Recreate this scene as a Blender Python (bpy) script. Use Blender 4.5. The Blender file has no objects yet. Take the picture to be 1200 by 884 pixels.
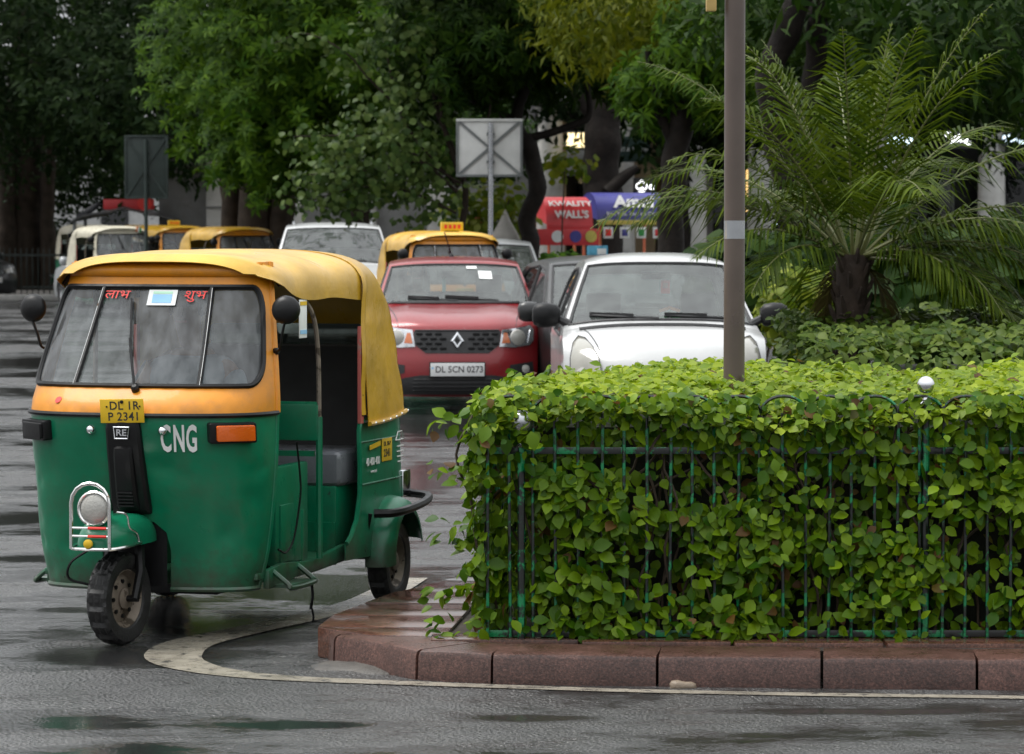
import bpy, bmesh, math, random
import numpy as np
from mathutils import Vector, Matrix, Euler
from mathutils.geometry import delaunay_2d_cdt
from mathutils.bvhtree import BVHTree

scene = bpy.context.scene
COL = scene.collection
R = math.radians
rng = np.random.default_rng(7)
random.seed(7)

# ------------------------------------------------------------------ camera
FPX, CAMZ, HORIZON = 4300.0, 1.86, 256.0
PITCH = math.atan((442 - HORIZON) / FPX)
cam_data = bpy.data.cameras.new("camera")
cam = bpy.data.objects.new("camera", cam_data)
COL.objects.link(cam)
cam.location = (0, 0, CAMZ)
cam.rotation_euler = (R(90) - PITCH, 0, 0)
cam_data.sensor_width = 36.0
cam_data.lens = 36.0 * FPX / 1200.0
cam_data.clip_start = 0.5
cam_data.clip_end = 3000
cam_data.dof.use_dof = True
cam_data.dof.focus_distance = 16.0
cam_data.dof.aperture_fstop = 9.0
scene.camera = cam

# ------------------------------------------------------------------ sky, sun, exposure
SUN_EL, SUN_AZ = R(62), R(282)
world = bpy.data.worlds.new("World")
scene.world = world
world.use_nodes = True
wn, wl = world.node_tree.nodes, world.node_tree.links
wn.clear()
sky = wn.new("ShaderNodeTexSky")
sky.sky_type = 'NISHITA'
sky.sun_disc = False
sky.sun_elevation = SUN_EL
sky.sun_rotation = SUN_AZ
sky.air_density, sky.dust_density, sky.ozone_density = 1.0, 2.0, 1.0
hs = wn.new("ShaderNodeHueSaturation")
hs.inputs["Saturation"].default_value = 0.12
bg = wn.new("ShaderNodeBackground")
bg.inputs["Strength"].default_value = 0.11
wo = wn.new("ShaderNodeOutputWorld")
wl.new(sky.outputs[0], hs.inputs["Color"])
cloud = wn.new("ShaderNodeMix"); cloud.data_type = 'RGBA'      # the even grey cloud deck of a rainy day
cloud.inputs[0].default_value = 0.85
# standard overcast sky: three times as bright overhead as at the horizon
wtc = wn.new("ShaderNodeTexCoord"); wsx = wn.new("ShaderNodeSeparateXYZ"); wl.new(wtc.outputs["Generated"], wsx.inputs[0])
wmr = wn.new("ShaderNodeMapRange"); wl.new(wsx.outputs["Z"], wmr.inputs[0])
wmr.inputs["To Min"].default_value = 2.4; wmr.inputs["To Max"].default_value = 11.5
wcc = wn.new("ShaderNodeCombineColor")
for k_ in range(3):
    wm_ = wn.new("ShaderNodeMath"); wm_.operation = 'MULTIPLY'; wm_.inputs[1].default_value = (0.97, 1.0, 1.03)[k_]
    wl.new(wmr.outputs[0], wm_.inputs[0]); wl.new(wm_.outputs[0], wcc.inputs[k_])
wl.new(wcc.outputs[0], cloud.inputs[7])
wl.new(hs.outputs[0], cloud.inputs[6])
wl.new(cloud.outputs[2], bg.inputs[0])
wl.new(bg.outputs[0], wo.inputs[0])

sun_data = bpy.data.lights.new("sun", 'SUN')
sun_data.energy = 1.5
sun_data.angle = R(30)
sun_data.color = (1.0, 0.97, 0.92)
sun = bpy.data.objects.new("sun", sun_data)
COL.objects.link(sun)
# the sun's direction: azimuth measured like the sky node (0 = +Y, clockwise)
sd = Vector((math.sin(SUN_AZ) * math.cos(SUN_EL), math.cos(SUN_AZ) * math.cos(SUN_EL), math.sin(SUN_EL)))
sun.rotation_euler = (-sd).to_track_quat('-Z', 'Y').to_euler()
sun.location = sd * 60

scene.view_settings.view_transform = 'Standard'
scene.view_settings.look = 'None'
scene.view_settings.exposure = 0.9
scene.view_settings.gamma = 1.0
scene.view_settings.use_curve_mapping = False
scene.render.engine = 'CYCLES'
scene.cycles.use_denoising = True
scene.cycles.max_bounces = 6
scene.cycles.diffuse_bounces = 2
scene.cycles.glossy_bounces = 3
scene.cycles.transmission_bounces = 4
scene.cycles.transparent_max_bounces = 10
scene.cycles.caustics_reflective = False
scene.cycles.caustics_refractive = False
scene.cycles.sample_clamp_indirect = 6.0

# ------------------------------------------------------------------ pixel -> place
_fw = Vector((0, math.cos(PITCH), -math.sin(PITCH)))
_up = Vector((0, math.sin(PITCH), math.cos(PITCH)))
def ray(px, py):
    return _fw + Vector((1, 0, 0)) * ((px - 600) / FPX) + _up * ((442 - py) / FPX)
def P(px, py, Y):                      # the point at distance Y
    d = ray(px, py)
    return Vector((0, 0, CAMZ)) + d * (Y / d.y)
def G(px, py, z=0.0):                  # the point on the level z
    d = ray(px, py)
    return Vector((0, 0, CAMZ)) + d * ((z - CAMZ) / d.z)

# ------------------------------------------------------------------ materials
def new_mat(name):
    m = bpy.data.materials.new(name)
    m.use_nodes = True
    n, l = m.node_tree.nodes, m.node_tree.links
    n.clear()
    out = n.new("ShaderNodeOutputMaterial")
    return m, n, l, out

def nval(n, l, x, sock):
    if isinstance(x, (int, float)):
        sock.default_value = x
    else:
        l.new(x, sock)

def noise(n, l, coord, scale, detail=4, rough=0.55, vec_scale=None):
    if vec_scale:
        mp = n.new("ShaderNodeMapping")
        mp.inputs["Scale"].default_value = vec_scale
        l.new(coord, mp.inputs[0])
        coord = mp.outputs[0]
    t = n.new("ShaderNodeTexNoise")
    t.inputs["Scale"].default_value = scale
    t.inputs["Detail"].default_value = detail
    t.inputs["Roughness"].default_value = rough
    l.new(coord, t.inputs["Vector"])
    return t.outputs["Fac"]

def ramp(n, l, fac, stops, color=False):
    r = n.new("ShaderNodeValToRGB")
    e = r.color_ramp.elements
    while len(e) < len(stops):
        e.new(0.5)
    for k, (p, c) in enumerate(stops):
        e[k].position = p
        e[k].color = c if len(c) == 4 else (*c, 1)
    l.new(fac, r.inputs[0])
    return r.outputs[0]

def g(v):
    return (v, v, v, 1)

def pm(name, col, rough=0.5, metal=0.0, coat=0.0, var=0.12, vscale=5.0, bump=0.0, bscale=60.0,
       rvar=0.1, wear=None, spec=0.5, dirt=0.0, translucent=0.0, island=0.0, coat_rough=0.05, mud=False):
    """A procedural painted / cloth / metal surface with grain, blotches and optional wear and road dirt."""
    m, n, l, out = new_mat(name)
    b = n.new("ShaderNodeBsdfPrincipled")
    tc = n.new("ShaderNodeTexCoord").outputs["Object"]
    f = noise(n, l, tc, vscale, 5)
    c = col if len(col) == 3 else col[:3]
    lo = tuple(max(0, x * (1 - var)) for x in c)
    hi = tuple(min(1, x * (1 + var)) for x in c)
    cs = ramp(n, l, f, [(0.3, lo), (0.7, hi)])
    if island:
        gi = n.new("ShaderNodeNewGeometry").outputs["Random Per Island"]
        mx = n.new("ShaderNodeMix"); mx.data_type = 'RGBA'; mx.blend_type = 'MULTIPLY'
        mx.inputs[0].default_value = 1.0
        l.new(cs, mx.inputs[6])
        l.new(ramp(n, l, gi, [(0, g(1 - island)), (1, g(1 + island))]), mx.inputs[7])
        cs = mx.outputs[2]
    if dirt:
        f2 = noise(n, l, tc, 3.1, 8, 0.7)
        mx = n.new("ShaderNodeMix"); mx.data_type = 'RGBA'
        l.new(ramp(n, l, f2, [(0.48, g(0)), (0.75, g(dirt))]), mx.inputs[0])
        l.new(cs, mx.inputs[6])
        mx.inputs[7].default_value = (0.07, 0.06, 0.045, 1)
        cs = mx.outputs[2]
    if wear:
        wcol, amount, wsc = wear
        f3 = noise(n, l, tc, wsc, 6, 0.65)
        mx = n.new("ShaderNodeMix"); mx.data_type = 'RGBA'
        l.new(ramp(n, l, f3, [(1 - amount - 0.03, g(0)), (1 - amount + 0.02, g(1))]), mx.inputs[0])
        l.new(cs, mx.inputs[6])
        mx.inputs[7].default_value = (*wcol, 1)
        cs = mx.outputs[2]
    if mud:                                                # splashed road mud along the bottom edge
        sx = n.new("ShaderNodeSeparateXYZ"); l.new(tc, sx.inputs[0])
        fm = noise(n, l, tc, 11, 7, 0.75)
        am = n.new("ShaderNodeMath"); am.operation = 'MULTIPLY_ADD'; l.new(fm, am.inputs[0]); am.inputs[1].default_value = -0.42; l.new(sx.outputs["Z"], am.inputs[2])
        mr = n.new("ShaderNodeMapRange"); l.new(am.outputs[0], mr.inputs[0])
        mr.inputs["From Min"].default_value = 0.0; mr.inputs["From Max"].default_value = 0.18; mr.inputs["To Min"].default_value = 0.8; mr.inputs["To Max"].default_value = 0.0
        mx = n.new("ShaderNodeMix"); mx.data_type = 'RGBA'
        l.new(mr.outputs[0], mx.inputs[0]); l.new(cs, mx.inputs[6]); mx.inputs[7].default_value = (0.045, 0.036, 0.026, 1)
        cs = mx.outputs[2]
    l.new(cs, b.inputs["Base Color"])
    fr = noise(n, l, tc, vscale * 2.3, 4)
    l.new(ramp(n, l, fr, [(0.25, g(max(0.02, rough - rvar))), (0.75, g(min(1, rough + rvar)))]), b.inputs["Roughness"])
    b.inputs["Metallic"].default_value = metal
    b.inputs["Coat Weight"].default_value = coat
    b.inputs["Coat Roughness"].default_value = coat_rough
    b.inputs["Specular IOR Level"].default_value = spec
    if bump:
        bp = n.new("ShaderNodeBump")
        bp.inputs["Strength"].default_value = bump
        bp.inputs["Distance"].default_value = 0.01
        l.new(noise(n, l, tc, bscale, 4), bp.inputs["Height"])
        l.new(bp.outputs[0], b.inputs["Normal"])
    sh = b.outputs[0]
    if translucent:
        tr = n.new("ShaderNodeBsdfTranslucent")
        l.new(cs, tr.inputs[0])
        ms = n.new("ShaderNodeMixShader")
        ms.inputs[0].default_value = translucent
        l.new(sh, ms.inputs[1]); l.new(tr.outputs[0], ms.inputs[2])
        sh = ms.outputs[0]
    l.new(sh, out.inputs[0])
    return m

def emit_mat(name, col, strength):
    m, n, l, out = new_mat(name)
    e = n.new("ShaderNodeEmission")
    tc = n.new("ShaderNodeTexCoord").outputs["Object"]
    f = noise(n, l, tc, 2.0, 2)
    c = ramp(n, l, f, [(0.2, tuple(x * 0.85 for x in col)), (0.8, col)])
    l.new(c, e.inputs[0])
    e.inputs[1].default_value = strength
    l.new(e.outputs[0], out.inputs[0])
    return m

def glass_mat(name, tint=(0.8, 0.85, 0.83), rough=0.02, film=0.0, ior=1.5, film_col=(0.5, 0.52, 0.52), vs=(1, 1, 0.25)):
    """Thin window glass: clear where you look through, mirror by Fresnel, with an optional pale film for wet stains, dust and painted sky sheen."""
    m, n, l, out = new_mat(name)
    tc = n.new("ShaderNodeTexCoord").outputs["Object"]
    t = n.new("ShaderNodeBsdfTransparent"); t.inputs[0].default_value = (*tint, 1)
    gl = n.new("ShaderNodeBsdfGlossy"); gl.inputs["Roughness"].default_value = rough
    fr = n.new("ShaderNodeFresnel"); fr.inputs["IOR"].default_value = ior
    ms = n.new("ShaderNodeMixShader")
    l.new(fr.outputs[0], ms.inputs[0]); l.new(t.outputs[0], ms.inputs[1]); l.new(gl.outputs[0], ms.inputs[2])
    sh = ms.outputs[0]
    if film:
        d = n.new("ShaderNodeBsdfDiffuse"); d.inputs[0].default_value = (*film_col, 1)
        ff = noise(n, l, tc, 6.0, 6, 0.6, vs)
        m2 = n.new("ShaderNodeMixShader")
        l.new(ramp(n, l, ff, [(0.35, g(film * 0.25)), (0.7, g(film))]), m2.inputs[0])
        l.new(sh, m2.inputs[1]); l.new(d.outputs[0], m2.inputs[2])
        sh = m2.outputs[0]
    l.new(sh, out.inputs[0])
    return m

def car_paint(name, col, metal=0.0, rough=0.3, drops=0.25, dirt=0.0, coat=0.8):
    m, n, l, out = new_mat(name)
    b = n.new("ShaderNodeBsdfPrincipled")
    tc = n.new("ShaderNodeTexCoord").outputs["Object"]
    f = noise(n, l, tc, 3.0, 6, 0.65)
    cs = ramp(n, l, f, [(0.3, tuple(x * 0.88 for x in col)), (0.7, col)])
    if dirt:
        sx = n.new("ShaderNodeSeparateXYZ"); l.new(tc, sx.inputs[0])
        mx = n.new("ShaderNodeMix"); mx.data_type = 'RGBA'
        f2 = noise(n, l, tc, 7.0, 7, 0.7)
        l.new(ramp(n, l, f2, [(0.45, g(0)), (0.8, g(dirt))]), mx.inputs[0])
        l.new(cs, mx.inputs[6]); mx.inputs[7].default_value = (0.10, 0.09, 0.07, 1)
        cs = mx.outputs[2]
    l.new(cs, b.inputs["Base Color"])
    b.inputs["Metallic"].default_value = metal
    b.inputs["Roughness"].default_value = rough
    b.inputs["Coat Weight"].default_value = coat
    b.inputs["Coat Roughness"].default_value = 0.06
    v = n.new("ShaderNodeTexVoronoi"); v.inputs["Scale"].default_value = 70
    l.new(tc, v.inputs["Vector"])
    bp = n.new("ShaderNodeBump"); bp.inputs["Strength"].default_value = drops; bp.inputs["Distance"].default_value = 0.004
    l.new(ramp(n, l, v.outputs["Distance"], [(0.05, g(1)), (0.32, g(0))]), bp.inputs["Height"])
    l.new(bp.outputs[0], b.inputs["Coat Normal"])
    l.new(b.outputs[0], out.inputs[0])
    return m

def leaf_mat(name, dark, light, translucent=0.3, rough=0.35, spec=0.5, dead=0.0):
    """Wet leaf: its own green for every leaf, let through by the light behind."""
    m, n, l, out = new_mat(name)
    b = n.new("ShaderNodeBsdfPrincipled")
    gi = n.new("ShaderNodeNewGeometry").outputs["Random Per Island"]
    oi = n.new("ShaderNodeObjectInfo").outputs["Random"]
    ad = n.new("ShaderNodeMath"); ad.operation = 'ADD'; l.new(gi, ad.inputs[0]); l.new(oi, ad.inputs[1])
    fr = n.new("ShaderNodeMath"); fr.operation = 'FRACT'; l.new(ad.outputs[0], fr.inputs[0])
    tc = n.new("ShaderNodeTexCoord").outputs["Object"]
    mid = tuple((a + c) / 2 for a, c in zip(dark, light))
    stops = [(0.0, dark), (0.6, mid), (1.0, light)]
    if dead: stops = [(0.0, (0.11, 0.055, 0.02)), (dead, (0.14, 0.08, 0.02)), (dead + .005, dark), (0.6, mid), (1.0, light)]
    c1 = ramp(n, l, fr.outputs[0], stops)
    f = noise(n, l, tc, 0.9, 3)
    mx = n.new("ShaderNodeMix"); mx.data_type = 'RGBA'; mx.blend_type = 'MULTIPLY'; mx.inputs[0].default_value = 1.0
    l.new(c1, mx.inputs[6]); l.new(ramp(n, l, f, [(0.3, (0.72, 0.75, 0.7)), (0.7, (1.18, 1.12, 1.0))]), mx.inputs[7])
    l.new(mx.outputs[2], b.inputs["Base Color"])
    b.inputs["Roughness"].default_value = rough
    b.inputs["Specular IOR Level"].default_value = spec
    tr = n.new("ShaderNodeBsdfTranslucent"); l.new(mx.outputs[2], tr.inputs[0])
    ms = n.new("ShaderNodeMixShader"); ms.inputs[0].default_value = translucent
    l.new(b.outputs[0], ms.inputs[1]); l.new(tr.outputs[0], ms.inputs[2])
    l.new(ms.outputs[0], out.inputs[0])
    return m

# ------------------------------------------------------------------ meshes
def tag(o, label=None, cat=None, group=None, kind=None):
    if label: o["label"] = label
    if cat: o["category"] = cat
    if group: o["group"] = group
    if kind: o["kind"] = kind
    return o

def empty(name, loc=(0, 0, 0), rz=0.0, label=None, cat=None, group=None):
    o = bpy.data.objects.new(name, None)
    o.empty_display_size = 0.2
    COL.objects.link(o)
    o.location = loc
    o.rotation_euler = (0, 0, rz)
    return tag(o, label, cat, group)

def link(name, me, parent=None, loc=None, rot=None):
    o = bpy.data.objects.new(name, me)
    COL.objects.link(o)
    if parent: o.parent = parent
    if loc is not None: o.location = loc
    if rot is not None: o.rotation_euler = rot
    return o

def np_mesh(name, verts, faces, mat, smooth=True):
    """verts (N,3) array, faces (M,k) array"""
    me = bpy.data.meshes.new(name)
    verts = np.asarray(verts, np.float32); faces = np.asarray(faces, np.int32)
    M, k = faces.shape
    me.vertices.add(len(verts)); me.vertices.foreach_set("co", verts.ravel())
    me.loops.add(M * k); me.loops.foreach_set("vertex_index", faces.ravel())
    me.polygons.add(M); me.polygons.foreach_set("loop_start", np.arange(0, M * k, k, dtype=np.int32))
    me.polygons.foreach_set("use_smooth", np.full(M, smooth))
    me.update(calc_edges=True)
    if mat: me.materials.append(mat)
    return me

def frames(pts, closed=False):
    """parallel-transport frames along a polyline"""
    n = len(pts)
    T = []
    for i in range(n):
        a = pts[i - 1] if (i > 0 or closed) else pts[0]
        b = pts[(i + 1) % n] if (i < n - 1 or closed) else pts[-1]
        t = (b - a)
        T.append(t.normalized() if t.length > 1e-9 else Vector((0, 0, 1)))
    ref = Vector((0, 0, 1)) if abs(T[0].z) < 0.9 else Vector((1, 0, 0))
    N = T[0].cross(ref).normalized()
    out = []
    for i in range(n):
        N = (N - T[i] * N.dot(T[i]))
        N = N.normalized() if N.length > 1e-6 else T[i].orthogonal().normalized()
        out.append((T[i], N, T[i].cross(N)))
    return out

class MB:
    def __init__(s):
        s.v = []; s.f = []
    def add(s, vs, fs):
        o = len(s.v)
        s.v.extend([Vector(x) for x in vs])
        s.f.extend([tuple(i + o for i in q) for q in fs])
        return s
    def box(s, c, size, rot=None):
        c = Vector(c); h = Vector(size) / 2
        M = Euler(rot).to_matrix() if rot is not None else Matrix.Identity(3)
        vs = [c + M @ Vector((h.x * a, h.y * b, h.z * d)) for a in (-1, 1) for b in (-1, 1) for d in (-1, 1)]
        return s.add(vs, [(0, 1, 3, 2), (4, 6, 7, 5), (0, 4, 5, 1), (2, 3, 7, 6), (0, 2, 6, 4), (1, 5, 7, 3)])
    def bar(s, a, b, w, h=None, up=(0, 0, 1)):
        """square bar from a to b"""
        a, b = Vector(a), Vector(b); h = h or w
        t = (b - a).normalized(); u = Vector(up)
        if abs(t.dot(u)) > 0.95: u = Vector((1, 0, 0))
        n = t.cross(u).normalized(); u = n.cross(t)
        vs = [p + n * w / 2 * i + u * h / 2 * j for p in (a, b) for i, j in ((-1, -1), (1, -1), (1, 1), (-1, 1))]
        return s.add(vs, [(0, 1, 2, 3), (7, 6, 5, 4), (0, 4, 5, 1), (1, 5, 6, 2), (2, 6, 7, 3), (3, 7, 4, 0)])
    def tube(s, pts, r, seg=8, closed=False, cap=True):
        pts = [Vector(p) for p in pts]
        rs = r if isinstance(r, (list, tuple)) else [r] * len(pts)
        fr = frames(pts, closed)
        vs = []
        for p, (t, nn, bb), rr in zip(pts, fr, rs):
            for k in range(seg):
                a = 2 * math.pi * k / seg
                vs.append(p + (nn * math.cos(a) + bb * math.sin(a)) * rr)
        fs = []
        n = len(pts)
        for i in range(n if closed else n - 1):
            j = (i + 1) % n
            for k in range(seg):
                k2 = (k + 1) % seg
                fs.append((i * seg + k, i * seg + k2, j * seg + k2, j * seg + k))
        if cap and not closed:
            fs.append(tuple(range(seg))[::-1]); fs.append(tuple(range((n - 1) * seg, n * seg)))
        return s.add(vs, fs)
    def lathe(s, prof, seg=24, o=(0, 0, 0), axis=(0, 0, 1), x=None, cap=True):
        """prof: (radius, height along axis)"""
        o = Vector(o); a = Vector(axis).normalized()
        n = a.orthogonal().normalized() if x is None else Vector(x).normalized()
        b = a.cross(n)
        vs = [o + a * h + (n * math.cos(2 * math.pi * k / seg) + b * math.sin(2 * math.pi * k / seg)) * r
              for r, h in prof for k in range(seg)]
        fs = [(i * seg + k, i * seg + (k + 1) % seg, (i + 1) * seg + (k + 1) % seg, (i + 1) * seg + k)
              for i in range(len(prof) - 1) for k in range(seg)]
        if cap:
            fs.append(tuple(range(seg))[::-1]); fs.append(tuple(range((len(prof) - 1) * seg, len(prof) * seg)))
        return s.add(vs, fs)
    def sphere(s, c, r, seg=16, rings=10, scale=(1, 1, 1)):
        c = Vector(c); sc = Vector(scale)
        vs, fs = [], []
        for i in range(rings + 1):
            th = math.pi * i / rings
            for k in range(seg):
                ph = 2 * math.pi * k / seg
                vs.append(c + Vector((math.sin(th) * math.cos(ph) * sc.x, math.sin(th) * math.sin(ph) * sc.y, math.cos(th) * sc.z)) * r)
        for i in range(rings):
            for k in range(seg):
                fs.append((i * seg + k, (i + 1) * seg + k, (i + 1) * seg + (k + 1) % seg, i * seg + (k + 1) % seg))
        return s.add(vs, fs)
    def grid(s, rows, closed=False):
        """rows: list of equal-length lists of points"""
        m = len(rows[0])
        vs = [p for r_ in rows for p in r_]
        fs = [(i * m + j, i * m + (j + 1) % m, (i + 1) * m + (j + 1) % m, (i + 1) * m + j)
              for i in range(len(rows) - 1) for j in range(m if closed else m - 1)]
        return s.add(vs, fs)
    def prism(s, poly, fn, d):
        """poly of (a,b), fn(a,b,depth) -> point; a slab of thickness d"""
        n = len(poly)
        vs = [fn(a, b, 0) for a, b in poly] + [fn(a, b, d) for a, b in poly]
        fs = [tuple(range(n)), tuple(range(2 * n - 1, n - 1, -1))] + [(i, i + n, (i + 1) % n + n, (i + 1) % n) for i in range(n)]
        return s.add(vs, fs)
    def build(s, name, mat, parent=None, smooth=35, bevel=0, seg=2, merge=0, loc=None, rot=None, solid=0):
        bm = bmesh.new()
        vs = [bm.verts.new(v) for v in s.v]
        for f in s.f:
            try: bm.faces.new([vs[i] for i in f])
            except ValueError: pass
        if merge: bmesh.ops.remove_doubles(bm, verts=bm.verts, dist=merge)
        bad = [f for f in bm.faces if f.calc_area() < 1e-10]
        if bad: bmesh.ops.delete(bm, geom=bad, context='FACES')
        bmesh.ops.recalc_face_normals(bm, faces=bm.faces)
        if bevel:
            ed = [e for e in bm.edges if len(e.link_faces) == 2 and e.calc_face_angle(0) > R(35)]
            bmesh.ops.bevel(bm, geom=ed, offset=bevel, segments=seg, profile=0.6, affect='EDGES', clamp_overlap=True)
        if solid:
            bmesh.ops.solidify(bm, geom=bm.faces[:], thickness=solid)
        me = bpy.data.meshes.new(name)
        bm.to_mesh(me); bm.free()
        if smooth:
            me.shade_smooth(); me.set_sharp_from_angle(angle=R(smooth))
        if mat: me.materials.append(mat)
        return link(name, me, parent, loc, rot)

def in_poly(p, poly):
    x, y = p; c = False; n = len(poly); j = n - 1
    for i in range(n):
        xi, yi = poly[i]; xj, yj = poly[j]
        if (yi > y) != (yj > y) and x < (xj - xi) * (y - yi) / (yj - yi) + xi: c = not c
        j = i
    return c

def resample(poly, step):
    out = []
    n = len(poly)
    for i in range(n):
        a, b = Vector(poly[i]), Vector(poly[(i + 1) % n])
        k = max(1, int((b - a).length / step))
        out += [tuple(a.lerp(b, t / k)) for t in range(k)]
    return out

def patch2d(outline, holes, step):
    """triangulate a 2D region with interior points; returns verts2d, tris; the third value: for each tri True = body, index of hole otherwise"""
    pts = list(outline); edges = [(i, (i + 1) % len(outline)) for i in range(len(outline))]
    for h in holes:
        o = len(pts); pts += list(h); edges += [(o + i, o + (i + 1) % len(h)) for i in range(len(h))]
    xs = [p[0] for p in outline]; ys = [p[1] for p in outline]
    ring = [Vector(p) for p in pts]
    x = min(xs) + step / 2; row = 0
    arr = np.array(pts)
    while x < max(xs):
        y = min(ys) + step * (0.5 if row % 2 else 0.25)
        while y < max(ys):
            if in_poly((x, y), outline) and np.min(np.hypot(arr[:, 0] - x, arr[:, 1] - y)) > step * 0.45:
                pts.append((x, y))
            y += step
        x += step; row += 1
    res = delaunay_2d_cdt([Vector(p) for p in pts], edges, [], 0, 1e-6)
    V = [tuple(v) for v in res[0]]
    T, where = [], []
    for f in res[2]:
        c = (sum(V[i][0] for i in f) / len(f), sum(V[i][1] for i in f) / len(f))
        if not in_poly(c, outline): continue
        h = -1
        for k, hp in enumerate(holes):
            if in_poly(c, hp): h = k; break
        T.append(tuple(f)); where.append(h)
    return V, T, where

def rrect(x0, y0, x1, y1, r, n=5):
    out = []
    for cx, cy, a0 in ((x1 - r, y1 - r, 0), (x0 + r, y1 - r, 90), (x0 + r, y0 + r, 180), (x1 - r, y0 + r, 270)):
        for k in range(n + 1):
            a = R(a0 + 90 * k / n)
            out.append((cx + r * math.cos(a), cy + r * math.sin(a)))
    return out

def interp(tab, x):
    xs = [t[0] for t in tab]; ys = [t[1] for t in tab]
    return float(np.interp(x, xs, ys))

def smooth_interp(tab, x):
    """Catmull-Rom style smooth interpolation through a table"""
    n = len(tab)
    if x <= tab[0][0]: return tab[0][1]
    if x >= tab[-1][0]: return tab[-1][1]
    for i in range(n - 1):
        if tab[i][0] <= x <= tab[i + 1][0]:
            x0, y0 = tab[i]; x1, y1 = tab[i + 1]
            m0 = (y1 - tab[i - 1][1]) / (x1 - tab[i - 1][0]) if i > 0 else (y1 - y0) / (x1 - x0)
            m1 = (tab[i + 2][1] - y0) / (tab[i + 2][0] - x0) if i < n - 2 else (y1 - y0) / (x1 - x0)
            h = x1 - x0; t = (x - x0) / h
            return (2*t**3 - 3*t*t + 1)*y0 + (t**3 - 2*t*t + t)*h*m0 + (-2*t**3 + 3*t*t)*y1 + (t**3 - t*t)*h*m1

def spline(pts, n=8):
    """dense Catmull-Rom through 3D points"""
    pts = [Vector(p) for p in pts]
    if len(pts) < 3:
        return [pts[0].lerp(pts[-1], k / n) for k in range(n + 1)]
    ext = [pts[0] * 2 - pts[1]] + pts + [pts[-1] * 2 - pts[-2]]
    out = []
    for i in range(1, len(ext) - 2):
        p0, p1, p2, p3 = ext[i - 1:i + 3]
        for k in range(n):
            t = k / n
            out.append(0.5 * ((2 * p1) + (p2 - p0) * t + (2 * p0 - 5 * p1 + 4 * p2 - p3) * t * t + (3 * p1 - p0 - 3 * p2 + p3) * t ** 3))
    out.append(pts[-1])
    return out

def text_mesh(s, size, mat, extrude=0.0008, bold=0.0, shear=0.0, sx=1.0, align='CENTER', spacing=1.0):
    cu = bpy.data.curves.new("lettering", 'FONT')
    cu.body = s; cu.size = size; cu.extrude = extrude; cu.offset = bold; cu.shear = shear
    cu.align_x = align; cu.align_y = 'CENTER'; cu.space_character = spacing
    cu.resolution_u = 3
    o = bpy.data.objects.new("lettering", cu)
    COL.objects.link(o)
    dg = bpy.context.evaluated_depsgraph_get()
    me = bpy.data.meshes.new_from_object(o.evaluated_get(dg))
    bpy.data.objects.remove(o)
    me.materials.clear(); me.materials.append(mat)
    if sx != 1.0:
        me.transform(Matrix.Diagonal((sx, 1, 1, 1)))
    return me

def put_text(s, size, mat, parent, pos, right, up, name="lettering", **kw):
    """lettering centred at pos, reading along `right`, standing along `up`"""
    me = text_mesh(s, size, mat, **kw)
    r = Vector(right).normalized(); u = Vector(up); u = (u - r * u.dot(r)).normalized(); n = r.cross(u)
    M = Matrix((r, u, n)).transposed()
    o = link(name, me, parent)
    o.matrix_local = Matrix.Translation(Vector(pos)) @ M.to_4x4()
    return o

def copy_tree(o, parent=None, skip=()):
    c = o.copy(); COL.objects.link(c)
    if parent is not None:
        c.parent = parent
    for ch in o.children:
        if ch.name.split(".")[0] in skip: continue
        copy_tree(ch, c, skip)
    return c

def set_mats(root, swap):
    """swap materials on a copied thing without touching the shared meshes"""
    for o in [root] + list(root.children_recursive):
        for sl in o.material_slots:
            if sl.material and sl.material.name in swap:
                m = swap[sl.material.name]
                sl.link = 'OBJECT'; sl.material = m
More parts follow.
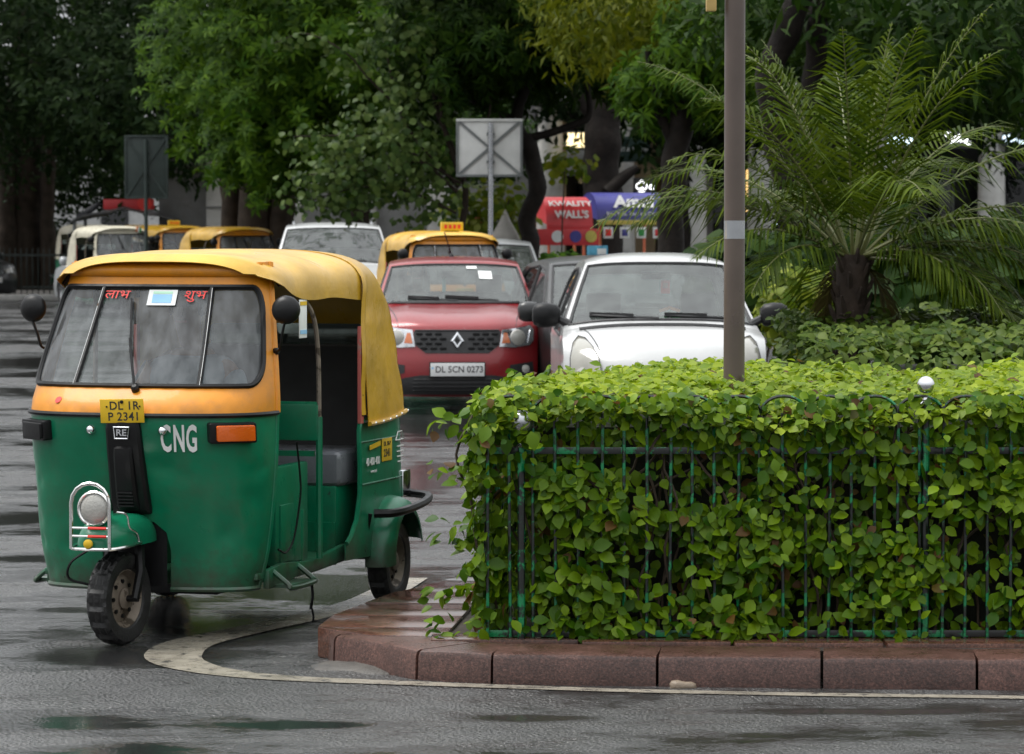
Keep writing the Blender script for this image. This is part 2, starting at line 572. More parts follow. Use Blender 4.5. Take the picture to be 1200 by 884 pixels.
# ================================================================== THE SETTING: ground, road, island
PUDDLES = [(500, 560, .42, 2.6), (60, 425, 1.6, 3.0), (20, 608, .55, .9), (40, 655, .5, .45), (130, 770, .6, .4), (330, 850, .5, .16), (90, 850, .4, .18), (610, 842, .26, .12),
           (1010, 834, .6, .10), (300, 745, .34, .40), (520, 500, .8, 3.5)]
def pud_ramp(n, l, v):
    mr = n.new("ShaderNodeMapRange"); l.new(v, mr.inputs[0])
    mr.inputs["From Min"].default_value = 1.45; mr.inputs["From Max"].default_value = 2.55
    mr.inputs["To Min"].default_value = 1.0; mr.inputs["To Max"].default_value = 0.0
    return mr.outputs[0]
def road_material():
    m, n, l, out = new_mat("wet_asphalt")
    b = n.new("ShaderNodeBsdfPrincipled")
    tc = n.new("ShaderNodeTexCoord").outputs["Object"]
    big = noise(n, l, tc, 0.55, 7, 0.66, (0.62, 0.85, 1))
    mid = noise(n, l, tc, 2.2, 7, 0.7, (0.5, 1.0, 1))
    add = n.new("ShaderNodeMath"); add.operation = 'MULTIPLY_ADD'
    l.new(mid, add.inputs[0]); add.inputs[1].default_value = 0.35; l.new(big, add.inputs[2])
    wet0 = ramp(n, l, add.outputs[0], [(0.55, g(1)), (0.62, g(0.72)), (0.70, g(0.25)), (0.78, g(0))])       # 1 = standing water
    # puddles that lie in known hollows of the road: (pixel where seen, half-widths in metres)
    edge = noise(n, l, tc, 3.0, 8, 0.78, (0.55, 1.0, 1))
    wet = wet0
    for px, py, rx, ry in PUDDLES:
        c = G(px, py)
        vm = n.new("ShaderNodeVectorMath"); vm.operation = 'SUBTRACT'; l.new(tc, vm.inputs[0]); vm.inputs[1].default_value = (c.x, c.y, 0)
        vd = n.new("ShaderNodeVectorMath"); vd.operation = 'DIVIDE'; l.new(vm.outputs[0], vd.inputs[0]); vd.inputs[1].default_value = (rx, ry, 1)
        ln = n.new("ShaderNodeVectorMath"); ln.operation = 'LENGTH'; l.new(vd.outputs[0], ln.inputs[0])
        ma = n.new("ShaderNodeMath"); ma.operation = 'MULTIPLY_ADD'; l.new(edge, ma.inputs[0]); ma.inputs[1].default_value = 2.2; l.new(ln.outputs["Value"], ma.inputs[2])
        mx_ = n.new("ShaderNodeMath"); mx_.operation = 'MAXIMUM'
        l.new(ramp(n, l, ma.outputs[0], [(0.0, g(1))]) if False else pud_ramp(n, l, ma.outputs[0]), mx_.inputs[0]); l.new(wet, mx_.inputs[1])
        wet = mx_.outputs[0]
    fine = noise(n, l, tc, 55, 3, 0.7)
    col = ramp(n, l, fine, [(0.35, (0.016, 0.016, 0.0165)), (0.6, (0.036, 0.0355, 0.035)), (0.75, (0.09, 0.088, 0.083))])
    mx = n.new("ShaderNodeMix"); mx.data_type = 'RGBA'; mx.blend_type = 'MULTIPLY'; mx.inputs[0].default_value = 1
    l.new(col, mx.inputs[6]); l.new(ramp(n, l, mid, [(0.3, g(0.75)), (0.7, g(1.2))]), mx.inputs[7])
    mw = n.new("ShaderNodeMix"); mw.data_type = 'RGBA'
    l.new(wet, mw.inputs[0]); l.new(mx.outputs[2], mw.inputs[6]); mw.inputs[7].default_value = (0.022, 0.022, 0.022, 1)
    l.new(mw.outputs[2], b.inputs["Base Color"])
    streak = noise(n, l, tc, 3.2, 9, 0.8, (0.62, 1.05, 1))
    rdry = ramp(n, l, streak, [(0.36, g(0.10)), (0.47, g(0.32)), (0.62, g(0.55))])
    rmx = n.new("ShaderNodeMix"); rmx.data_type = 'FLOAT'
    l.new(wet, rmx.inputs[0]); l.new(rdry, rmx.inputs[2]); rmx.inputs[3].default_value = 0.07
    l.new(rmx.outputs[0], b.inputs["Roughness"])
    b.inputs["Specular IOR Level"].default_value = 1.0
    vo = n.new("ShaderNodeTexVoronoi"); vo.inputs["Scale"].default_value = 60
    l.new(tc, vo.inputs["Vector"])
    bp = n.new("ShaderNodeBump")
    bp.inputs["Distance"].default_value = 0.02
    l.new(ramp(n, l, wet, [(0.0, g(1.0)), (0.8, g(0.04))]), bp.inputs["Strength"])
    hm = n.new("ShaderNodeMath"); hm.operation = 'ADD'
    l.new(vo.outputs["Distance"], hm.inputs[0]); l.new(fine, hm.inputs[1])
    l.new(hm.outputs[0], bp.inputs["Height"])
    l.new(bp.outputs[0], b.inputs["Normal"])
    l.new(b.outputs[0], out.inputs[0])
    return m

M_ROAD = road_material()
M_GRANITE = None
def granite_material(name, base, wetrough, bstr=0.35):
    m, n, l, out = new_mat(name)
    b = n.new("ShaderNodeBsdfPrincipled")
    tc = n.new("ShaderNodeTexCoord").outputs["Object"]
    oi = n.new("ShaderNodeObjectInfo").outputs["Random"]
    sp = noise(n, l, tc, 95, 3, 0.8)
    c = ramp(n, l, sp, [(0.3, tuple(x * 0.35 for x in base)), (0.5, base), (0.68, tuple(min(1, x * 2.1) for x in base))])
    mx = n.new("ShaderNodeMix"); mx.data_type = 'RGBA'; mx.blend_type = 'MULTIPLY'; mx.inputs[0].default_value = 1
    l.new(c, mx.inputs[6])
    st = noise(n, l, tc, 5, 6, 0.7)
    l.new(ramp(n, l, st, [(0.3, g(0.55)), (0.65, g(1.1))]), mx.inputs[7])
    m2 = n.new("ShaderNodeMix"); m2.data_type = 'RGBA'; m2.blend_type = 'MULTIPLY'; m2.inputs[0].default_value = 1
    l.new(mx.outputs[2], m2.inputs[6]); l.new(ramp(n, l, oi, [(0, g(0.8)), (1, g(1.15))]), m2.inputs[7])
    l.new(m2.outputs[2], b.inputs["Base Color"])
    l.new(ramp(n, l, st, [(0.35, g(wetrough)), (0.7, g(min(1, wetrough + 0.22)))]), b.inputs["Roughness"])
    bp = n.new("ShaderNodeBump"); bp.inputs["Strength"].default_value = bstr; bp.inputs["Distance"].default_value = 0.006
    l.new(noise(n, l, tc, 140, 3, 0.7), bp.inputs["Height"]); l.new(bp.outputs[0], b.inputs["Normal"])
    l.new(b.outputs[0], out.inputs[0])
    return m
M_GRANITE = granite_material("red_granite", (0.085, 0.042, 0.033), 0.22)
M_SLAB = granite_material("wet_red_sandstone", (0.10, 0.045, 0.030), 0.06, 0.06)
M_JOINT = pm("kerb_mortar", (0.30, 0.29, 0.27), 0.7, bump=0.4)
M_SOIL = pm("planting_soil", (0.035, 0.027, 0.02), 0.9, bump=0.6, var=0.4)
M_LINE = pm("worn_road_paint", (0.26, 0.235, 0.19), 0.30, wear=((0.07, 0.066, 0.06), 0.41, 14), var=0.25, vscale=5, bump=0.3, bscale=120, rvar=0.2)
M_CONC = pm("rough_concrete", (0.075, 0.068, 0.06), 0.6, bump=0.7, bscale=45, var=0.35, wear=((0.05, 0.05, 0.05), 0.42, 8))
M_FARPAVE = pm("far_paving", (0.20, 0.19, 0.18), 0.35, var=0.25, vscale=2, bump=0.3, bscale=20)

# the road: one sheet to the horizon
mb = MB()
mb.add([(-1200, -200, 0), (1200, -200, 0), (1200, 1600, 0), (-1200, 1600, 0)], [(0, 1, 2, 3)])
tag(mb.build("road", M_ROAD, smooth=0), kind="structure")

KZ = 0.125
# outline of the planted island (counter-clockwise seen from above it runs front-right -> left -> back)
front = [G(1330, 810), G(1145, 809), G(963, 807), G(770, 805), G(576, 802), G(487, 797), G(420, 789), G(390, 778), G(376, 762)]
front = [Vector((p.x, p.y, 0)) for p in front]
left = [front[-1]] + [Vector((a, b, 0)) for a, b in ((-0.74, 16.15), (-0.52, 17.0), (-0.24, 17.7), (0.02, 18.65), (0.5, 19.55),
        (1.25, 20.35), (1.85, 22.0), (2.02, 25.6), (2.1, 34))]
outline = [Vector((9, front[0].y, 0))] + front + left[1:] + [Vector((9, 34, 0))]

# the soil body of the island, inside the kerb
isl = MB()
cen = Vector((4, 23, 0))
inner = []
n_ = len(outline)
for i, p in enumerate(outline):
    a, b = outline[i - 1], outline[(i + 1) % n_]
    t = (b - a).normalized(); nn = Vector((t.y, -t.x, 0))
    if (cen - p).dot(nn) < 0: nn = -nn
    inner.append(p + nn * 0.30)
isl.prism([(p.x, p.y) for p in inner], lambda a, b, d: Vector((a, b, 0.001 + d)), KZ - 0.012)
island = isl.build("traffic_island", M_SOIL, smooth=0)
tag(island, kind="structure")

# kerb stones, each its own block with a rounded top edge and an open joint
def kerb_stone(a, b, depth=0.31, gap=0.006, na=None, nb=None):
    a, b = Vector(a), Vector(b)
    t = (b - a).normalized()
    nrm = Vector((-t.y, t.x, 0))
    if nrm.dot(cen - a) < 0: nrm = -nrm
    na = na or nrm; nb = nb or nrm
    a2, b2 = a + t * gap, b - t * gap
    prof = [(0, 0.0), (0.004, KZ - 0.025), (0.012, KZ - 0.008), (0.03, KZ), (depth, KZ + 0.004), (depth, 0.0)]
    rows = []
    k = max(2, int((b - a).length / 0.09))
    for i in range(k + 1):
        p = a2.lerp(b2, i / k); nn = na.lerp(nb, i / k)
        j = random.uniform(-0.003, 0.003)
        e = 0.004 if i in (0, k) else 0
        rows.append([p + nn * (d + j * (d < 0.1) + e * (d < 0.1)) + Vector((0, 0, z - e * (z > 0.05))) for d, z in prof])
    m = MB(); m.grid(rows, closed=True)
    c = len(prof)
    m.f.append(tuple(range(c))[::-1]); m.f.append(tuple(range(k * c, (k + 1) * c)))
    return m.build("kerb_stone", M_GRANITE, island, smooth=40)

def normal_at(i, pts):
    a, b = pts[max(0, i - 1)], pts[min(len(pts) - 1, i + 1)]
    t = (b - a).normalized(); nn = Vector((-t.y, t.x, 0))
    return nn if nn.dot(cen - pts[i]) > 0 else -nn
kl = [front[0] + Vector((0.72 * k, 0.004 * k, 0)) for k in (4, 3, 2, 1)] + front[:-3] + [front[-2]] + left[0:1]
for i in range(len(kl) - 1):
    sharp = i >= len(kl) - 4
    kerb_stone(kl[i], kl[i + 1], na=normal_at(i, kl) if sharp else None, nb=normal_at(i + 1, kl) if sharp else None)
# broad coping slabs of the island's pointed end, joints running across
inn = lambda Y: interp([(14.95, -0.30), (16.15, -0.20), (17.3, -0.10), (18.4, 0.10), (19.3, 0.75)], Y)
lx = lambda Y: interp([(p.y, p.x) for p in left[:7]], Y)
ys = [15.18, 15.5, 15.95, 16.44, 16.95, 17.47, 18.03, 18.6, 19.15]
lf = [left[0]] + left[1:]
for i in range(len(ys) - 1):
    y0, y1 = ys[i] + 0.007, ys[i + 1] - 0.007
    m = MB()
    q = [Vector((lx(y0), y0, 0)), Vector((inn(y0), y0 - 0.05, 0)), Vector((inn(y1), y1 - 0.05, 0)), Vector((lx(y1), y1, 0))]
    if i == 0:
        q[0] = Vector((front[-2].x + 0.16, 15.2, 0)); q[1].y = 15.13
    dz = random.uniform(-0.003, 0.003)
    vs = [p + Vector((0, 0, 0.0)) for p in q] + [p + Vector((0, 0, KZ + 0.008 + dz)) for p in q]
    m.add(vs, [(3, 2, 1, 0), (4, 5, 6, 7), (0, 1, 5, 4), (1, 2, 6, 5), (2, 3, 7, 6), (3, 0, 4, 7)])
    m.build("coping_slab", M_SLAB, island, bevel=0.008)
# mortar bed showing in the joints
m = MB()
bed = [Vector((lx(y) + 0.03, y, 0)) for y in np.linspace(15.55, 19.1, 14)] + [Vector((inn(y), y - 0.05, 0)) for y in np.linspace(19.1, 15.55, 14)]
m.prism([(p.x, p.y) for p in bed], lambda a, b, d: Vector((a, b, 0.002 + d)), KZ - 0.004)
m.build("mortar_bed", M_JOINT, island, smooth=0)
# front margin of slabs between kerb and railing
x = -0.34
while x < 4.2:
    w = 0.62
    m = MB()
    ya = interp([(-0.8, 15.14), (-0.2, 14.96), (0.6, 14.90), (3.0, 14.82), (9, 14.78)], x) - 0.02
    yb = 15.2
    m.box((x + w / 2, (ya + yb) / 2 + 0.012, KZ / 2 + 0.001 + 0.005), (w - 0.012, yb - ya, KZ + 0.004 + random.uniform(-.002, .002)))
    m.build("coping_slab", M_SLAB, island, bevel=0.006)
    x += w

# lumps of broken concrete at the foot of the kerb
def lump(px, py, r, sc, name="concrete_lump", mat=M_CONC, parent=None, seed=0):
    rr = random.Random(seed); m = MB(); m.sphere((0, 0, 0), r, 14, 9, sc)
    ph = [rr.uniform(0, 6) for _ in range(6)]
    for v in m.v:
        k = 1 + 0.16 * math.sin(v.x / r * 4 + ph[0]) + 0.13 * math.sin(v.y / r * 5 + ph[1]) + 0.1 * math.sin(v.z / r * 7 + ph[2])
        v *= k
        if v.z < 0: v.z *= 0.1
    p = G(px, py)
    return m.build(name, mat, parent, smooth=60, loc=p)
o = lump(452, 781, 0.20, (1.35, 1.3, 0.17), seed=3); tag(o, "spread of broken grey concrete at the rounded kerb corner", "rubble")
M_STONE = pm("pale_stone", (0.20, 0.155, 0.11), 0.5, bump=0.4)
o = lump(799, 806, 0.055, (1.1, 0.6, 0.55), "pebble", M_STONE, seed=5); tag(o, "pale half-sunk stone at the foot of the kerb, wider than tall", "stone")
o = lump(946, 805, 0.04, (0.8, 0.6, 1.2), "pebble", M_STONE, seed=8); tag(o, "small round brown stone against the kerb with moss beside it", "stone")

# worn painted edge line that bends round the island's point
ctr = [(1330, 822), (1200, 818.5), (960, 815), (760, 811), (600, 806), (460, 801), (340, 796), (262, 789), (215, 779), (203, 768), (225, 754), (290, 739), (360, 724), (420, 708), (455, 693), (480, 678)]
wid = [.055, .055, .06, .06, .065, .075, .09, .11, .14, .155, .15, .13, .12, .12, .12, .12]
cp = spline([G(a, b) for a, b in ctr], 8)
ws = np.interp(np.linspace(0, 1, len(cp)), np.linspace(0, 1, len(wid)), wid)
rows = []
for i, p in enumerate(cp):
    a, b = cp[max(0, i - 1)], cp[min(len(cp) - 1, i + 1)]
    t = (b - a).normalized(); nn = Vector((-t.y, t.x, 0))
    rows.append([p + nn * ws[i] * s * 0.8 + Vector((0, 0, 0.004)) for s in (-1, -.33, .33, 1)])
m = MB(); m.grid(rows)
tag(m.build("edge_line", M_LINE, smooth=0), kind="structure")

# far side: kerb, footway and light road patch across the junction
m = MB(); m.box((-30, 85.3, 0.07), (60, 5, 0.14)); tag(m.build("far_footway", M_FARPAVE, bevel=0.03), kind="structure")
M_KERBPALE = pm("pale_kerb", (0.38, 0.37, 0.35), 0.5, var=0.3)
m = MB(); m.box((-30, 82.65, 0.075), (60, 0.3, 0.15)); tag(m.build("far_kerb", M_KERBPALE, bevel=0.03), kind="structure")
# ================================================================== shared vehicle materials
M_YEL = car_paint("rickshaw_yellow_paint", (0.72, 0.265, 0.004), rough=0.5, drops=0.05, dirt=0.45, coat=0.15)
M_GRN = pm("rickshaw_green_paint", (0.002, 0.165, 0.078), 0.36, coat=0.25, var=0.22, vscale=3, dirt=0.5, rvar=0.12, bump=0.5, bscale=4.5, coat_rough=0.2, spec=0.35, mud=True, wear=((0.02, 0.03, 0.025), 0.29, 7))
M_CANVAS = pm("yellow_canvas", (0.60, 0.345, 0.02), 0.34, var=0.2, vscale=4, bump=0.8, bscale=6, dirt=0.22, coat=0.3, coat_rough=0.25)
M_CREAM = pm("cream_canvas", (0.58, 0.54, 0.42), 0.45, var=0.15, bump=0.5, bscale=7, dirt=0.3)
M_BLACK = pm("black_plastic", (0.006, 0.006, 0.0065), 0.42, bump=0.1, rvar=0.12, spec=0.3)
M_RUBBER = pm("tyre_rubber", (0.016, 0.016, 0.016), 0.55, bump=0.4, bscale=90, var=0.3, rvar=0.2)
M_RIM = pm("dirty_steel_rim", (0.20, 0.165, 0.13), 0.55, metal=0.3, var=0.3, vscale=12, wear=((0.06, 0.045, 0.03), 0.42, 14))
M_CHROME = pm("chrome", (0.75, 0.74, 0.72), 0.16, metal=1.0, wear=((0.22, 0.12, 0.06), 0.36, 30))
M_SILVER = pm("bright_steel", (0.72, 0.73, 0.75), 0.12, metal=1.0, var=0.05)
M_GREYVINYL = pm("grey_vinyl", (0.17, 0.18, 0.20), 0.32, bump=0.3, bscale=25)
M_DARKIN = pm("dark_interior", (0.018, 0.018, 0.018), 0.7)
M_PINK = pm("faded_red_strip", (0.50, 0.12, 0.10), 0.6, wear=((0.35, 0.2, 0.16), 0.4, 20))
M_ORANGE = pm("amber_lens", (0.75, 0.13, 0.01), 0.15, coat=0.8, bump=0.2, bscale=90)
M_LENSGREY = pm("headlamp_glass", (0.45, 0.44, 0.40), 0.12, coat=1.0, bump=0.3, bscale=80)
M_WHITE = pm("white_lettering", (0.78, 0.78, 0.76), 0.5)
M_BLK = pm("black_lettering", (0.02, 0.02, 0.02), 0.5)
M_PLATEY = pm("yellow_plate", (0.75, 0.48, 0.02), 0.4, var=0.15, dirt=0.2)
M_PLATEW = pm("white_plate", (0.75, 0.75, 0.74), 0.4, var=0.06)
M_RED = pm("red_print", (0.75, 0.03, 0.02), 0.5)
M_PAPER = pm("pale_paper", (0.78, 0.80, 0.78), 0.6)
M_PAPERB = pm("blue_print", (0.28, 0.55, 0.80), 0.6)
M_PAPERG = pm("green_print", (0.45, 0.75, 0.55), 0.6)
M_GLASS_R = glass_mat("rain_and_sheen_windscreen", (0.50, 0.54, 0.53), film=0.22, film_col=(0.55, 0.58, 0.60), vs=(2.2, 2.2, 0.12))  # pale streaks stand for wet stains plus reflected sky
M_GLASS = glass_mat("car_window_glass", (0.72, 0.80, 0.77), film=0.12, ior=1.9, film_col=(0.55, 0.62, 0.58))  # pale film put in to look like reflected sky
M_GLASS_D = glass_mat("tinted_window_glass", (0.30, 0.33, 0.32), film=0.04)
M_CLEARPL = glass_mat("clear_plastic_sheet", (0.40, 0.46, 0.42), rough=0.15, film=0.5, film_col=(0.22, 0.27, 0.25))
M_TRIFLAG_O = pm("saffron_stripe", (0.80, 0.22, 0.03), 0.6)
M_TRIFLAG_G = pm("green_stripe", (0.02, 0.28, 0.06), 0.6)

def make_tyre(parent, rad, wid, name="tyre", lugs=True, seg=64, mat=None):
    """tyre round the local y axis, tread blocks cut by zig-zag grooves"""
    w = wid / 2; r = rad
    prof = [(r * 0.60, -w * 0.62), (r * 0.66, -w * 0.86), (r * 0.80, -w), (r * 0.92, -w * 0.94), (r * 0.975, -w * 0.80), (r * 0.992, -w * 0.6),
            (r, -w * 0.3), (r, 0), (r, w * 0.3), (r * 0.992, w * 0.6), (r * 0.975, w * 0.80), (r * 0.92, w * 0.94), (r * 0.80, w), (r * 0.66, w * 0.86), (r * 0.60, w * 0.62)]
    rows = []
    for j, (pr, py) in enumerate(prof):
        row = []
        for k in range(seg):
            a = 2 * math.pi * k / seg
            d = 0
            if lugs and 4 <= j <= 10:
                ph = (k + (1 if j % 2 else 0) * 1.5) % 4
                d = -0.065 * r if ph < 1 else 0
                if j in (6, 8): d = min(d, -0.045 * r if k % 2 else 0)
            row.append(Vector(((pr + d) * math.cos(a), py, (pr + d) * math.sin(a))))
        rows.append(row)
    m = MB(); m.grid(rows, closed=True)
    return m.build(name, mat or M_RUBBER, parent, smooth=22 if lugs else 38)

def make_wheel(parent, loc, rad, wid, side=1, steer=0.0, rim_mat=None, holes=8, lugs=True, name="wheel", alloy=False):
    """wheel (> tyre, rim, hub) with its outer face to local +y * side"""
    wh = empty(name, loc, steer); wh.parent = parent
    make_tyre(wh, rad, wid, lugs=lugs)
    rr = rad * 0.64; w = wid / 2; s = side
    rm = MB()
    prof = [(rr, -w * .7), (rr * .93, -w * .55), (rr * .93, w * .35), (rr * 1.0, w * .72), (rr * 0.96, w * .74), (rr * .86, w * .35), (rr * .80, w * .12), (rr * .55, w * .30), (rr * .40, w * .45), (rr * .05, w * .45)]
    rm.lathe([(a, b * s) for a, b in prof], 28, axis=(0, 1, 0), cap=False)
    rim = rm.build("rim", rim_mat or M_RIM, wh, smooth=30)
    hm = MB(); hm.lathe([(rr * .36, 0.35 * w * s), (rr * .36, w * .62 * s), (rr * .28, w * .72 * s), (rr * .10, w * .76 * s), (0.002, w * .76 * s)], 18, axis=(0, 1, 0))
    hm.build("hub", rim_mat or M_RIM, wh)
    nm = MB()
    for k in range(holes):
        a = 2 * math.pi * k / holes
        nm.lathe([(rr * .075, w * .15 * s), (rr * .075, w * .42 * s), (rr * .04, w * .45 * s)], 6, o=(math.cos(a) * rr * .58, 0, math.sin(a) * rr * .58), axis=(0, 1, 0))
    tag(nm.build("lug_nuts", M_BLACK, wh), kind="stuff")
    return wh

# ================================================================== auto rickshaw
W_T = [(.22, .49), (.24, .495), (.4, .53), (.7, .558), (1.0, .564), (1.12, .556), (1.54, .486), (1.68, .465)]
XN_T = [(.22, -.225), (.24, -.22), (.4, -.195), (.55, -.165), (.7, -.12), (.9, -.07), (1.0, -.06), (1.06, -.085), (1.12, -.155), (1.54, -.43), (1.68, -.50)]
XP_T = [(.22, -.415), (.24, -.42), (.7, -.445), (1.0, -.46), (1.12, -.475), (1.54, -.60), (1.68, -.64)]
def FS(s, z, off=0.0):
    """front shell: s in [-.75,.75] round the nose, z height, off outward"""
    a = s / 0.75 * math.pi / 2
    w = smooth_interp(W_T, z) + off; xn = smooth_interp(XN_T, z) + off; xp = smooth_interp(XP_T, z)
    sa, ca = math.sin(a), math.cos(a)
    y = w * math.copysign(abs(sa) ** 0.77, sa)
    x = xp + (xn - xp) * max(0.0, ca) ** 0.77
    return Vector((x, y, z))
def FSa(deg, z, off=0.0):
    return FS(deg / 90 * 0.75, z, off)
def fs_frame(deg, z):
    """point, rightward (as seen from the front: +y), up and outward directions on the shell"""
    p = FSa(deg, z)
    r = (FSa(deg + 2, z) - FSa(deg - 2, z)).normalized()
    u = (FSa(deg, z + .02) - FSa(deg, z - .02)).normalized()
    return p, r, u, r.cross(u).normalized()

def make_rickshaw(full=True):
    root = empty("auto_rickshaw")
    # ---- lower front shell, green, with the wheel opening
    arch = [(-.105, .22), (-.105, .40), (-.09, .48), (-.05, .525), (0, .535), (.05, .525), (.09, .48), (.105, .40), (.105, .22)]
    outl = resample([(-.75, .22)] + arch + [(.75, .22), (.75, .995), (-.75, .995)], .035)
    V, T, wh = patch2d(outl, [], .022)
    dr_ = random.Random(11)
    dents = [(dr_.uniform(-.7, .7), dr_.uniform(.28, .85), dr_.uniform(.03, .11), dr_.uniform(-.009, .004)) for _ in range(34)]
    def dent(a, b):
        d = sum(h_ * math.exp(-(((a - x_) / r_) ** 2 + ((b - z_) / (r_ * .8)) ** 2)) for x_, z_, r_, h_ in dents)
        return d * min(1, max(0, (.97 - b) / .08)) * min(1, max(0, (b - .23) / .06))
    m = MB(); m.add([FS(a, b, dent(a, b)) for a, b in V], T)
    low = m.build("front_panel", M_GRN, root, smooth=60)
    # seam and rolled bottom edge
    for sgn in (-1, 1):
        m = MB(); m.tube([FS(sgn * s, .225) for s in np.linspace(.105, .75, 20)], .012, 6)
        m.build("bottom_rim", M_GRN, root)
    m = MB(); m.tube([FS(s, 1.0, .006) for s in np.linspace(-.75, .75, 50)], .011, 6)
    m.build("belt_moulding", M_BLACK, root)
    # ---- upper front shell, yellow, with the windscreen opening
    hole = resample(rrect(-.615, 1.125, .615, 1.555, .12, 7), .03)
    outl = resample([(-.75, 1.005), (.75, 1.005), (.75, 1.665), (-.75, 1.665)], .035)
    V, T, wh = patch2d(outl, [hole], .04)
    m = MB(); m.add([FS(a, b) for a, b in V], [t for t, h in zip(T, wh) if h < 0])
    m.build("windscreen_surround", M_YEL, root, smooth=60)
    # the brow above the screen
    m = MB()
    rows = []
    for s in np.linspace(-.60, .60, 40):
        k = 1 - (abs(s) / .60) ** 6
        rows.append([FS(s, 1.60, .004), FS(s, 1.615, .022 * k + .004), FS(s, 1.64, .03 * k + .004), FS(s, 1.66, .012)])
    m.grid(rows); m.build("brow", M_YEL, root, smooth=60)
    gs = MB(); gs.add([FS(a, b, -.004) for a, b in V], [t for t, h in zip(T, wh) if h == 0])
    ws = gs.build("windscreen", M_GLASS_R, root, smooth=60)
    m = MB(); m.tube([FS(a, b, .003) for a, b in hole], .0125, 6, closed=True); m.build("rubber_gasket", M_BLACK, ws)
    for d in (-24, 27):
        m = MB(); m.tube([FSa(d * (1 + .0 * k), z, .004) for k, z in enumerate(np.linspace(1.125, 1.555, 12))], .0125, 6); m.build("glazing_bar", M_BLACK, ws)
        m = MB(); m.tube([FSa(d, z, .016) for z in np.linspace(1.13, 1.55, 12)], .0016, 5); m.build("chrome_strip", M_CHROME, ws)
    # pillars
    for sg in (-1, 1):
        m = MB(); m.tube([FS(.75 * sg, z) + Vector((-.012, -.01 * sg, 0)) for z in np.linspace(1.0, 1.66, 12)], .024, 8); m.build("front_pillar", M_YEL, root)
        m = MB(); m.tube([FS(.75 * sg, z) + Vector((-.010, -.01 * sg, 0)) for z in np.linspace(.22, 1.0, 14)], .02, 8); m.build("lower_pillar", M_GRN, root)
    # wiper
    wp, wr, wu, wn_ = fs_frame(1, 1.105)
    m = MB(); m.lathe([(.018, 0), (.018, .02), (.01, .03), (.002, .03)], 12, o=wp, axis=wn_)
    a0 = wp + wn_ * .022
    a1 = FSa(-3.0, 1.33, .028); a2 = FSa(-6.5, 1.50, .016)
    m.tube([a0, a0.lerp(a1, .5) + wn_ * .008, a1], [.007, .006, .005], 6)
    m.bar(FSa(-2.2, 1.27, .012), a2, .009, .02)
    m.build("wiper", M_BLACK, root)
    # black nose trim with a badge
    trim = []
    for z, hw, d in ((.975, .060, .012), (.97, .075, .022), (.94, .080, .026), (.85, .082, .026), (.75, .084, .028), (.66, .087, .032), (.585, .090, .034), (.565, .088, .02), (.56, .08, .006)):
        p, r_, u_, n_ = fs_frame(0, z)
        trim.append([p + Vector((-.012, -hw - .004, 0)), p + Vector((d * .6, -hw, 0)), p + Vector((d, -hw * .86, 0)), p + Vector((d + .004, 0, 0)), p + Vector((d, hw * .86, 0)), p + Vector((d * .6, hw, 0)), p + Vector((-.012, hw + .004, 0))])
    m = MB(); m.grid(trim)
    tr = m.build("nose_trim", M_BLACK, root, smooth=35)
    rib = []
    for z, hw, d in ((.865, .040, .028), (.855, .046, .042), (.82, .048, .050), (.74, .050, .056), (.66, .052, .06), (.60, .054, .062), (.575, .052, .04)):
        p, _, _, _ = fs_frame(0, z)
        rib.append([p + Vector((.02, -hw, 0)), p + Vector((d * .8, -hw * .92, 0)), p + Vector((d, -hw * .7, 0)), p + Vector((d + .003, 0, 0)), p + Vector((d, hw * .7, 0)), p + Vector((d * .8, hw * .92, 0)), p + Vector((.02, hw, 0))])
    m = MB(); m.grid(rib)
    for z in (.60, .615, .63, .645, .66):
        p, _, _, _ = fs_frame(0, z); m.box(p + Vector((.066, 0, 0)), (.008, .075, .006))
    m.build("nose_duct", M_BLACK, tr, smooth=35)
    p, r_, u_, n_ = fs_frame(0, .925)
    bd = MB()
    pl = [(-.036, .024), (.036, .024), (.030, -.026), (-.030, -.026)]
    lp = [p + Vector((.034, a, b)) for a, b in pl]
    bd.tube(lp, .004, 6, closed=True); bd.build("badge_frame", M_SILVER, tr)
    put_text("RE", .040, M_SILVER, tr, p + Vector((.033, 0, -.001)), (0, 1, 0), (0, 0, 1), name="badge_lettering", bold=.0008, extrude=.002, sx=1.15)
    # plate
    p, r_, u_, n_ = fs_frame(0, 1.02)
    c = p + Vector((.03, .004, 0))
    if full:
        m = MB(); m.box((0, 0, 0), (.006, .205, .105)); pt = m.build("number_plate", M_PLATEY, root, bevel=.004, loc=c, rot=(R(1.5), R(4), 0))
        put_text("DL 1R", .052, M_BLK, pt, (.0032, .012, .022), (0, 1, 0), (0, 0, 1), bold=.0006, spacing=1.05)
        put_text("P 2341", .052, M_BLK, pt, (.0032, .008, -.026), (0, 1, 0), (0, 0, 1), bold=.0006, spacing=1.05)
        m = MB()
        for yy in (-.07, .085): m.lathe([(.004, 0), (.004, .004), (.001, .005)], 8, o=(.003, yy, .02), axis=(1, 0, 0))
        m.lathe([(.008, 0), (.008, .004), (.001, .005)], 10, o=(.003, .002, .04), axis=(1, 0, 0))
        tag(m.build("plate_screws", M_BLACK, pt), kind="stuff")
    else:
        m = MB(); m.box(c, (.006, .205, .105)); m.build("number_plate", M_PLATEY, root, bevel=.004)
    # chrome bolts
    for d in (-11, 13):
        p, r_, u_, n_ = fs_frame(d, .935)
        m = MB(); m.lathe([(.022, -.003), (.021, .008), (.015, .018), (.006, .023), (.001, .024)], 14, o=p, axis=n_); m.build("dome_bolt", M_SILVER, root)
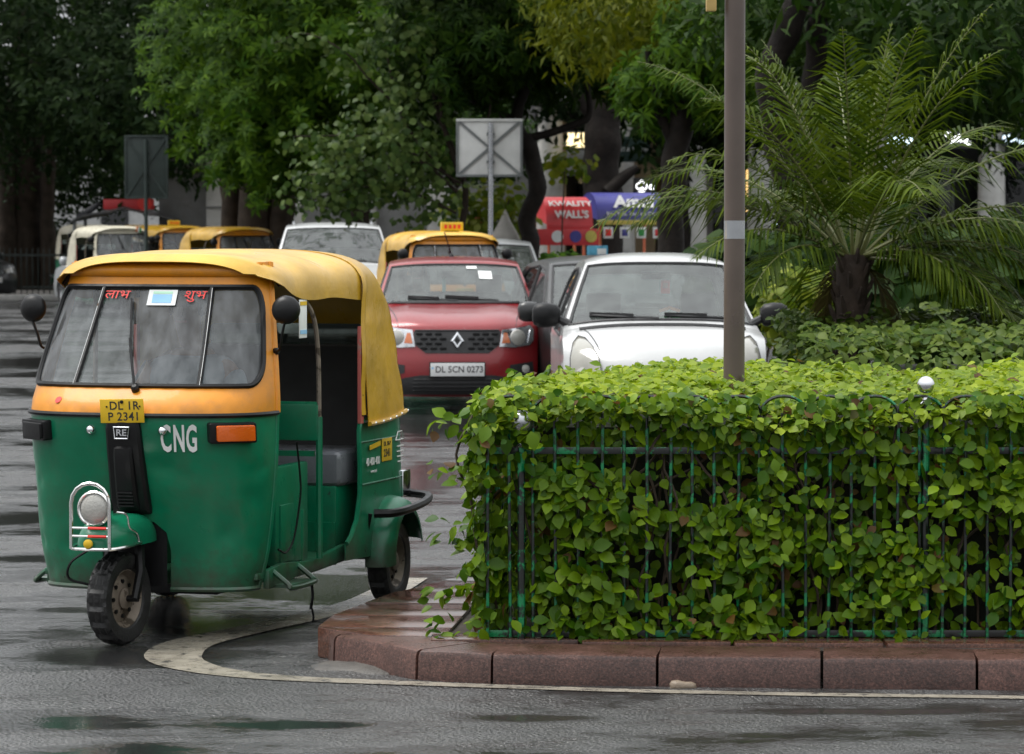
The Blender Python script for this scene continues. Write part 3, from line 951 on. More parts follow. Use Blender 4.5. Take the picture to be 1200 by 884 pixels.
    # indicators on both cheeks
    for d in (-50, 50):
        p, r_, u_, n_ = fs_frame(d, .925)
        hm = MB(); 
        fn = lambda a, b, e: p + r_ * a + u_ * b + n_ * (e - .02)
        hm.prism(rrect(-.108, -.045, .108, .045, .01), fn, .045)
        h = hm.build("indicator", M_BLACK, root, bevel=.005)
        lm = MB(); fn2 = lambda a, b, e: p + r_ * a + u_ * b + n_ * (e + .016)
        lm.prism(rrect(-.088 + .008, -.035, .098, .035, .008), fn2, .022)
        lm.build("indicator_lens", M_ORANGE if d > 0 else M_BLACK, h, bevel=.005)
    if full:
        p, r_, u_, n_ = fs_frame(-31, 1.06)
        m = MB(); m.lathe([(.017, 0), (.017, .0015), (.001, .0016)], 14, o=p, axis=n_); m.build("red_dot", M_RED, root)
        p, r_, u_, n_ = fs_frame(20.5, .905)
        q, qr, qu, qn = fs_frame(24, .905)
        for ch, dd in (("C", 14.2), ("N", 20.2), ("G", 26.4)):
            p, r_, u_, n_ = fs_frame(dd, .895)
            put_text(ch, .165, M_WHITE, root, p + n_ * .004, r_, u_, sx=.42, bold=.0045)
        # writing and stickers on the glass
        for s_, dd in (("लाभ", -15.5), ("शुभ", 17.5)):
            p, r_, u_, n_ = fs_frame(dd, 1.517)
            put_text(s_, .062, M_RED, root, p + n_ * .004, r_, u_, sx=1.2, shear=.1)
        p, r_, u_, n_ = fs_frame(2.5, 1.506)
        m = MB(); m.prism(rrect(-.068, -.04, .068, .04, .003), lambda a, b, e: p + r_ * a + u_ * b + n_ * (e + .002), .001); st = m.build("permit_sticker", M_PAPER, root)
        m = MB(); m.prism(rrect(-.046, -.028, .046, .016, .002), lambda a, b, e: p + r_ * a + u_ * b + n_ * (e + .0035), .0008); m.build("sticker_print", M_PAPERB, st)
        m = MB(); m.prism(rrect(-.046, .019, .046, .031, .002), lambda a, b, e: p + r_ * a + u_ * b + n_ * (e + .0035), .0008); m.build("sticker_print", M_PAPERG, st)
    # ---- mirrors
    for sg in (-1, 1):
        base = FS(.75 * sg, 1.27) + Vector((0, .005 * sg, 0))
        mp = Vector((-.47, .60 * sg + (.005 if sg > 0 else -.01), 1.455))
        m = MB(); m.tube(spline([base, base + Vector((.035, .035 * sg, .01)), base + Vector((.05, .05 * sg, .07)), mp + Vector((.01, 0, -.05))], 6), .0065, 6)
        m.lathe([(.014, -.005), (.016, .012), (.01, .02)], 10, o=base, axis=(.3, sg, 0))
        st = m.build("mirror", M_BLACK, root)
        m = MB(); m.lathe([(.005, .034), (.035, .030), (.056, .016), (.064, 0), (.064, -.012), (.058, -.018), (.002, -.018)], 24, o=mp, axis=(1, .12 * sg, .05))
        m.build("mirror_head", M_BLACK, st)
    # ---- front wheel, fork and mudguard
    make_wheel(root, (0, 0, .203), .203, .105, side=1, steer=R(-9))
    m = MB()
    for sg in (-1, 1):
        m.tube([(0, .075 * sg, .203), (-.04, .085 * sg, .32), (-.10, .05 * sg, .48)], [.02, .022, .025], 8)
    m.tube([(0, -.09, .203), (0, .09, .203)], .014, 8)
    m.tube([(-.07, -.075, .20), (-.10, -.075, .42)], .03, 10)
    m.build("front_fork", M_BLACK, root)
    gm = []
    for k in range(11):
        t = math.pi / 2 * k / 10
        hz = .445 + .125 * math.sin(t) ** .9
        row = []
        for j in range(28):
            a = 2 * math.pi * j / 28
            cx, sx_ = math.cos(a), math.sin(a)
            rx = (.285 if cx > 0 else .30) * max(.02, math.cos(t)) ** .55
            row.append(Vector((.02 + rx * math.copysign(abs(cx) ** .8, cx), .125 * max(.02, math.cos(t)) ** .6 * math.copysign(abs(sx_) ** .8, sx_), hz)))
        gm.append(row)
    m = MB(); m.grid(gm, closed=True); m.build("mudguard", M_GRN, root, smooth=60, solid=.004)
    # mudguard trim rod and guard hoop round the lamp
    m = MB()
    m.tube(spline([(.05, .125, .455), (.2, .125, .45), (.30, .09, .445), (.325, 0, .445), (.30, -.09, .445), (.2, -.125, .45), (.05, -.125, .455)], 6), .0075, 6)
    hp = [Vector((.315, -.088, .445)), Vector((.315, -.088, .62))]
    for k in range(9):
        a = math.pi - math.pi * k / 8
        hp.append(Vector((.315, .088 * math.cos(a), .64 + .088 * math.sin(a))))
    hp += [Vector((.315, .088, .62)), Vector((.315, .088, .445))]
    m.tube(hp, .0085, 7)
    for z in (.50, .535): m.tube([(.315, -.088, z), (.315, .088, z)], .0055, 6)
    m.tube(spline([(.24, .09, .60), (.19, .115, .585), (.17, .12, .53), (.10, .125, .50), (.07, .125, .455)], 5), .005, 6)
    m.build("lamp_guard", M_CHROME, root)
    for z in (.50, .535):
        m = MB(); m.tube([(.316, -.01, z), (.316, .075, z)], .0068, 6); m.build("red_tape", M_RED, root)
    m = MB(); m.lathe([(.02, 0), (.02, .012), (.011, .016), (.001, .016)], 12, o=(.322, -.005, .468), axis=(1, 0, 0)); m.build("guard_medal", M_PLATEY, root)
    m = MB(); m.lathe([(.02, -.10), (.045, -.085), (.068, -.04), (.076, 0), (.078, .012), (.070, .02), (.064, .014)], 28, o=(.262, 0, .615), axis=(1, 0, .04), cap=False)
    m.tube([(.22, 0, .56), (.20, 0, .50)], .02, 8)
    hl = m.build("headlamp", M_CHROME, root, smooth=40)
    m = MB(); m.lathe([(.066, .010), (.055, .020), (.03, .026), (.001, .028)], 28, o=(.262, 0, .615), axis=(1, 0, .04), cap=False); m.build("headlamp_lens", M_LENSGREY, hl)
    # cable loop, splash flap and axle end seen beside the wheel
    m = MB(); m.tube(spline([(.03, -.12, .42), (.06, -.20, .36), (.05, -.215, .29), (.01, -.14, .26)], 6), .006, 6); m.build("brake_cable", M_BLACK, root)
    m = MB(); m.grid([[Vector((-.19, y, z)) for y in np.linspace(-.15, .15, 6)] for z in (.53, .4, .24)]); m.build("splash_panel", M_BLACK, root)
    # ---- floor, sills, step
    m = MB(); m.box((-1.22, 0, .275), (1.72, 1.02, .03)); m.box((-.62, 0, .26), (.55, .95, .05)); m.build("floor", M_GRN, root, bevel=.006)
    m = MB(); m.box((-1.3, 0, .22), (1.5, .5, .10)); m.tube([(-2.0, -.5, .24), (-2.0, .5, .24)], .035, 8); m.box((-1.85, 0, .30), (.55, .62, .18)); m.build("chassis", M_BLACK, root, bevel=.01)
    for sg in (-1, 1):
        m = MB()
        m.prism([(-.44, .215), (-.44, .30), (-.62, .315), (-.80, .305), (-1.0, .29), (-1.5, .33), (-1.5, .25), (-1.05, .235), (-.78, .235), (-.6, .215)], lambda a, b, e: Vector((a, sg * (.505 + e), b)), .03)
        m.build("sill", M_GRN, root, bevel=.006)
        m = MB()
        m.tube(spline([(-.50, .53 * sg, .29), (-.50, .60 * sg, .235), (-.52, .615 * sg, .215), (-.80, .615 * sg, .215), (-.82, .60 * sg, .235), (-.82, .53 * sg, .29)], 5), .012, 6)
        m.box((-.66, .56 * sg, .222), (.30, .11, .014))
        m.build("step", M_GRN, root, bevel=.003)
    # ---- driver's seat box, partition and its stanchions
    m = MB(); m.box((-.985, 0, .40), (.05, 1.0, .26)); m.build("bulkhead", M_GRN, root, bevel=.008)
    for sg in (-1, 1):
        m = MB(); m.box((-.845, .475 * sg, .52), (.43, .045, .45)); bx = m.build("seat_box_side", M_GRN, root, bevel=.012)
        m = MB(); m.box((-.76, .500 * sg, .44), (.17, .012, .26)); m.build("pressed_panel", M_GRN, bx, bevel=.006)
    m = MB(); m.box((-.85, 0, .47), (.26, .9, .36)); m.build("seat_box", M_GRN, root, bevel=.012)
    m = MB(); m.box((-.84, 0, .70), (.40, .62, .10)); m.build("driver_seat", M_GREYVINYL, root, bevel=.03, seg=3)
    for sg in (-1, 1):
        m = MB(); m.box((-1.045, .375 * sg, .925), (.025, .36, .17)); m.build("partition_panel", M_GRN, root, bevel=.01)
        m = MB(); m.tube([(-1.05, .555 * sg, .30), (-1.05, .555 * sg, .95)], .016, 8); m.build("lower_stanchion", M_GRN, root)
        m = MB(); m.tube(spline([(-1.05, .555 * sg, .95), (-1.05, .55 * sg, 1.25), (-1.02, .535 * sg, 1.42), (-.93, .50 * sg, 1.52)], 6), .0115, 8); m.build("stanchion", M_RIM, root)
    m = MB(); m.box((-1.055, 0, .78), (.02, 1.06, .025)); m.tube([(-1.05, -.55, 1.01), (-1.05, .55, 1.01)], .011, 6); m.build("grab_rail", M_GRN, root)
    m = MB(); m.box((-1.0, 0, .92), (.09, .46, .26)); m.build("driver_backrest", M_GREYVINYL, root, bevel=.03, seg=3)
    # steering
    m = MB(); m.tube([(-.20, 0, .55), (-.40, 0, 1.0)], .025, 8); m.tube(spline([(-.47, -.33, 1.02), (-.42, -.2, 1.04), (-.40, 0, 1.03), (-.42, .2, 1.04), (-.47, .33, 1.02)], 5), .013, 8); m.box((-.36, 0, 1.05), (.10, .16, .08)); m.build("handlebar", M_BLACK, root)
    # ---- passenger bench and inner lining
    m = MB(); m.box((-1.72, 0, .68), (.50, 1.02, .17)); sb = m.build("bench_seat", M_GREYVINYL, root, bevel=.04, seg=3)
    m = MB(); m.box((-1.70, 0, .45), (.46, .98, .30)); m.build("bench_base", M_GRN, root, bevel=.01)
    m = MB(); m.box((-1.99, 0, .98), (.09, 1.0, .54), (0, R(-12), 0)); m.build("bench_backrest", M_DARKIN, root, bevel=.03, seg=3)
    m = MB(); m.box((-1.46, .0, .33), (.02, .98, .20)); m.build("bench_apron", M_GRN, root)
    # ---- rear quarter panels
    for sg in (-1, 1):
        arc = [(-2.0 + .235 * math.cos(R(a)), .215 + .235 * math.sin(R(a))) for a in range(10, 175, 11)]
        q = [(-1.36, .26), (-1.70, .25)] + arc + [(-2.30, .30), (-2.33, .60), (-2.31, .93), (-1.66, .90), (-1.60, .90), (-1.575, .86), (-1.57, .70), (-1.555, .56), (-1.50, .44), (-1.42, .37), (-1.36, .34)]
        V, T, wh_ = patch2d(resample(q, .05), [], .06)
        fy = lambda x, z: sg * (.575 - .035 * max(0, (z - .5)) - .05 * max(0, (-2.1 - x) / .25) ** 2)
        m = MB(); m.add([Vector((a, fy(a, b), b)) for a, b in V], T)
        qp = m.build("rear_quarter_panel", M_GRN, root, smooth=50, solid=.006)
        m = MB(); m.tube([Vector((a, fy(a, b) + .004 * sg, b)) for a, b in [(-2.31, .93), (-1.66, .90), (-1.60, .90), (-1.575, .86), (-1.57, .70), (-1.555, .56), (-1.50, .44), (-1.42, .37), (-1.36, .34)]], .012, 6); m.build("panel_rim", M_GRN, qp)
        for z in (.80, .60):
            m = MB(); m.tube([Vector((x, fy(x, z) + .003 * sg, z)) for x in np.linspace(-1.60, -2.26, 8)], .004, 5); m.build("pressed_crease", M_GRN, qp)
        # bulging mudguard over the rear wheel
        rows = []
        for k in range(13):
            a = R(-8 + 175 * k / 12)
            row = []
            for j in range(8):
                t = j / 7
                rr_ = .275 - .07 * t ** 2.4
                row.append(Vector((-2.0 + rr_ * math.cos(a), sg * (.545 + .135 * math.sin(t * math.pi / 2)), .235 + rr_ * math.sin(a) * 1.05)))
            rows.append(row)
        m = MB(); m.grid(rows); m.build("rear_mudguard", M_GRN, root, smooth=60, solid=.004)
        # tube bumper bar over the mudguard
        m = MB(); m.tube(spline([(-1.70, .60 * sg, .455), (-1.76, .70 * sg, .46), (-2.05, .725 * sg, .48), (-2.27, .69 * sg, .50), (-2.36, .58 * sg, .505)], 6), .021, 8)
        m.tube([(-1.70, .58 * sg, .455), (-1.70, .56 * sg, .36)], .012, 6)
        m.build("side_bumper", M_BLACK, root)
        make_wheel(root, (-2.0, .575 * sg, .203), .203, .105, side=sg)
        m = MB(); m.lathe([(.05, 0), (.05, .05), (.03, .06), (.001, .06)], 12, o=(-2.36, .50 * sg, .56), axis=(-1, 0, 0)); m.box((-2.30, .50 * sg, .56), (.12, .14, .13)); m.build("tail_lamp", M_SILVER, root, bevel=.008)
    m = MB(); m.tube(spline([(-2.36, -.58, .505), (-2.41, -.3, .505), (-2.41, .3, .505), (-2.36, .58, .505)], 5), .021, 8); m.box((-2.36, .25, .40), (.16, .06, .05)); m.box((-2.36, -.25, .40), (.16, .06, .05)); m.build("rear_bumper", M_BLACK, root)
    m = MB(); m.add([(-2.31, y, z) for z in (.30, .93) for y in (-.53, .53)], [(0, 1, 3, 2)]); m.build("tailgate", M_GRN, root)
    # mud flap chain under the step
    # ---- canvas hood: roof, sides, sloping back with a clear window
    NX = 34
    def sec(t):
        """station t 0..1 along the hood -> (crown z, shoulder half width, x at crown, x slope, hem z)"""
        return t
    stations = []
    st_tab = [(-.50, 1.668, .47, 1.605), (-.53, 1.695, .515, 1.59), (-.60, 1.705, .535, 1.565), (-.75, 1.708, .545, 1.515), (-1.0, 1.716, .555, 1.49), (-1.25, 1.712, .56, 1.488), (-1.50, 1.716, .565, 1.485), (-1.61, 1.714, .567, 1.48)]
    def section(x, zc, w, hem, xb=None, n=22, zr=.20):
        """half section from crown to hem, then mirrored; xb: x at the foot when the station leans"""
        pts = []
        zs = zc - zr
        for k in range(n + 1):
            a = math.pi / 2 * k / n
            pts.append((w * math.sin(a) ** .62, zs + (zc - zs) * math.cos(a) ** .62))
        ext = 8
        out = [q for q in pts if q[1] >= hem]
        last = out[-1]
        for k in range(1, ext + 1):
            z = last[1] + (hem - last[1]) * k / ext
            out.append((w * (1 + (.03 if xb is not None else 0) * k / ext), z))
        return out
    def lerp_tab(tab, x):
        return [smooth_interp([(-r_[0], r_[i]) for r_ in tab], -x) for i in (1, 2, 3)]
    rows_top = []
    NS = 29
    def fullrow(half, xf):
        zc = half[0][1]
        L = [Vector((xf(z), y, z)) for y, z in half]
        Rr = [Vector((xf(z), -y, z)) for y, z in half[1:]][::-1]
        return Rr + L
    def even(half, n=NS):
        d = [0]
        for i in range(1, len(half)): d.append(d[-1] + math.hypot(half[i][0] - half[i - 1][0], half[i][1] - half[i - 1][1]))
        return [(float(np.interp(u, d, [h[0] for h in half])), float(np.interp(u, d, [h[1] for h in half]))) for u in np.linspace(0, d[-1], n)]
    for x in np.linspace(-.50, -1.61, 26):
        zc, w, hem = lerp_tab(st_tab, x)
        sag = .010 * math.sin((x + .6) / .45 * math.pi) ** 2 if x < -.6 else 0
        hv = hem + .006 * math.sin(x * 9) if x < -.62 else hem
        fwd = .16 if x > -.51 else 0
        half = even(section(x, zc - sag, w, hv))
        # the front lip is bowed forward in the middle
        bow = max(0, 1 - (-.50 - x) / .35)
        row = fullrow(half, lambda z: x)
        for v in row: v.x += .085 * bow * (1 - (abs(v.y) / .55) ** 2)
        rows_top.append(row)
    m = MB(); m.grid(rows_top)
    canv = m.build("canvas_hood", M_CANVAS, root, smooth=60, solid=.004)
    # rear part hangs down to the panel
    rows_r = []
    def lean(zb):
        return lambda f: f
    for k, u in enumerate(np.linspace(0, 1, 12)):
        xt = -1.605 - .40 * u ** .9; xbm = -1.635 - .655 * u
        zc = 1.715 - .012 * u - .11 * max(0, u - .55) ** 1.5 * 3
        w = .568 - .03 * u ** 2
        half = even(section(0, zc, w, .875 + .03 * u ** 2, xb=1, zr=.20 + .05 * u), NS + 8)
        half = [(y * (1 + .02 * max(0, (1.4 - z))), z) for y, z in half]
        def xf(z, xt=xt, xbm=xbm): 
            q = min(1, max(0, (1.70 - z) / .80)); return xt + (xbm - xt) * q ** .85
        row = fullrow(half, xf)
        for v in row:
            if v.z < 1.4: v.y += math.copysign(.008 * math.sin(v.x * 31 + v.z * 5), v.y)
        rows_r.append(row)
    m = MB(); m.grid(rows_r); m.build("canvas_back_sides", M_CANVAS, canv, smooth=60, solid=.004)
    # back sheet with window
    lastr = rows_r[-1]; nL = len(lastr) // 2
    zz = [v.z for v in lastr[nL:]]; yy = [v.y for v in lastr[nL:]]; xx = [v.x for v in lastr[nL:]]
    outl = [(v.y, v.z) for v in lastr]
    win = resample(rrect(-.42, 1.215, .42, 1.345, .04), .04)
    V, T, whh = patch2d(outl, [win], .08)
    xb_ = lambda y, z: float(np.interp(z, zz[::-1], xx[::-1])) - .03 * (1 - (y / .6) ** 2) * min(1, max(0, (1.69 - z) / .3))
    m = MB(); m.add([Vector((xb_(a, b), a, b)) for a, b in V], [t for t, h in zip(T, whh) if h < 0]); m.build("canvas_back", M_CANVAS, canv, smooth=60)
    m = MB(); m.add([Vector((xb_(a, b), a, b)) for a, b in V], [t for t, h in zip(T, whh) if h == 0]); m.build("rear_window", M_CLEARPL, canv, smooth=60)
    for sg in (-1, 1):
        # folded canvas band over the hoop, reddish edge strip, hem with studs
        bandp = []
        for z in np.linspace(.93, 1.66, 20):
            y = .567 + .012 if z < 1.5 else (.567 + .012) * (1 - ((z - 1.5) / .215) ** 3 * .35)
            bandp.append(Vector((-1.635 - .02 * math.sin(z * 4), sg * (y + .004 * math.sin(z * 17)), z)))
        rows = [[p + Vector((.035, 0, 0)), p + Vector((.012, .009 * sg, 0)), p + Vector((-.012, .006 * sg, 0)), p + Vector((-.035, .0, 0))] for p in bandp]
        m = MB(); m.grid(rows); m.build("hood_band", M_CANVAS, canv, smooth=60)
        m = MB(); m.box((-1.600, .568 * sg, 1.12), (.042, .018, .46)); es = m.build("edge_strip", M_PINK, canv, bevel=.003)
        m = MB()
        for z in np.linspace(.93, 1.31, 5): m.lathe([(.006, 0), (.005, .004), (.001, .005)], 6, o=(-1.60, .577 * sg, z), axis=(0, sg, 0))
        tag(m.build("rivets", M_BLACK, es), kind="stuff")
        hem = [r_[-1 if sg > 0 else 0] for r_ in rows_r]
        m = MB(); m.tube([p + Vector((0, .006 * sg, .012)) for p in hem], .011, 6); hm_ = m.build("hood_hem", M_CANVAS, canv)
        m = MB()
        for p in hem[1::2]: m.lathe([(.007, 0), (.005, .005), (.001, .006)], 8, o=p + Vector((0, .015 * sg, .013)), axis=(0, sg, .1))
        tag(m.build("hood_studs", M_SILVER, hm_), kind="stuff")
    # hoops under the canvas
    for x in (-.62, -1.06, -1.58):
        zc, w, hem = lerp_tab(st_tab, x)
        half = even(section(x, zc - .022, w - .014, hem), 14)
        m = MB(); m.tube(fullrow(half, lambda z: x), .010, 6); m.build("roof_hoop", M_BLACK, root)
    if full:
        # hanging permit card in the door opening, lettering on the rear quarter
        m = MB(); m.box((-.86, .545, 1.405), (.10, .004, .175)); cd = m.build("permit_card", M_PAPER, root, bevel=.002)
        m = MB(); m.box((-.86, .5485, 1.475), (.085, .002, .018)); m.build("card_print", M_PLATEY, cd)
        m = MB(); m.box((-.86, .5485, 1.345), (.085, .002, .018)); m.build("card_print", M_PAPERB, cd)
        m = MB(); m.tube([(-.86, .545, 1.49), (-.86, .545, 1.53)], .003, 5); m.build("card_string", M_BLACK, cd)
        qn = Vector((0, 1, 0)); rt = Vector((-1, 0, 0)); up = (0, 0, 1)
        m = MB(); m.box((-1.98, .5715, .745), (.15, .003, .11)); lb = m.build("registration_label", M_PLATEY, root, bevel=.001)
        put_text("DL 1R-P", .030, M_BLK, lb, (-1.98, .5735, .773), rt, up, bold=.0006)
        put_text("2341", .052, M_BLK, lb, (-1.98, .5735, .728), rt, up, bold=.001)
        m = MB(); m.box((-1.79, .576, .775), (.16, .003, .022), (0, R(5), 0)); m.build("registration_label", M_PLATEY, root)
        put_text("40 400 400", .052, M_WHITE, root, (-1.755, .5775, .700), rt, up, bold=.001, sx=.85)
        put_text("www.taxi", .024, M_WHITE, root, (-1.76, .5795, .655), rt, up)
        m = MB(); m.tube([(-2.12, .570, .78), (-2.16, .568, .82), (-2.24, .562, .82), (-2.27, .560, .78), (-2.12, .570, .78)], .003, 5); m.build("outline_print", M_WHITE, root)
        for z in (.75, .725, .70, .675):
            m = MB(); m.box((-2.2, .5675, z), (.10 - .02 * (z < .7), .003, .006)); m.build("outline_print", M_WHITE, root)
        m = MB(); m.tube(spline([(-.80, .535, .85), (-.83, .54, .70), (-.82, .545, .60), (-.75, .54, .42), (-.66, .535, .36), (-.57, .53, .38)], 6), .005, 6); m.build("loose_cable", M_BLACK, root)
        m = MB(); m.tube(spline([(-.81, .60, .22), (-.815, .605, .15), (-.80, .60, .09)], 5), .007, 6); m.tube(spline([(-.80, .60, .12), (-.81, .61, .06), (-.83, .60, .03)], 5), .005, 6); m.build("static_strap", M_BLACK, root)
    return root

RICK = make_rickshaw(True)
TH = R(16.5)
RICK.location = (-1.715, 15.96, 0); RICK.rotation_euler = (0, 0, -(math.pi / 2 + TH))
tag(RICK, "large green and yellow auto rickshaw with CNG lettering, turning round the hedge", "auto rickshaw", "auto rickshaws on the road")
# ================================================================== cars
def cr_table(rows, sub):
    """dense Catmull-Rom over rows of numbers"""
    A = [np.array(r_, float) for r_ in rows]
    ext = [2 * A[0] - A[1]] + A + [2 * A[-1] - A[-2]]
    out, key = [], []
    for i in range(1, len(ext) - 2):
        p0, p1, p2, p3 = ext[i - 1:i + 3]
        key.append(len(out))
        for k in range(sub):
            t = k / sub
            out.append(.5 * (2 * p1 + (p2 - p0) * t + (2 * p0 - 5 * p1 + 4 * p2 - p3) * t * t + (3 * p1 - p0 - 3 * p2 + p3) * t ** 3))
    key.append(len(out)); out.append(A[-1])
    return out, key

M_TRIM = pm("rough_black_trim", (0.02, 0.02, 0.021), 0.55, bump=0.3, bscale=70)
M_SEAT = pm("seat_cloth", (0.05, 0.05, 0.052), 0.85)
M_DASH = pm("dashboard", (0.10, 0.10, 0.10), 0.6)
M_HEADREST = pm("grey_seat_cloth", (0.10, 0.10, 0.11), 0.85)
M_LAMPSHELL = pm("lamp_reflector", (0.55, 0.56, 0.58), 0.15, metal=0.9, var=0.2, vscale=20)
M_LAMPCLEAR = pm("hazed_lamp_lens", (0.30, 0.29, 0.25), 0.12, coat=1.0, var=0.15, bump=0.1, bscale=30)
M_LAMPAMB = pm("lamp_amber", (0.60, 0.16, 0.05), 0.2, coat=1.0)
M_ALLOY = pm("wheel_silver", (0.35, 0.35, 0.36), 0.35, metal=0.7)

class Car:
    def __init__(c, name, spec, paint, label, cat="car", group="cars in the traffic queue"):
        c.root = empty(name, label=label, cat=cat, group=group)
        c.spec = spec
        L, w0, belt, roof = spec["L"], spec["w"], spec["belt"], spec["roof"]
        c.L, c.w0, c.belt, c.roof = L, w0, belt, roof
        rows, key = cr_table(spec["prof"], 5)
        c.key = key
        iw0, iw1 = key[spec["ws"][0]], key[spec["ws"][1]]
        ir0, ir1 = key[spec["rw"][0]], key[spec["rw"][1]]
        cols = [-1, -.975, -.945, -.86, -.75, -.6, -.45, -.3, -.15, 0, .15, .3, .45, .6, .75, .86, .945, .975, 1]
        grid = []
        c.edge = []
        for r_ in rows:
            x, z, edx, edz = r_[:4]
            xe, ze = x - edx, z - edz
            We = c.W(xe, ze)
            c.edge.append((xe, ze))
            pw, qw = spec.get("pw", 2.8), spec.get("qw", 3.2)
            crease = r_[4] if len(r_) > 4 else 0
            row = []
            for s in cols:
                a = abs(s)
                row.append(Vector((x - edx * a ** pw, s * We, z - edz * a ** qw + crease * math.exp(-((a - .55) / .12) ** 2))))
            grid.append(row)
        c.grid = grid
        body, wsm, rwm = MB(), MB(), MB()
        nC = len(cols)
        flat = [p for r_ in grid for p in r_]
        for i in range(len(grid) - 1):
            for j in range(nC - 1):
                q = (i * nC + j, i * nC + j + 1, (i + 1) * nC + j + 1, (i + 1) * nC + j)
                if iw0 <= i < iw1 and 2 <= j < nC - 3: wsm.f.append(q)
                elif ir0 <= i < ir1 and 2 <= j < nC - 3: rwm.f.append(q)
                else: body.f.append(q)
        body.v = [v.copy() for v in flat]; wsm.v = [v.copy() for v in flat]; rwm.v = [v.copy() for v in flat]
        # sides
        top = [e for e in c.edge]
        bot = []
        zs = spec.get("sill", .2); ar = spec["wr"] * 1.17
        xr, xf = spec["ax"][1], spec["ax"][0]
        for xc in (xr, xf):
            bot.append((xc - ar - .02, zs))
            for k in range(13):
                a = math.pi - math.pi * k / 12
                bot.append((xc + ar * math.cos(a), max(zs, spec["wr"] + ar * math.sin(a))))
            bot.append((xc + ar + .02, zs))
        out_l = [top[0]]
        for p in top[1:] + bot:
            if (Vector(p) - Vector(out_l[-1])).length > .012: out_l.append(p)
        V, T, where = patch2d(out_l, [resample(h, .08) for h in spec["side_windows"]], .12)
        sw = [MB() for _ in spec["side_windows"]]
        for sg in (-1, 1):
            pts = [Vector((a, sg * c.W(a, b), b)) for a, b in V]
            body.add(pts, [t for t, h in zip(T, where) if h < 0])
            for k in range(len(sw)):
                m = MB(); m.add(pts, [t for t, h in zip(T, where) if h == k]); c._clean(m)
                o = m.build("side_window", M_GLASS_D, c.root, smooth=50)
        c._clean(wsm); c._clean(rwm)
        c.body = body.build("body", paint, c.root, smooth=spec.get("sm", 42), merge=.006)
        c.ws = wsm.build("windscreen", spec.get("glass", M_GLASS), c.root, smooth=60)
        c.rw = rwm.build("rear_window", M_GLASS_D, c.root, smooth=60)
        # gasket
        ring = [grid[i][2] for i in range(iw0, iw1 + 1)] + [grid[iw1][j] for j in range(3, nC - 2)] + [grid[i][nC - 3] for i in range(iw1 - 1, iw0 - 1, -1)] + [grid[iw0][j] for j in range(nC - 4, 2, -1)]
        m = MB(); m.tube(ring, .014, 5, closed=True); m.build("windscreen_seal", M_TRIM, c.ws)
        for h in spec["side_windows"]:
            for sg in (-1, 1):
                m = MB(); m.tube([Vector((a, sg * (c.W(a, b) + .002), b)) for a, b in resample(h, .1)], .012, 5, closed=True); m.build("window_seal", M_TRIM, c.root)
        # front surface for lamps and grille
        dg = bpy.context.evaluated_depsgraph_get()
        bm = bmesh.new(); bm.from_mesh(c.body.data); bmw = c.ws.data
        bm.from_mesh(bmw); c.bvh = BVHTree.FromBMesh(bm); bm.free()
        # underbody, wheels
        m = MB(); m.box((-L / 2, 0, zs + .09), (L * .88, w0 * 1.5, .14)); m.build("underbody", M_TRIM, c.root)
        for xa in spec["ax"]:
            for sg in (-1, 1):
                make_wheel(c.root, (xa, sg * (w0 - spec["tw"] * .55), spec["wr"]), spec["wr"], spec["tw"], side=sg, rim_mat=M_ALLOY, holes=5, lugs=False)
        c.interior()
    def _clean(c, m):
        used = sorted({i for f in m.f for i in f}); mp = {k: i for i, k in enumerate(used)}
        m.v = [m.v[k] for k in used]; m.f = [tuple(mp[i] for i in f) for f in m.f]
    def W(c, x, z):
        sp = c.spec; w = c.w0
        f = min(1, max(0, (x + sp.get("fl", .8)) / sp.get("fl", .8)))
        r_ = min(1, max(0, (-x - (c.L - .7)) / .7))
        w *= 1 - sp.get("ft", .09) * f ** 2 - .07 * r_ ** 2
        if z > c.belt: w -= sp["tumble"] * ((z - c.belt) / (c.roof - c.belt)) ** 1.15
        if z < .40: w -= .035 * (.40 - z) / .2
        w -= .012 * max(0, 1 - abs(z - (c.belt - .05)) / .06) * 0
        return w
    def hit(c, y, z, x0=3.0):
        r_ = c.bvh.ray_cast(Vector((x0, y, z)), Vector((-1, 0, 0)))
        return r_[0].x if r_[0] is not None else None
    def decal(c, name, poly, mat, off=.006, depth=.03, parent=None, step=.05, res=.05, bulge=0.0):
        """a piece that follows the front surface, standing `off` proud of it"""
        out = resample(poly, res)
        V, T, w = patch2d(out, [], step)
        m = MB(); pts = []
        cx = sum(p[0] for p in out) / len(out); cz = sum(p[1] for p in out) / len(out)
        rad = max(math.hypot(p[0] - cx, p[1] - cz) for p in out)
        last = 0
        for a, b in V:
            x = c.hit(a, b)
            if x is None: x = last
            last = x
            pts.append(Vector((x + off + bulge * max(0, 1 - (math.hypot(a - cx, b - cz) / rad) ** 2), a, b)))
        m.add(pts, T)
        n = len(out)
        m.add([p.copy() for p in pts[:n]] + [p - Vector((depth, 0, 0)) for p in pts[:n]], [(i, (i + 1) % n, n + (i + 1) % n, n + i) for i in range(n)])
        return m.build(name, mat, parent or c.root, smooth=40, merge=.0005)
    def mir(c, poly):
        return [(-a, b) for a, b in poly]
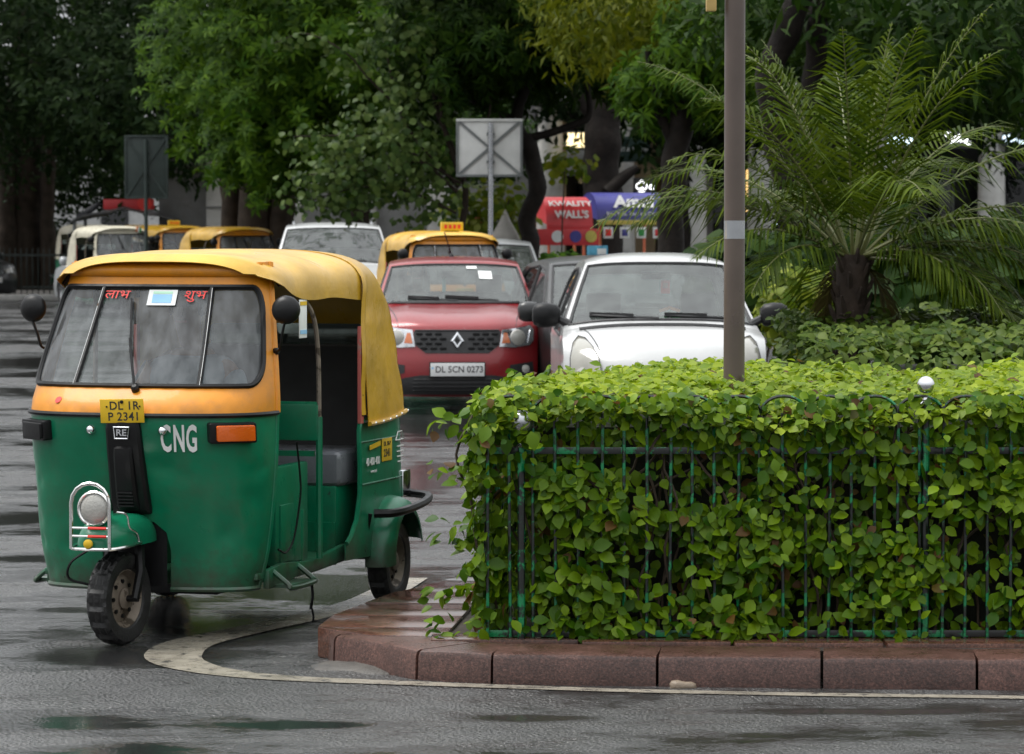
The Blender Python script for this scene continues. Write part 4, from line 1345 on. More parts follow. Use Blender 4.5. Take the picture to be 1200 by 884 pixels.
    def interior(c):
        sp = c.spec; k = c.key
        xc, zc = sp["prof"][sp["ws"][0]][:2]
        w = c.w0
        m = MB(); m.box((xc - .18, 0, zc - .13), (.40, w * 1.62, .16)); m.build("dashboard", M_DASH, c.root, bevel=.04, seg=3)
        xs = xc - 1.0
        for sg in (-1, 1):
            m = MB(); m.box((xs + .15, .36 * sg, .50), (.48, .48, .16)); m.box((xs - .13, .36 * sg, .80), (.14, .46, .60), (0, R(-12), 0)); st = m.build("seat", M_SEAT, c.root, bevel=.05, seg=3)
            m = MB(); m.box((xs - .24, .36 * sg, 1.20), (.09, .26, .17), (0, R(-8), 0)); m.tube([(xs - .22, .36 * sg - .05, 1.02), (xs - .23, .36 * sg - .05, 1.14)], .008, 6); m.tube([(xs - .22, .36 * sg + .05, 1.02), (xs - .23, .36 * sg + .05, 1.14)], .008, 6); m.build("headrest", M_HEADREST, st, bevel=.035, seg=3)
        m = MB(); m.box((xs - .95, 0, .80), (.16, w * 1.5, .62), (0, R(-12), 0)); m.box((xs - .7, 0, .5), (.5, w * 1.5, .16)); m.build("rear_seat", M_SEAT, c.root, bevel=.05, seg=3)
        # steering wheel on the right-hand side of the car
        ring = []
        for j in range(20):
            a = 2 * math.pi * j / 20
            ring.append(Vector((xc - .42 + .07 * math.sin(a), -.36 + .17 * math.cos(a), zc - .10 + .15 * math.sin(a))))
        m = MB(); m.tube(ring, .014, 6, closed=True); m.tube([(xc - .42, -.36, zc - .10), (xc - .2, -.36, zc - .18)], .025, 8); m.build("steering_wheel", M_TRIM, c.root)
        x, z = [c.spec["prof"][c.spec["ws"][1]][i] for i in (0, 1)]
        m = MB(); m.box((x - .05, .0, z - .09), (.03, .22, .06)); m.tube([(x - .06, 0, z - .06), (x - .07, 0, z - .01)], .008, 6); m.build("rear_view_mirror", M_LAMPSHELL, c.root, bevel=.01)
    def mirrors(c, x, z, mat, sc=1.0, y=None):
        for sg in (-1, 1):
            y0 = c.W(x, z)
            m = MB()
            rows = []
            for k, (d, h, dp) in enumerate(((0, .05, .04), (.03, .085, .07), (.10, .098, .085), (.16, .095, .08), (.20, .075, .06), (.215, .04, .03))):
                row = []
                for j in range(14):
                    a = 2 * math.pi * j / 14
                    row.append(Vector((x + dp * sc * math.copysign(abs(math.cos(a)) ** .7, math.cos(a)), sg * (y0 + .05 + d * sc), z + .02 + h * sc * math.copysign(abs(math.sin(a)) ** .7, math.sin(a)))))
                rows.append(row)
            m.grid(rows, closed=True); m.f.append(tuple(range(14))); m.f.append(tuple(range(5 * 14, 6 * 14)))
            o = m.build("door_mirror", mat, c.root, smooth=55)
            m = MB(); m.tube([(x + .02, sg * (y0 - .02), z - .05), (x, sg * (y0 + .07), z + .0)], [.035, .028], 8); m.build("mirror_arm", M_TRIM, o)
    def wipers(c, arms):
        """arms: list of (y pivot, y tip) lying on the foot of the windscreen"""
        for y0, y1, rise in arms:
            zc = c.spec["prof"][c.spec["ws"][0]][1] + .012
            pts = []
            for k in range(9):
                t = k / 8; y = y0 + (y1 - y0) * t; z = zc + rise * t
                x = c.hit(y, z)
                pts.append(Vector(((x if x is not None else c.spec["prof"][c.spec["ws"][0]][0]) + .02, y, z)))
            m = MB(); m.tube(pts, .011, 6)
            p = pts[5]
            m.bar(pts[3] + Vector((.01, 0, .012)), pts[-1] + Vector((.005, 0, .008)), .012, .03)
            m.build("wiper", M_TRIM, c.root)
    def seam(c, xy, r=.005, name="shut_line"):
        """a dark panel gap on the bonnet or roof"""
        pts = []
        for x, y in xy:
            h = c.bvh.ray_cast(Vector((x, y, 4)), Vector((0, 0, -1)))
            if h[0] is not None: pts.append(h[0] + Vector((0, 0, .0005)))
        if len(pts) > 2:
            m = MB(); m.tube(pts, r, 5); m.build(name, M_BLK, c.root)
    def bonnet(c, x0, x1, w0, w1):
        for sg in (-1, 1):
            c.seam([(x0 + (x1 - x0) * t, sg * (w0 + (w1 - w0) * t)) for t in np.linspace(0, 1, 10)])
    def place(c, X, Y, heading=0.0):
        """heading: degrees the nose is turned to the picture's right from facing the camera"""
        c.root.location = (X, Y, 0); c.root.rotation_euler = (0, 0, R(-90 + heading))

# ---- small red crossover, close behind the rickshaw
M_REDP = car_paint("red_car_paint", (0.24, 0.008, 0.012), metal=0.15, rough=0.3, drops=0.5, coat=0.6)
spec = dict(L=3.68, w=.785, belt=.93, roof=1.478, tumble=.175, wr=.30, tw=.165, ax=(-.66, -3.06), ft=.06, fl=.6, pw=3.0, qw=3.0,
    prof=[(-.07, .17, .16, 0, 0), (-.015, .24, .19, 0, 0), (0, .36, .21, 0, 0), (-.005, .50, .23, 0, 0), (-.03, .62, .25, 0, 0), (-.05, .72, .26, .005, 0), (-.075, .80, .27, .01, 0), (-.13, .865, .24, .03, .008), (-.30, .93, .12, .05, .018), (-.60, .985, .02, .05, .02), (-.86, 1.02, .06, .04, .012),
          (-.98, 1.05, .10, .03, 0), (-1.24, 1.235, .12, .03, 0), (-1.50, 1.405, .12, .035, 0), (-1.62, 1.448, .10, .04, 0), (-2.1, 1.478, .03, .05, 0), (-2.8, 1.46, 0, .05, 0), (-3.2, 1.42, -.05, .05, 0), (-3.36, 1.35, -.10, .03, 0), (-3.56, 1.02, -.12, .02, 0), (-3.64, .85, -.10, .0, 0), (-3.68, .5, -.10, 0, 0), (-3.6, .2, -.10, 0, 0)],
    ws=(11, 13), rw=(18, 19), side_windows=[[(-1.32, .95), (-1.62, 1.24), (-1.78, 1.34), (-2.15, 1.37), (-2.15, .96)], [(-2.22, .965), (-2.22, 1.37), (-2.75, 1.35), (-3.0, 1.25), (-2.95, 1.0)]])
K = Car("hatchback_car", spec, M_REDP, "red compact car with black grille and diamond badge behind the rickshaw")
hl = [(.40, .645), (.425, .805), (.55, .815), (.70, .845), (.735, .80), (.73, .70), (.69, .655), (.55, .635)]
for sg in (1, -1):
    q = [(a * sg, b) for a, b in hl]
    h = K.decal("headlight", q, M_LAMPSHELL, .010, .03, step=.04)
    m = MB(); x = K.hit(.58 * sg, .73) or -.2
    m.lathe([(.078, .002), (.074, .02), (.05, .032), (.001, .038)], 20, o=(x + .012, .575 * sg, .728), axis=(1, .35 * sg, 0)); m.build("projector", M_LENSGREY, h)
    K.decal("turn_signal", [(.425 * sg, .675), (.445 * sg, .775), (.475 * sg, .775), (.505 * sg, .68)], M_LAMPAMB, .018, .012, h)
    K.decal("daytime_lamp", [(.675 * sg, .68), (.70 * sg, .80), (.722 * sg, .80), (.715 * sg, .69), (.66 * sg, .655), (.62 * sg, .655)], M_SILVER, .02, .01, h, res=.03)
    fg = K.decal("fog_recess", [(.50 * sg, .40), (.50 * sg, .47), (.72 * sg, .50), (.735 * sg, .38), (.60 * sg, .365)], M_TRIM, .006, .02)
    x = K.hit(.66 * sg, .43) or -.2
    m = MB(); m.lathe([(.04, 0), (.04, .02), (.001, .03)], 14, o=(x, .645 * sg, .43), axis=(1, .3 * sg, 0)); m.build("fog_lamp", M_LENSGREY, fg)
gr = K.decal("grille", [(-.415, .79), (-.30, .80), (.30, .80), (.415, .79), (.40, .66), (.30, .585), (-.30, .585), (-.40, .66)], M_TRIM, .008, .02)
for rz in (.63, .675, .72, .765):
    for k in range(9):
        yy = -.36 + .09 * k + (.045 if int(rz * 1000) % 90 < 45 else 0)
        if abs(yy) < .09 or abs(yy) > .385 - max(0, .66 - rz) * 1.5: continue
        x = K.hit(yy, rz)
        m = MB(); m.prism([(-.036, 0), (-.024, .012), (.024, .012), (.036, 0), (.024, -.012), (-.024, -.012)], lambda a, b, e: Vector((x + .012 + e, yy + a, rz + b)), .008); m.build("grille_cell", M_BLACK, gr, bevel=.002)
for z, hw in ((.80, .40),):
    m = MB(); m.tube([Vector(((K.hit(y, z) or 0) + .012, y, z)) for y in np.linspace(-hw, hw, 16)], .008, 6); m.build("grille_edge", M_TRIM, gr)
# diamond badge: an open rhombus with a slot
x = (K.hit(0, .70) or 0) + .018
m = MB()
dm = [(0, .088), (.062, 0), (0, -.088), (-.062, 0)]; di = [(0, .040), (.028, 0), (0, -.040), (-.028, 0)]
vs = [Vector((x + (.006 if i % 2 else .006), a, .70 + b)) for i, (a, b) in enumerate(dm)] + [Vector((x + .018, a * 1.0, .70 + b)) for a, b in di]
vs += [Vector((x + .022, (dm[i][0] + di[i][0]) / 2, .70 + (dm[i][1] + di[i][1]) / 2)) for i in range(4)]
m.add(vs, [(i, (i + 1) % 4, 8 + (i + 1) % 4, 8 + i) for i in range(4)] + [(8 + i, 8 + (i + 1) % 4, 4 + (i + 1) % 4, 4 + i) for i in range(4)])
m.build("badge", M_SILVER, gr, smooth=0)
lo = K.decal("lower_bumper", [(-.60, .19), (-.62, .30), (-.50, .35), (-.35, .375), (.35, .375), (.50, .35), (.62, .30), (.60, .19)], M_TRIM, .008, .02)
for z in (.23, .265, .30, .335):
    m = MB(); m.tube([Vector(((K.hit(y, z) or 0) + .012, y, z)) for y in np.linspace(-.42, .42, 12)], .006, 5); m.build("intake_bar", M_BLACK, lo)
x = (K.hit(0, .43) or 0) + .022
m = MB(); m.box((x, 0, .43), (.012, .51, .125)); pl = m.build("number_plate", M_PLATEW, K.root, bevel=.004)
put_text("DL 5CN 0273", .085, M_BLK, pl, (x + .0065, .018, .43), (0, 1, 0), (0, 0, 1), bold=.0012, sx=.93)
m = MB(); m.box((x + .0065, -.235, .445), (.001, .018, .02)); m.build("plate_mark", M_PAPERB, pl)
m = MB(); m.box((x - .006, 0, .43), (.012, .53, .145)); m.build("plate_frame", M_BLACK, pl, bevel=.003)
K.mirrors(-1.18, .98, M_BLACK)
K.wipers([(.42, -.10, .03), (.02, -.46, .025)])
m = MB(); m.tube([(-2.0, -.02, 1.47), (-2.12, -.02, 1.50), (-1.9, -.09, 1.72)], .006, 6); m.lathe([(.03, -.01), (.02, .02), (.006, .035)], 10, o=(-2.03, -.02, 1.475)); m.build("antenna", M_BLACK, K.root)
xw = (K.hit(.31, 1.33) or -1.4)
m = MB(); m.add([((K.hit(a, b) or xw) + .012, a, b) for a, b in ((.24, 1.27), (.37, 1.265), (.36, 1.34), (.23, 1.345))], [(0, 1, 2, 3)]); m.build("permit_sticker", M_PAPER, K.root)
m = MB(); m.add([((K.hit(a, b) or xw) + .012, a, b) for a, b in ((.12, 1.365), (.22, 1.365), (.215, 1.39), (.115, 1.39))], [(0, 1, 2, 3)]); m.build("permit_sticker", M_PAPER, K.root)
m = MB(); m.tube([(-1.62, -.10, 1.33), (-1.60, -.10, 1.26)], .004, 5); m.box((-1.60, -.10, 1.20), (.02, .035, .13)); m.build("hanging_charm", pm("turquoise_charm", (0.1, .5, .5), .5), K.root, bevel=.01)
m = MB(); m.tube([Vector((-.99, 0, 0)) + Vector(((K.hit(y, 1.04) or -1) + .99 + .008, y, 1.038)) for y in np.linspace(-.62, .62, 14)], .02, 6); m.build("cowl_panel", M_TRIM, K.root)
K.bonnet(-.20, -1.0, .56, .66)
K.place((536 - 600) / 124, FPX / 124, 2)

# ---- white rounded hatchback behind the hedge
M_WHITEP = car_paint("white_car_paint", (0.50, 0.505, 0.50), rough=0.3, drops=0.3)
spec2 = dict(L=3.5, w=.735, belt=.98, roof=1.60, tumble=.25, wr=.275, tw=.155, ax=(-.62, -2.98), ft=.05, fl=.8, pw=2.6, qw=3.4,
    prof=[(-.10, .17, .20, 0), (-.03, .26, .26, 0), (0, .42, .30, 0), (-.02, .56, .33, 0), (-.06, .68, .36, .0), (-.11, .76, .36, .02), (-.17, .86, .32, .04), (-.30, .96, .24, .05), (-.56, 1.05, .10, .06), (-.74, 1.085, .08, .06),
          (-.84, 1.12, .14, .05), (-1.13, 1.31, .16, .03), (-1.44, 1.525, .16, .03), (-1.56, 1.568, .13, .04), (-2.0, 1.60, .05, .06), (-2.7, 1.58, 0, .06), (-3.05, 1.53, -.05, .05), (-3.2, 1.42, -.08, .03), (-3.38, 1.08, -.10, .02), (-3.46, .9, -.10, 0), (-3.5, .5, -.1, 0), (-3.42, .2, -.1, 0)],
    ws=(10, 12), rw=(17, 18), side_windows=[[(-1.15, 1.0), (-1.5, 1.32), (-1.68, 1.44), (-2.05, 1.48), (-2.05, 1.01)], [(-2.12, 1.01), (-2.12, 1.48), (-2.7, 1.46), (-2.9, 1.36), (-2.85, 1.03)]])
Wc = Car("hatchback_car", spec2, M_WHITEP, "white rounded hatchback with big teardrop headlamps behind the hedge")
for sg in (1, -1):
    q = [(a * sg, b) for a, b in [(.50, .66), (.475, .76), (.49, .86), (.53, .945), (.575, 1.0), (.62, 1.012), (.66, .965), (.683, .86), (.685, .74), (.66, .66), (.58, .625)]]
    h = Wc.decal("headlight", q, M_LAMPCLEAR, .012, .03, step=.04, bulge=.03)
    m = MB(); m.tube([Vector(((Wc.hit(a, b) or -.3) + .012, a, b)) for a, b in resample(q, .04)], .006, 5, closed=True); m.build("lamp_seal", M_TRIM, h)
    x = Wc.hit(.60 * sg, .76) or -.3
    m = MB(); m.lathe([(.06, 0), (.055, .012), (.001, .02)], 18, o=(x + .035, .60 * sg, .74), axis=(1, .5 * sg, .3)); m.build("reflector", M_LENSGREY, h)
    Wc.decal("fog_lamp", rrect(.42 * sg - .07, .30, .42 * sg + .07, .37, .03), M_TRIM, .006, .02)
gr = Wc.decal("grille", [(-.34, .585), (-.36, .655), (-.30, .672), (.30, .672), (.36, .655), (.34, .585), (.2, .57), (-.2, .57)], M_TRIM, .008, .02)
m = MB(); m.tube([Vector(((Wc.hit(y, .69) or 0) + .008, y, .69 + .012 * (abs(y) / .4) ** 2)) for y in np.linspace(-.40, .40, 16)], .011, 6); m.build("bonnet_gap", M_TRIM, gr)
Wc.decal("intake", [(-.42, .24), (-.40, .36), (.40, .36), (.42, .24)], M_TRIM, .006, .02)
x = (Wc.hit(0, .47) or 0) + .02
m = MB(); m.box((x, 0, .47), (.012, .5, .12)); m.build("number_plate", M_PLATEW, Wc.root, bevel=.004)
Wc.mirrors(-1.02, 1.13, M_BLACK, .95)
Wc.wipers([(-.02, -.52, .02), (.52, .02, .02)])
m = MB(); m.tube([Vector(((Wc.hit(y, 1.085 - .05 * (abs(y) / .7) ** 2.6) or -.9) + .01, y, 1.085 - .05 * (abs(y) / .7) ** 2.6)) for y in np.linspace(-.6, .6, 16)], .02, 6); m.build("cowl_panel", M_TRIM, Wc.root)
m = MB(); m.tube([(-1.50, .07, 1.46), (-1.50, .07, 1.40)], .004, 5); m.box((-1.5, .07, 1.35), (.02, .065, .10)); m.build("hanging_charm", M_RED, Wc.root, bevel=.008)
m = MB(); m.box((-1.5, .07, 1.36), (.024, .04, .04)); m.build("charm_picture", M_PINK, Wc.root)
dash = [(-1.02, .06, 1.10)]
for k, (mt, dy) in enumerate(((M_TRIFLAG_O, .0), (M_WHITE, .0), (M_TRIFLAG_G, .0))):
    m = MB()
    for sg in (-1, 1): m.box((-1.02, .07 + .035 * sg, 1.165 + .028 * (1 - k)), (.01, .085, .02), (R(18) * -sg, 0, 0))
    m.build("dash_flag", mt, Wc.root)
m = MB(); m.tube([(-1.02, .07, 1.05), (-1.02, .07, 1.19)], .005, 5); m.build("flag_stick", M_WHITE, Wc.root)
Wc.bonnet(-.34, -.86, .48, .60)
Wc.place((785 - 600) / 166, FPX / 166, 1.5)

# ---- dark grey saloon tucked between the two
M_DGREY = car_paint("dark_grey_paint", (0.012, 0.013, 0.013), metal=0.1, rough=0.35, drops=0.4, coat=0.4)
M_SILVP = car_paint("silver_paint", (0.55, 0.57, 0.58), metal=0.5, rough=0.3, drops=0.3)
M_OFFW = car_paint("pearl_white_paint", (0.68, 0.69, 0.69), rough=0.3, drops=0.3)
def saloon_spec(h=1.50, w=.84, L=4.3, glass=None):
    k = h / 1.50
    return dict(L=L, w=w, belt=.92 * k, roof=h, tumble=.19, wr=.30, tw=.18, ax=(-.85, -.85 - L * .60), ft=.10, fl=.9, pw=2.6, qw=2.8, glass=glass or M_GLASS,
        prof=[(-.08, .17, .2, 0), (-.02, .28, .25, 0), (0, .45, .28, 0), (-.03, .60 * k, .30, 0), (-.07, .70 * k, .32, .01), (-.16, .79 * k, .28, .03), (-.40, .86 * k, .14, .05), (-.80, .93 * k, .05, .06), (-1.10, .975 * k, .07, .05),
              (-1.22, 1.01 * k, .12, .04), (-1.56, 1.22 * k, .14, .03), (-1.92, 1.425 * k, .14, .03), (-2.06, 1.468 * k, .10, .04), (-2.45, h, .03, .05), (-3.0, 1.485 * k, 0, .05), (-L + .80, 1.40 * k, -.05, .04), (-L + .45, 1.15 * k, -.10, .03), (-L + .25, 1.0 * k, -.10, .02), (-L + .05, .9 * k, -.1, .0), (-L, .5, -.1, 0), (-L + .08, .2, -.1, 0)],
        ws=(9, 11), rw=(15, 16), side_windows=[[(-1.55, .95 * k), (-1.9, 1.2 * k), (-2.15, 1.36 * k), (-2.5, 1.40 * k), (-2.5, .96 * k)], [(-2.57, .96 * k), (-2.57, 1.40 * k), (-3.1, 1.37 * k), (-3.35, 1.24 * k), (-3.30, .98 * k)]])
def plain_front(c, lampmat, gmat=None, lamp=((.40, .62), (.38, .70), (.62, .76), (.72, .72), (.70, .63))):
    for sg in (1, -1):
        c.decal("headlight", [(a * sg, b) for a, b in lamp], lampmat, .01, .03, bulge=.02)
    g_ = c.decal("grille", [(-.36, .58), (-.38, .68), (.38, .68), (.36, .58)], gmat or M_TRIM, .008, .02)
    for z in (.605, .63, .655):
        m = MB(); m.tube([Vector(((c.hit(y, z) or 0) + .01, y, z)) for y in np.linspace(-.34, .34, 9)], .006, 5); m.build("grille_bar", M_SILVER, g_)
    c.decal("intake", [(-.45, .24), (-.42, .38), (.42, .38), (.45, .24)], M_TRIM, .006, .02)
    x = (c.hit(0, .48) or 0) + .02
    m = MB(); m.box((x, 0, .47), (.012, .5, .12)); m.build("number_plate", M_PLATEW, c.root, bevel=.004)
Dc = Car("saloon_car", saloon_spec(1.50, .84), M_DGREY, "dark grey saloon between the red car and the white hatchback")
plain_front(Dc, M_LAMPCLEAR); Dc.mirrors(-1.42, .96, M_DGREY); Dc.wipers([(-.02, -.55, .02), (.5, 0, .02)])
Dc.place(1.36, 33.4, 9)
Sc = Car("saloon_car", saloon_spec(1.60, .85), M_SILVP, "silver saloon behind the rooftop-signed yellow rickshaw and the red car")
plain_front(Sc, M_LAMPCLEAR); Sc.mirrors(-1.42, .96, M_SILVP)
Sc.place(-.40, 45.3, 1)
Iv = Car("people_carrier", dict(saloon_spec(1.80, .88, 4.5)), M_OFFW, "tall white people carrier among the yellow rickshaws, under the heart-leaved tree")
plain_front(Iv, M_LAMPCLEAR, lamp=((.42, .76), (.40, .85), (.64, .92), (.74, .88), (.72, .77))); Iv.mirrors(-1.42, 1.12, M_OFFW); Iv.wipers([(-.02, -.55, .02), (.5, 0, .02)])
for sg in (-1, 1):
    m = MB(); m.tube(spline([(-2.2, .60 * sg, 1.78), (-2.3, .60 * sg, 1.83), (-3.4, .60 * sg, 1.82), (-3.5, .60 * sg, 1.76)], 5), .015, 6); m.build("roof_rail", M_SILVER, Iv.root)
Iv.place((391 - 600) / 80, FPX / 80, 3)
Lc = Car("saloon_car", saloon_spec(1.47, .84), M_SILVP, "pale silver saloon half hidden by the cream rickshaw, near the dark fence")
plain_front(Lc, M_LAMPCLEAR); Lc.mirrors(-1.42, .94, M_SILVP)
Lc.place((92 - 600) / 55, FPX / 55 + 1.0, -152)
Bc = Car("saloon_car", saloon_spec(1.50, .86), M_DGREY, "black car with its headlamp towards the junction, beside the far dark fence")
plain_front(Bc, M_LAMPCLEAR); Bc.mirrors(-1.42, .96, M_DGREY)
Bc.place((-9 - 600) / 52, FPX / 52, 38)
# ================================================================== a seated figure (skin-modifier body, clothes over it)
M_SKIN = pm("skin", (0.22, 0.11, 0.065), 0.5, var=0.1)
M_HAIR = pm("black_hair", (0.008, 0.007, 0.006), 0.5)
def skin_mesh(name, joints, edges, radii, mat, parent, sub=2, root_i=0):
    me = bpy.data.meshes.new(name)
    me.from_pydata([Vector(j) for j in joints], edges, [])
    o = link(name, me)
    md = o.modifiers.new("s", 'SKIN'); md.use_smooth_shade = True
    for i, r_ in enumerate(radii):
        rr = r_ if isinstance(r_, tuple) else (r_, r_)
        me.skin_vertices[0].data[i].radius = rr
        me.skin_vertices[0].data[i].use_root = (i == root_i)
    s2 = o.modifiers.new("d", 'SUBSURF'); s2.levels = sub; s2.render_levels = sub
    dg = bpy.context.evaluated_depsgraph_get()
    res = bpy.data.meshes.new_from_object(o.evaluated_get(dg))
    bpy.data.objects.remove(o)
    res.materials.clear(); res.materials.append(mat); res.shade_smooth()
    return link(name, res, parent)

def seated_person(label, loc, rz, shirt, trousers, grip=((.34, .30, .36), (.34, -.30, .36)), seat=.0):
    """hips at the origin, facing +x, hands on a bar in front"""
    root = empty("person", loc, rz, label, "person", "drivers at the wheel")
    J = [(0, 0, .08), (-.02, 0, .28), (-.03, 0, .48), (-.01, 0, .56), (.02, 0, .64), (.045, 0, .74), (.03, 0, .83)]
    Rd = [(.13, .16), (.115, .15), (.09, .15), (.055, .055), (.052, .052), (.078, .088), (.05, .06)]
    E = [(0, 1), (1, 2), (2, 3), (3, 4), (4, 5), (5, 6)]
    for sg, gp in ((1, grip[0]), (-1, grip[1])):
        b = len(J)
        g_ = Vector(gp)
        el = Vector((.10, .27 * sg, .26))
        J += [(-.02, .19 * sg, .46), tuple(el), tuple(g_ - Vector((.06, 0, -.01)))]
        Rd += [.055, .042, .028]
        E += [(2, b), (b, b + 1), (b + 1, b + 2)]
        J += [tuple(g_ + Vector((-.01, 0, .012)))]; Rd += [(.022, .038)]; E += [(b + 2, b + 3)]
        hb = b + 3
        for k in range(4):                       # four fingers curled over the bar
            f = len(J); yy = (-.030 + .02 * k)
            ln = (.040, .046, .044, .036)[k]
            J += [tuple(g_ + Vector((.022, yy, .022))), tuple(g_ + Vector((.022 + ln * .5, yy, .004))), tuple(g_ + Vector((.018 + ln * .3, yy, -.022)))]
            Rd += [.0095, .0085, .0075]; E += [(hb, f), (f, f + 1), (f + 1, f + 2)]
        f = len(J)
        J += [tuple(g_ + Vector((-.012, -.045 * sg, .0))), tuple(g_ + Vector((.012, -.052 * sg, -.018)))]; Rd += [.011, .009]; E += [(b + 2, f), (f, f + 1)]
        l_ = len(J)
        J += [(.02, .095 * sg, .07), (.40, .13 * sg, .08), (.42, .13 * sg, -.30), (.50, .13 * sg, -.35)]
        Rd += [.085, .06, .042, .035]; E += [(0, l_), (l_, l_ + 1), (l_ + 1, l_ + 2), (l_ + 2, l_ + 3)]
    body = skin_mesh("body", J, E, Rd, M_SKIN, root)
    # shirt, trousers, hair and features
    J2 = [(0, 0, .06), (-.02, 0, .28), (-.03, 0, .48), (-.02, 0, .545)]; R2 = [(.145, .175), (.13, .165), (.105, .165), (.072, .072)]; E2 = [(0, 1), (1, 2), (2, 3)]
    for sg in (1, -1):
        b = len(J2); J2 += [(-.02, .195 * sg, .46), (.03, .235 * sg, .36), (.075, .26 * sg, .29)]; R2 += [.072, .064, .06]; E2 += [(2, b), (b, b + 1), (b + 1, b + 2)]
    skin_mesh("shirt", J2, E2, R2, shirt, root)
    J3 = [(0, 0, .08)]; R3 = [(.14, .17)]; E3 = []
    for sg in (1, -1):
        b = len(J3); J3 += [(.03, .095 * sg, .07), (.40, .13 * sg, .08), (.42, .13 * sg, -.24)]; R3 += [.098, .072, .058]; E3 += [(0, b), (b, b + 1), (b + 1, b + 2)]
    skin_mesh("trousers", J3, E3, R3, trousers, root)
    m = MB(); m.sphere((.018, 0, .785), .105, 18, 12, (1.0, .86, .95))
    m.v = [v if (v.x < .06 or v.z > .83) else Vector((min(v.x, .06), v.y * .98, v.z)) for v in m.v]
    m.build("hair", M_HAIR, body, smooth=60)
    m = MB(); m.sphere((.128, 0, .735), .018, 10, 8, (1.1, .8, 1.5)); m.build("nose", M_SKIN, body, smooth=60)
    for sg in (1, -1):
        m = MB(); m.sphere((.108, .032 * sg, .765), .011, 10, 8, (.6, 1.2, .7)); m.build("eye", M_BLK, body, smooth=60)
        m = MB(); m.sphere((.03, .085 * sg, .745), .025, 10, 8, (.7, .4, 1.2)); m.build("ear", M_SKIN, body, smooth=60)
    m = MB(); m.tube([(.113, -.026, .692), (.122, 0, .690), (.113, .026, .692)], .006, 6); m.build("mouth", M_PINK, body)
    return root
M_SHIRTB = pm("pale_blue_shirt", (0.20, 0.25, 0.30), 0.8, bump=0.3, bscale=30)
M_SHIRTG = pm("grey_shirt", (0.10, 0.10, 0.11), 0.8, bump=0.3, bscale=30)
M_TROUS = pm("dark_trousers", (0.03, 0.03, 0.035), 0.85)
Mr = RICK.matrix_basis if False else Matrix.Translation(RICK.location) @ RICK.rotation_euler.to_matrix().to_4x4()
seated_person("driver in a pale blue shirt seen dimly behind the large rickshaw's windscreen", Mr @ Vector((-.86, 0, .70)), RICK.rotation_euler.z, M_SHIRTB, M_TROUS, grip=((.425, .24, .345), (.425, -.24, .345)))
Mk = Matrix.Translation(K.root.location) @ K.root.rotation_euler.to_matrix().to_4x4()
seated_person("driver in a grey shirt behind the red car's windscreen", Mk @ Vector((-1.88, -.36, .575)), K.root.rotation_euler.z, M_SHIRTG, M_TROUS, grip=((.47, .155, .37), (.47, -.155, .37)))

# ================================================================== other rickshaws in the background
RB = make_rickshaw(False)
def roof_sign(r, x=-.62, w=.26, h=.10, name="roof_sign"):
    m = MB(); m.box((x, 0, 1.70 + h / 2 + .015), (.06, w, h)); o = m.build(name, M_PLATEY, r, bevel=.012)
    for k in range(4):
        m = MB(); m.box((x + .031, -w * .3 + w * .2 * k, 1.70 + h / 2 + .015), (.003, w * .12, h * .45)); m.build("sign_print", M_RED, o)
    m = MB()
    m.box((x, 0, 1.712), (.05, w * .6, .03)); m.build("sign_foot", M_BLACK, o)
def stripe(r):
    for k, mt in enumerate((M_TRIFLAG_O, M_WHITE, M_TRIFLAG_G)):
        m = MB(); m.box((-.455, .30 + .035 * k, 1.655 - .012 * k), (.02, .03, .10), (R(-14), 0, 0)); m.build("hood_stripe", mt, r)
M_REDIN = pm("red_screen_trim", (0.20, 0.03, 0.02), 0.5)
CREAM = {"yellow_canvas": M_CREAM, "rickshaw_yellow_paint": M_CREAM}
def place_rick(r, px, s, heading, label):
    r.location = ((px - 600) / s, FPX / s, 0)
    r.rotation_euler = (0, 0, R(-90 + heading))
    tag(r, label, "auto rickshaw", "auto rickshaws on the road")
first = True
data = [(545, 104, 14, "yellow-hooded auto rickshaw with a rooftop sign, right behind the red car", "sign"),
        (152, 61, 24, "cream-hooded auto rickshaw with a tricolour stripe, beside the silver saloon", "cream"),
        (303, 69, 28, "yellow-hooded auto rickshaw with an orange windscreen frame beside the people carrier", None),
        (228, 57, 30, "yellow auto rickshaw with a red rooftop sign, in the queue behind the large rickshaw", "sign2"),
        (252, 53, 26, "yellow auto rickshaw in the back of the queue under the trees", None),
        (196, 51, 26, "yellow auto rickshaw partly hidden behind the cream-hooded one", None),
        (276, 49, 24, "yellow auto rickshaw under the several-stemmed tree, its roof just clearing the others", None),
        (118, 50, 20, "cream-roofed auto rickshaw standing in front of the kiosk", "cream2"),
        (333, 56, 20, "cream-hooded auto rickshaw showing only its roof beside the people carrier", "cream2")]
copies = []
for i, d in enumerate(data):
    r = RB if i == 0 else copy_tree(RB)
    copies.append((r, d))
for r, (px, s, hd, lab, kind) in copies:
    place_rick(r, px, s, hd, lab)
    if kind in ("cream", "cream2"): set_mats(r, CREAM)
    if kind == "cream": stripe(r)
    if kind in ("sign", "sign2"): roof_sign(r, -.66 if kind == "sign" else -1.0)

# ================================================================== leaves
def rot_from(n, d):
    """(N,3,3) frames: x = along the leaf, z = its face"""
    n = n / np.linalg.norm(n, axis=1, keepdims=True)
    d = d - n * np.sum(n * d, axis=1, keepdims=True)
    d = d / np.maximum(1e-6, np.linalg.norm(d, axis=1, keepdims=True))
    y = np.cross(n, d)
    return np.stack([d, y, n], axis=2)

